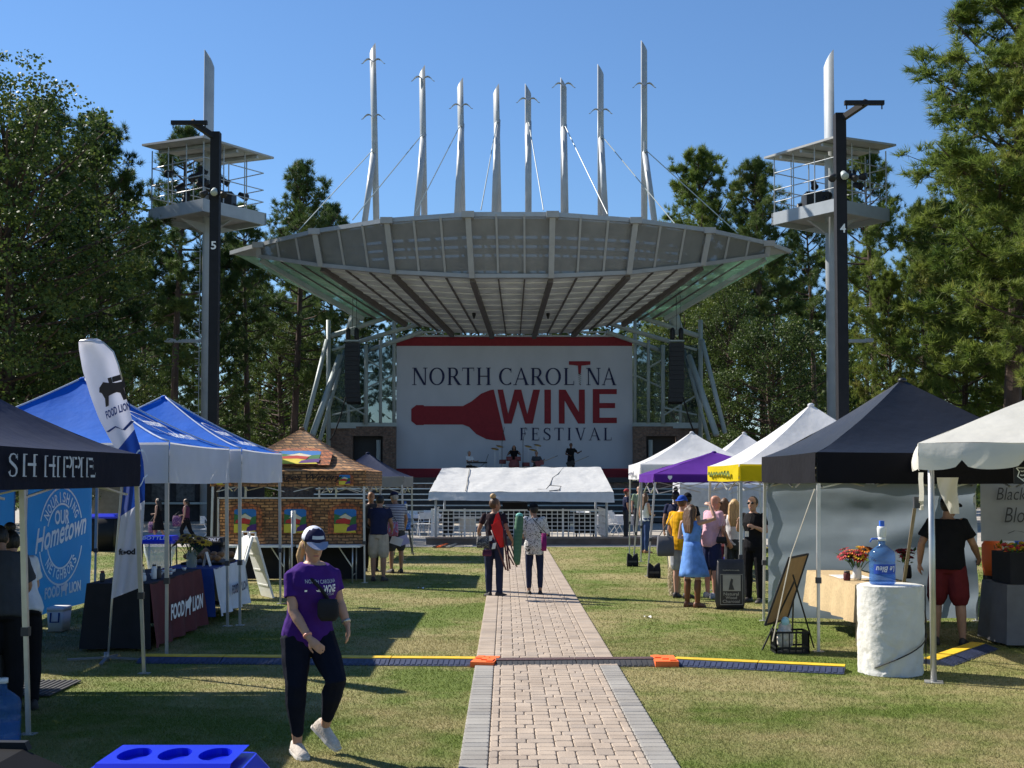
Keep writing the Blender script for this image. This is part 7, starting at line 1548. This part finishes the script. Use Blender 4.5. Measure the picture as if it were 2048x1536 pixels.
# ---- two women crossing the plaza
J = pose(G(316, 1086), 1.46, 280, legL=((0, .3, -1), (0, -.1, -1)), legR=((0, -.25, -1), (0, -.45, -1)), armR=((.2, .2, -1), (.0, 1, -.1))); person(J, 'person in black dress with a purple bag crossing the plaza', 'light', True, BLACKC, 0, -.1, 'dress', BLACKC, SHOE_D, HAIR['black'], 'long', glasses=True, voxel=.016)
J = pose(G(372, 1087), 1.46, 275, legL=((0, .4, -1), (0, -.15, -1)), legR=((0, -.35, -1), (0, -.6, -1)), armR=((.2, .1, -1), (.0, 1, -.2))); person(J, 'person in plum top and black trousers striding across the plaza', 'light', True, WOODC, 0, -.03, 'pants', BLACKC, SHOE_D, HAIR['black'], 'pony', glasses=True, voxel=.016)
bag('purple patterned tote carried by the black-dressed person', 306, 1055, 39.6, .28, .36, printed('purple_bag', (.14, .05, .16), (.4, .25, .3), 7, .5), (310, 1030)); bag('purple patterned tote carried by the plum-topped person', 354, 1042, 39.6, .28, .34, MATS['cloth_purple_bag'], (360, 1022))
# ---- navy stall helpers
J = pose(Vector((gx(8, 10.4), 10.4, 0)), 1.70, 330, lean=22, nod=30, armL=((-.2, .7, -1), (.2, 1, -.3)), armR=((.3, .3, -1), (0, 1, -.4))); person(J, 'person in grey shirt bending over the counter in the navy stall', 'tan', False, CHAR, .8, -.08, 'pants', BLACKC, SHOE_D, HAIR['black'], 'short', voxel=.012, loose=.04, thick=1.15, belly=.03)
J = pose(Vector((gx(48, 10.9), 10.9, 0)), 1.66, 320, lean=30, nod=25, armL=((-.2, .7, -1), (.2, 1, -.3)), armR=((.3, .4, -1), (0, 1, -.4))); person(J, 'person in white T-shirt with a black bun in the navy stall', 'light', True, WHITEC, .7, -.08, 'pants', BLACKC, SHOE_D, HAIR['black'], 'bun', voxel=.012, loose=.03, bun=HAIR['black'])
# ---- right-hand group
J = pose(G(1253, 1077), 1.72, 80, armL=((-.15, .0, -1), (0, .3, -1))); person(J, 'person in red cap and navy shirt standing by the steps', 'tan', False, NAVYC, .6, -.05, 'pants', CHAR, BOOT, HAIR['brown'], 'short', REDCAP, voxel=.016)
J = pose(G(1278, 1072), 1.80, 175); person(J, 'person in sage green shirt behind the purple canopy leg', 'light', False, GREEN, .7, -.05, 'pants', CHAR, SHOE_D, HAIR['brown'], 'short', voxel=.016)
J = pose(G(1290, 1106), 1.66, 60, armL=((-.2, -.1, -1), (-.05, .25, -1)), armR=((.2, .1, -1), (-.5, .9, -.2))); person(J, 'person in white top and blue jeans standing on the paving edge', 'light', True, WHITEC, 0, -.03, 'pants', cloth('blue_jeans', (.035, .06, .15)), mat('tan_sandal', (.3, .14, .06), .6), HAIR['brown'], 'long', voxel=.014)
J = pose(G(1352, 1150), 1.80, 20, nod=10); person(J, 'tall person in navy shirt under the purple canopy', 'tan', False, NAVYC, .6, -.05, 'pants', CHAR, SHOE_D, HAIR['black'], 'bun', voxel=.014, bun=HAIR['black'])
J = pose(G(1376, 1155), 1.76, 10); person(J, 'person in black shirt and dark cap under the purple canopy', 'tan', False, BLACKC, .6, -.05, 'pants', BLACKC, SHOE_D, HAIR['black'], 'short', BLACKC, voxel=.014)
J = pose(G(1364, 1196), 1.76, 35, nod=8, armL=((-.3, .1, -1), (.1, .6, -.7)), armR=((.25, .2, -1), (-.3, .9, -.3))); person(J, 'person in gold T-shirt with a blue cap worn backwards', 'light', False, GOLD, .7, -.13, 'shorts', cloth('grey_shorts', (.30, .31, .34)), SHOE_D, HAIR['brown'], 'short', BLUECAP, True, voxel=.012, loose=.035)
J = pose(G(1386, 1214), 1.64, 40, head=15, nod=5, side=-4, armR=((.75, .35, .25), (-.45, .15, .85), (-.9, .1, .4)), armL=((-.3, .1, -1), (.3, .9, .2))); person(J, 'person in blue sundress and brown boots shading their eyes', 'light', True, SKY_, 0, .0, 'dress', SKY_, BOOT, HAIR['brown'], 'long', voxel=.011, boots=BOOT)
J = pose(G(1424, 1196), 1.77, 60, lean=5, nod=12, armR=((.15, .15, -1), (-.1, .6, -.9)), armL=((-.2, .3, -1), (.1, .8, -.3))); person(J, 'balding person in pink polo and navy shorts', 'red', False, PINK, .75, -.09, 'shorts', cloth('navy_shorts', (.02, .025, .07)), mat('grey_trainer', (.35, .34, .36), .7), None, glasses=True, voxel=.012, loose=.03, belly=.04)
J = pose(G(1450, 1180), 1.70, 15, armL=((-.2, .3, -1), (0, .8, -.4))); person(J, 'person with long brown hair in a coral top', 'light', True, CORAL, 1.4, -.12, 'pants', cloth('plum_trousers', (.12, .03, .08)), SHOE_D, HAIR['brown'], 'long', voxel=.013)
J = pose(G(1470, 1194), 1.70, 10, armR=((.35, .3, -1), (.3, .9, .05)), armL=((-.25, .2, -1), (0, .7, -.5))); person(J, 'person with long blonde hair in a white vest and dark jeans', 'light', True, WHITEC, 0, -.06, 'pants', CHAR, SHOE_D, HAIR['blonde'], 'long', voxel=.012)
J = pose(G(1508, 1205), 1.76, 215, armR=((.3, .3, -1), (-.4, .7, .7)), armL=((-.3, .2, -1), (.4, .8, .3))); person(J, 'person in black dress and sunglasses facing the lawn', 'light', True, BLACKC, .6, -.1, 'pants', BLACKC, SHOE_D, HAIR['black'], 'short', glasses=True, voxel=.012, thick=1.05)
bag('grey tote bag slung behind the gold T-shirt', 1331, 1092, 21.0, .30, .34, mat('grey_felt', (.10, .10, .11), .9), (1345, 1030)); bag('small black shoulder bag on the coral top', 1443, 1080, 20.9, .17, .11, M_BLK2, (1452, 1030))
t = thing('name_badge', 'white badge hanging on the black dress', 'badge', P(1494, 1068, 20.2)); mb = MB(); mb.cbox(P(1494, 1068, 20.2), Vector((.028, 0, 0)), Vector((0, .004, 0)), Vector((0, 0, .045))); mb.build('card', M_PAPER, t); mb = MB(); mb.tube([P(1494, 1063, 20.2), P(1503, 1030, 20.3)], .004, 4); mb.build('lanyard', M_DARKJ, t)
c = G(1346, 1192); t = thing('shaggy_cream_wrap', 'shaggy cream fleece hanging behind the gold T-shirt', 'fleece', c)
rg = np.random.default_rng(31); n = 5000; z = rg.uniform(.02, 1.02, n); a = rg.uniform(0, 6.28, n); r_ = (.075+.03*np.sin(z*6))*rg.uniform(.7, 1.0, n); cc_ = np.stack([c.x+np.cos(a)*r_+.03*(1-z), c.y+np.sin(a)*r_, z], 1); d = np.stack([np.cos(a), np.sin(a), -1.2+0*a], 1)+rg.normal(0, .4, (n, 3)); d /= np.linalg.norm(d, axis=1, keepdims=True)
mb = MB(); mb.tube([c+Vector((.03, 0, .0)), c+Vector((.02, 0, .4)), c+Vector((.0, 0, .8)), c+Vector((0, 0, 1.03))], [.05, .08, .09, .03], 12); mb.build('core', mat('cream_fleece', (.55, .48, .33), .9), t, True); o = link('fringe', tri_mesh('fringe', tris_from(cc_, d, rg.uniform(.03, .06, n), rg.uniform(.003, .006, n), rg)), MATS['cream_fleece'], t); o['kind'] = 'stuff'
# ---- flower stall keeper
J = pose(G(1898, 1290), 1.84, 20, head=45, nod=8, legL=((-.1, .05, -1), (-.03, -.05, -1)), legR=((.1, -.05, -1), (.05, -.05, -1)), armL=((-.5, -.05, -1), (-.1, .35, -1)), armR=((.45, .2, -1), (.25, .8, -.7))); J['wide'] = 1.06
person(J, 'bearded person in black shirt and dark red shorts at the flower stall', 'tan', False, BLACKC, .7, -.06, 'shorts', MAR, SHOE_D, HAIR['black'], 'short', BLACKC, glasses=True, voxel=.011, loose=.035, thick=1.12, belly=.03)
# ---- the band
def seatbox(x, y, h): 
    t = thing('band_stool', 'dark stool on the stage deck under a seated player', 'stool', (x, y, sd), 'stools of the band'); mb = MB(); mb.lathe((x, y, sd+h-.06), [(.17, 0), (.18, .05), (.14, .06)], 12); mb.build('seat', M_BLACK, t, True)
    for k in range(3): mb = MB(); a = k*2.1; mb.tube([(x, y, sd+h-.06), (x+math.cos(a)*.22, y+math.sin(a)*.22, sd)], .012, 5); mb.build('leg', M_BLACK, t)
SIT = dict(legL=((-.25, .95, -.1), (-.05, .15, -1)), legR=((.25, .95, -.1), (.05, .15, -1)), seat=.56)
for px, lb, kw, m_, hr_n in ((938, 'seated keyboard player in a white shirt on the stage', dict(heading=140, armR=((.2, .5, -.8), (0, 1, .1)), armL=((-.2, .5, -.8), (0, 1, .1))), WHITEC, 'grey'), (1073, 'seated guitarist in dark shirt left of the standing bassist', dict(heading=180, armR=((.3, .3, -1), (-.7, .6, .1)), armL=((-.4, .4, -.8), (-.3, .7, .3))), CHAR, 'black')):
    x = gx(px, 63); J = pose(Vector((x, 63, sd)), 1.76, **kw, **SIT); J['pel'] = J['pel']; person(J, lb, 'tan', False, m_, .7, -.02, 'pants', BLACKC, SHOE_D, HAIR[hr_n], 'short', voxel=.02); seatbox(x, 63, .47)
x = gx(1028, 65); J = pose(Vector((x, 65, sd+.35)), 1.76, 180, armR=((.5, .4, -.6), (-.2, .8, .3)), armL=((-.5, .4, -.6), (.2, .8, .3)), **SIT); person(J, 'drummer with long dark hair behind the drum kit', 'tan', False, BLACKC, .7, -.02, 'pants', BLACKC, SHOE_D, HAIR['black'], 'long', voxel=.02)
mb = MB(); mb.box(x-1.4, x+1.4, 63.4, 66, sd+.003, sd+.34); rs = mb.build('drum_riser', M_STAGE); tag(rs, 'low black riser under the drum kit', 'riser')
mb = MB(); mb.lathe((x, 65, sd+.352), [(.14, 0), (.16, .42), (.14, .45)], 10); ds = mb.build('drum_stool', M_BLACK); tag(ds, 'round black stool of the drummer', 'stool')
J = pose(Vector((gx(1142, 63), 63, sd)), 1.78, 175, armR=((.4, .2, -1), (-.5, .6, -.2)), armL=((-.6, .3, -.8), (-.4, .7, .3))); person(J, 'standing bassist in black shirt on the stage', 'dark', False, BLACKC, .7, -.03, 'pants', BLACKC, SHOE_D, HAIR['black'], voxel=.02)
def guitar(px, py, D, sx, lb, col):
    c = P(px, py, D); t = thing('electric_guitar', lb, 'guitar', c); d = Vector((sx*.92, -.1, .38)).normalized(); n = Vector((0, -1, 0)); w = d.cross(n).normalized()
    out = [(-.24, .12), (-.1, .17), (.02, .11), (.14, .15), (.2, .07), (.2, -.07), (.12, -.14), (.0, -.11), (-.12, -.17), (-.24, -.12)]
    mb = MB(); mb.prism([c+d*a+w*b for a, b in out], n*.05); mb.build('body', col, t, fix=True); mb = MB(); mb.bar(c+d*.18+n*.03, c+d*.82+n*.03, .05, .025); mb.build('neck', M_WOOD, t); mb = MB(); mb.bar(c+d*.82+n*.03, c+d*.98+n*.03, .08, .02); mb.build('headstock', M_BLACK, t)
guitar(1142, 927, 62.65, 1, 'bass guitar held by the standing bassist', M_BLACK); guitar(1080, 926, 62.55, 1, 'guitar on the lap of the seated guitarist', M_TINT)
dk = thing('drum_kit', 'drum kit with cymbals in front of the banner', 'drum kit', (x, 64.2, sd+.34)); z0 = sd+.345
mb = MB(); mb.lathe((x, 63.7, z0+.3), [(.28, 0), (.29, .02), (.29, .4), (.28, .42)], 18, Vector((0, 1, 0))); mb.build('bass_drum', M_TINT, dk, True)
for dx, dy, h, r in ((-.25, 64.0, .75, .16), (.2, 64.0, .75, .16), (.62, 64.3, .45, .2), (-.6, 64.4, .6, .18)): mb = MB(); mb.lathe((x+dx, dy, z0+h-.22), [(r, 0), (r+.01, .01), (r, .22)], 14); dr = mb.build('drum', M_TINT, dk, True); mb = MB(); mb.tube([(x+dx, dy, z0), (x+dx, dy, z0+h-.2)], .015, 5); mb.build('stand', M_ALU, dr)
for dx, dy, h in ((-1.0, 64.1, 1.15), (1.0, 64.1, 1.1), (-.75, 64.7, 1.3), (.75, 64.7, 1.3), (1.25, 64.4, 1.35)): mb = MB(); mb.lathe((x+dx, dy, z0+h), [(.21, 0), (.06, .03), (.01, .05)], 14, Vector((.2, -.3, 1))); cy_ = mb.build('cymbal', mat('brass', (.4, .28, .1), .3, .9), dk, True); mb = MB(); mb.tube([(x+dx, dy, z0), (x+dx, dy, z0+h)], .012, 5); mb.build('stand', M_ALU, cy_)
for px, h, lb in ((1004, 2.6, 'tall microphone boom on the bass-drum side'), (1046, 2.6, 'tall microphone boom by the floor tom'), (972, 1.2, 'short microphone stand beside the keyboard player')):
    xx = gx(px, 63.2); t = thing('microphone_stand', lb, 'stand', (xx, 63.2, sd)); mb = MB(); mb.tube([(xx, 63.2, sd), (xx, 63.2, sd+h*.7), (xx+.12, 63.3, sd+h)], .014, 5); mb.build('boom', M_BLACK, t); mb = MB(); mb.lathe((xx, 63.2, sd), [(.14, 0), (.13, .02)], 12); mb.build('base', M_BLACK, t)
xx = gx(945, 62.3); t = thing('keyboard', 'slim black keyboard on a stand before the seated player', 'keyboard', (xx+.3, 62.4, sd)); mb = MB(); mb.box(xx-.3, xx+.75, 62.3, 62.6, sd+.72, sd+.80); mb.build('keyboard_body', M_BLACK, t)
for a_, b_ in ((-.2, .6), (.6, -.2)): mb = MB(); mb.bar((xx+a_, 62.45, sd), (xx+b_, 62.45, sd+.72), .03); mb.build('stand_leg', M_BLACK, t)
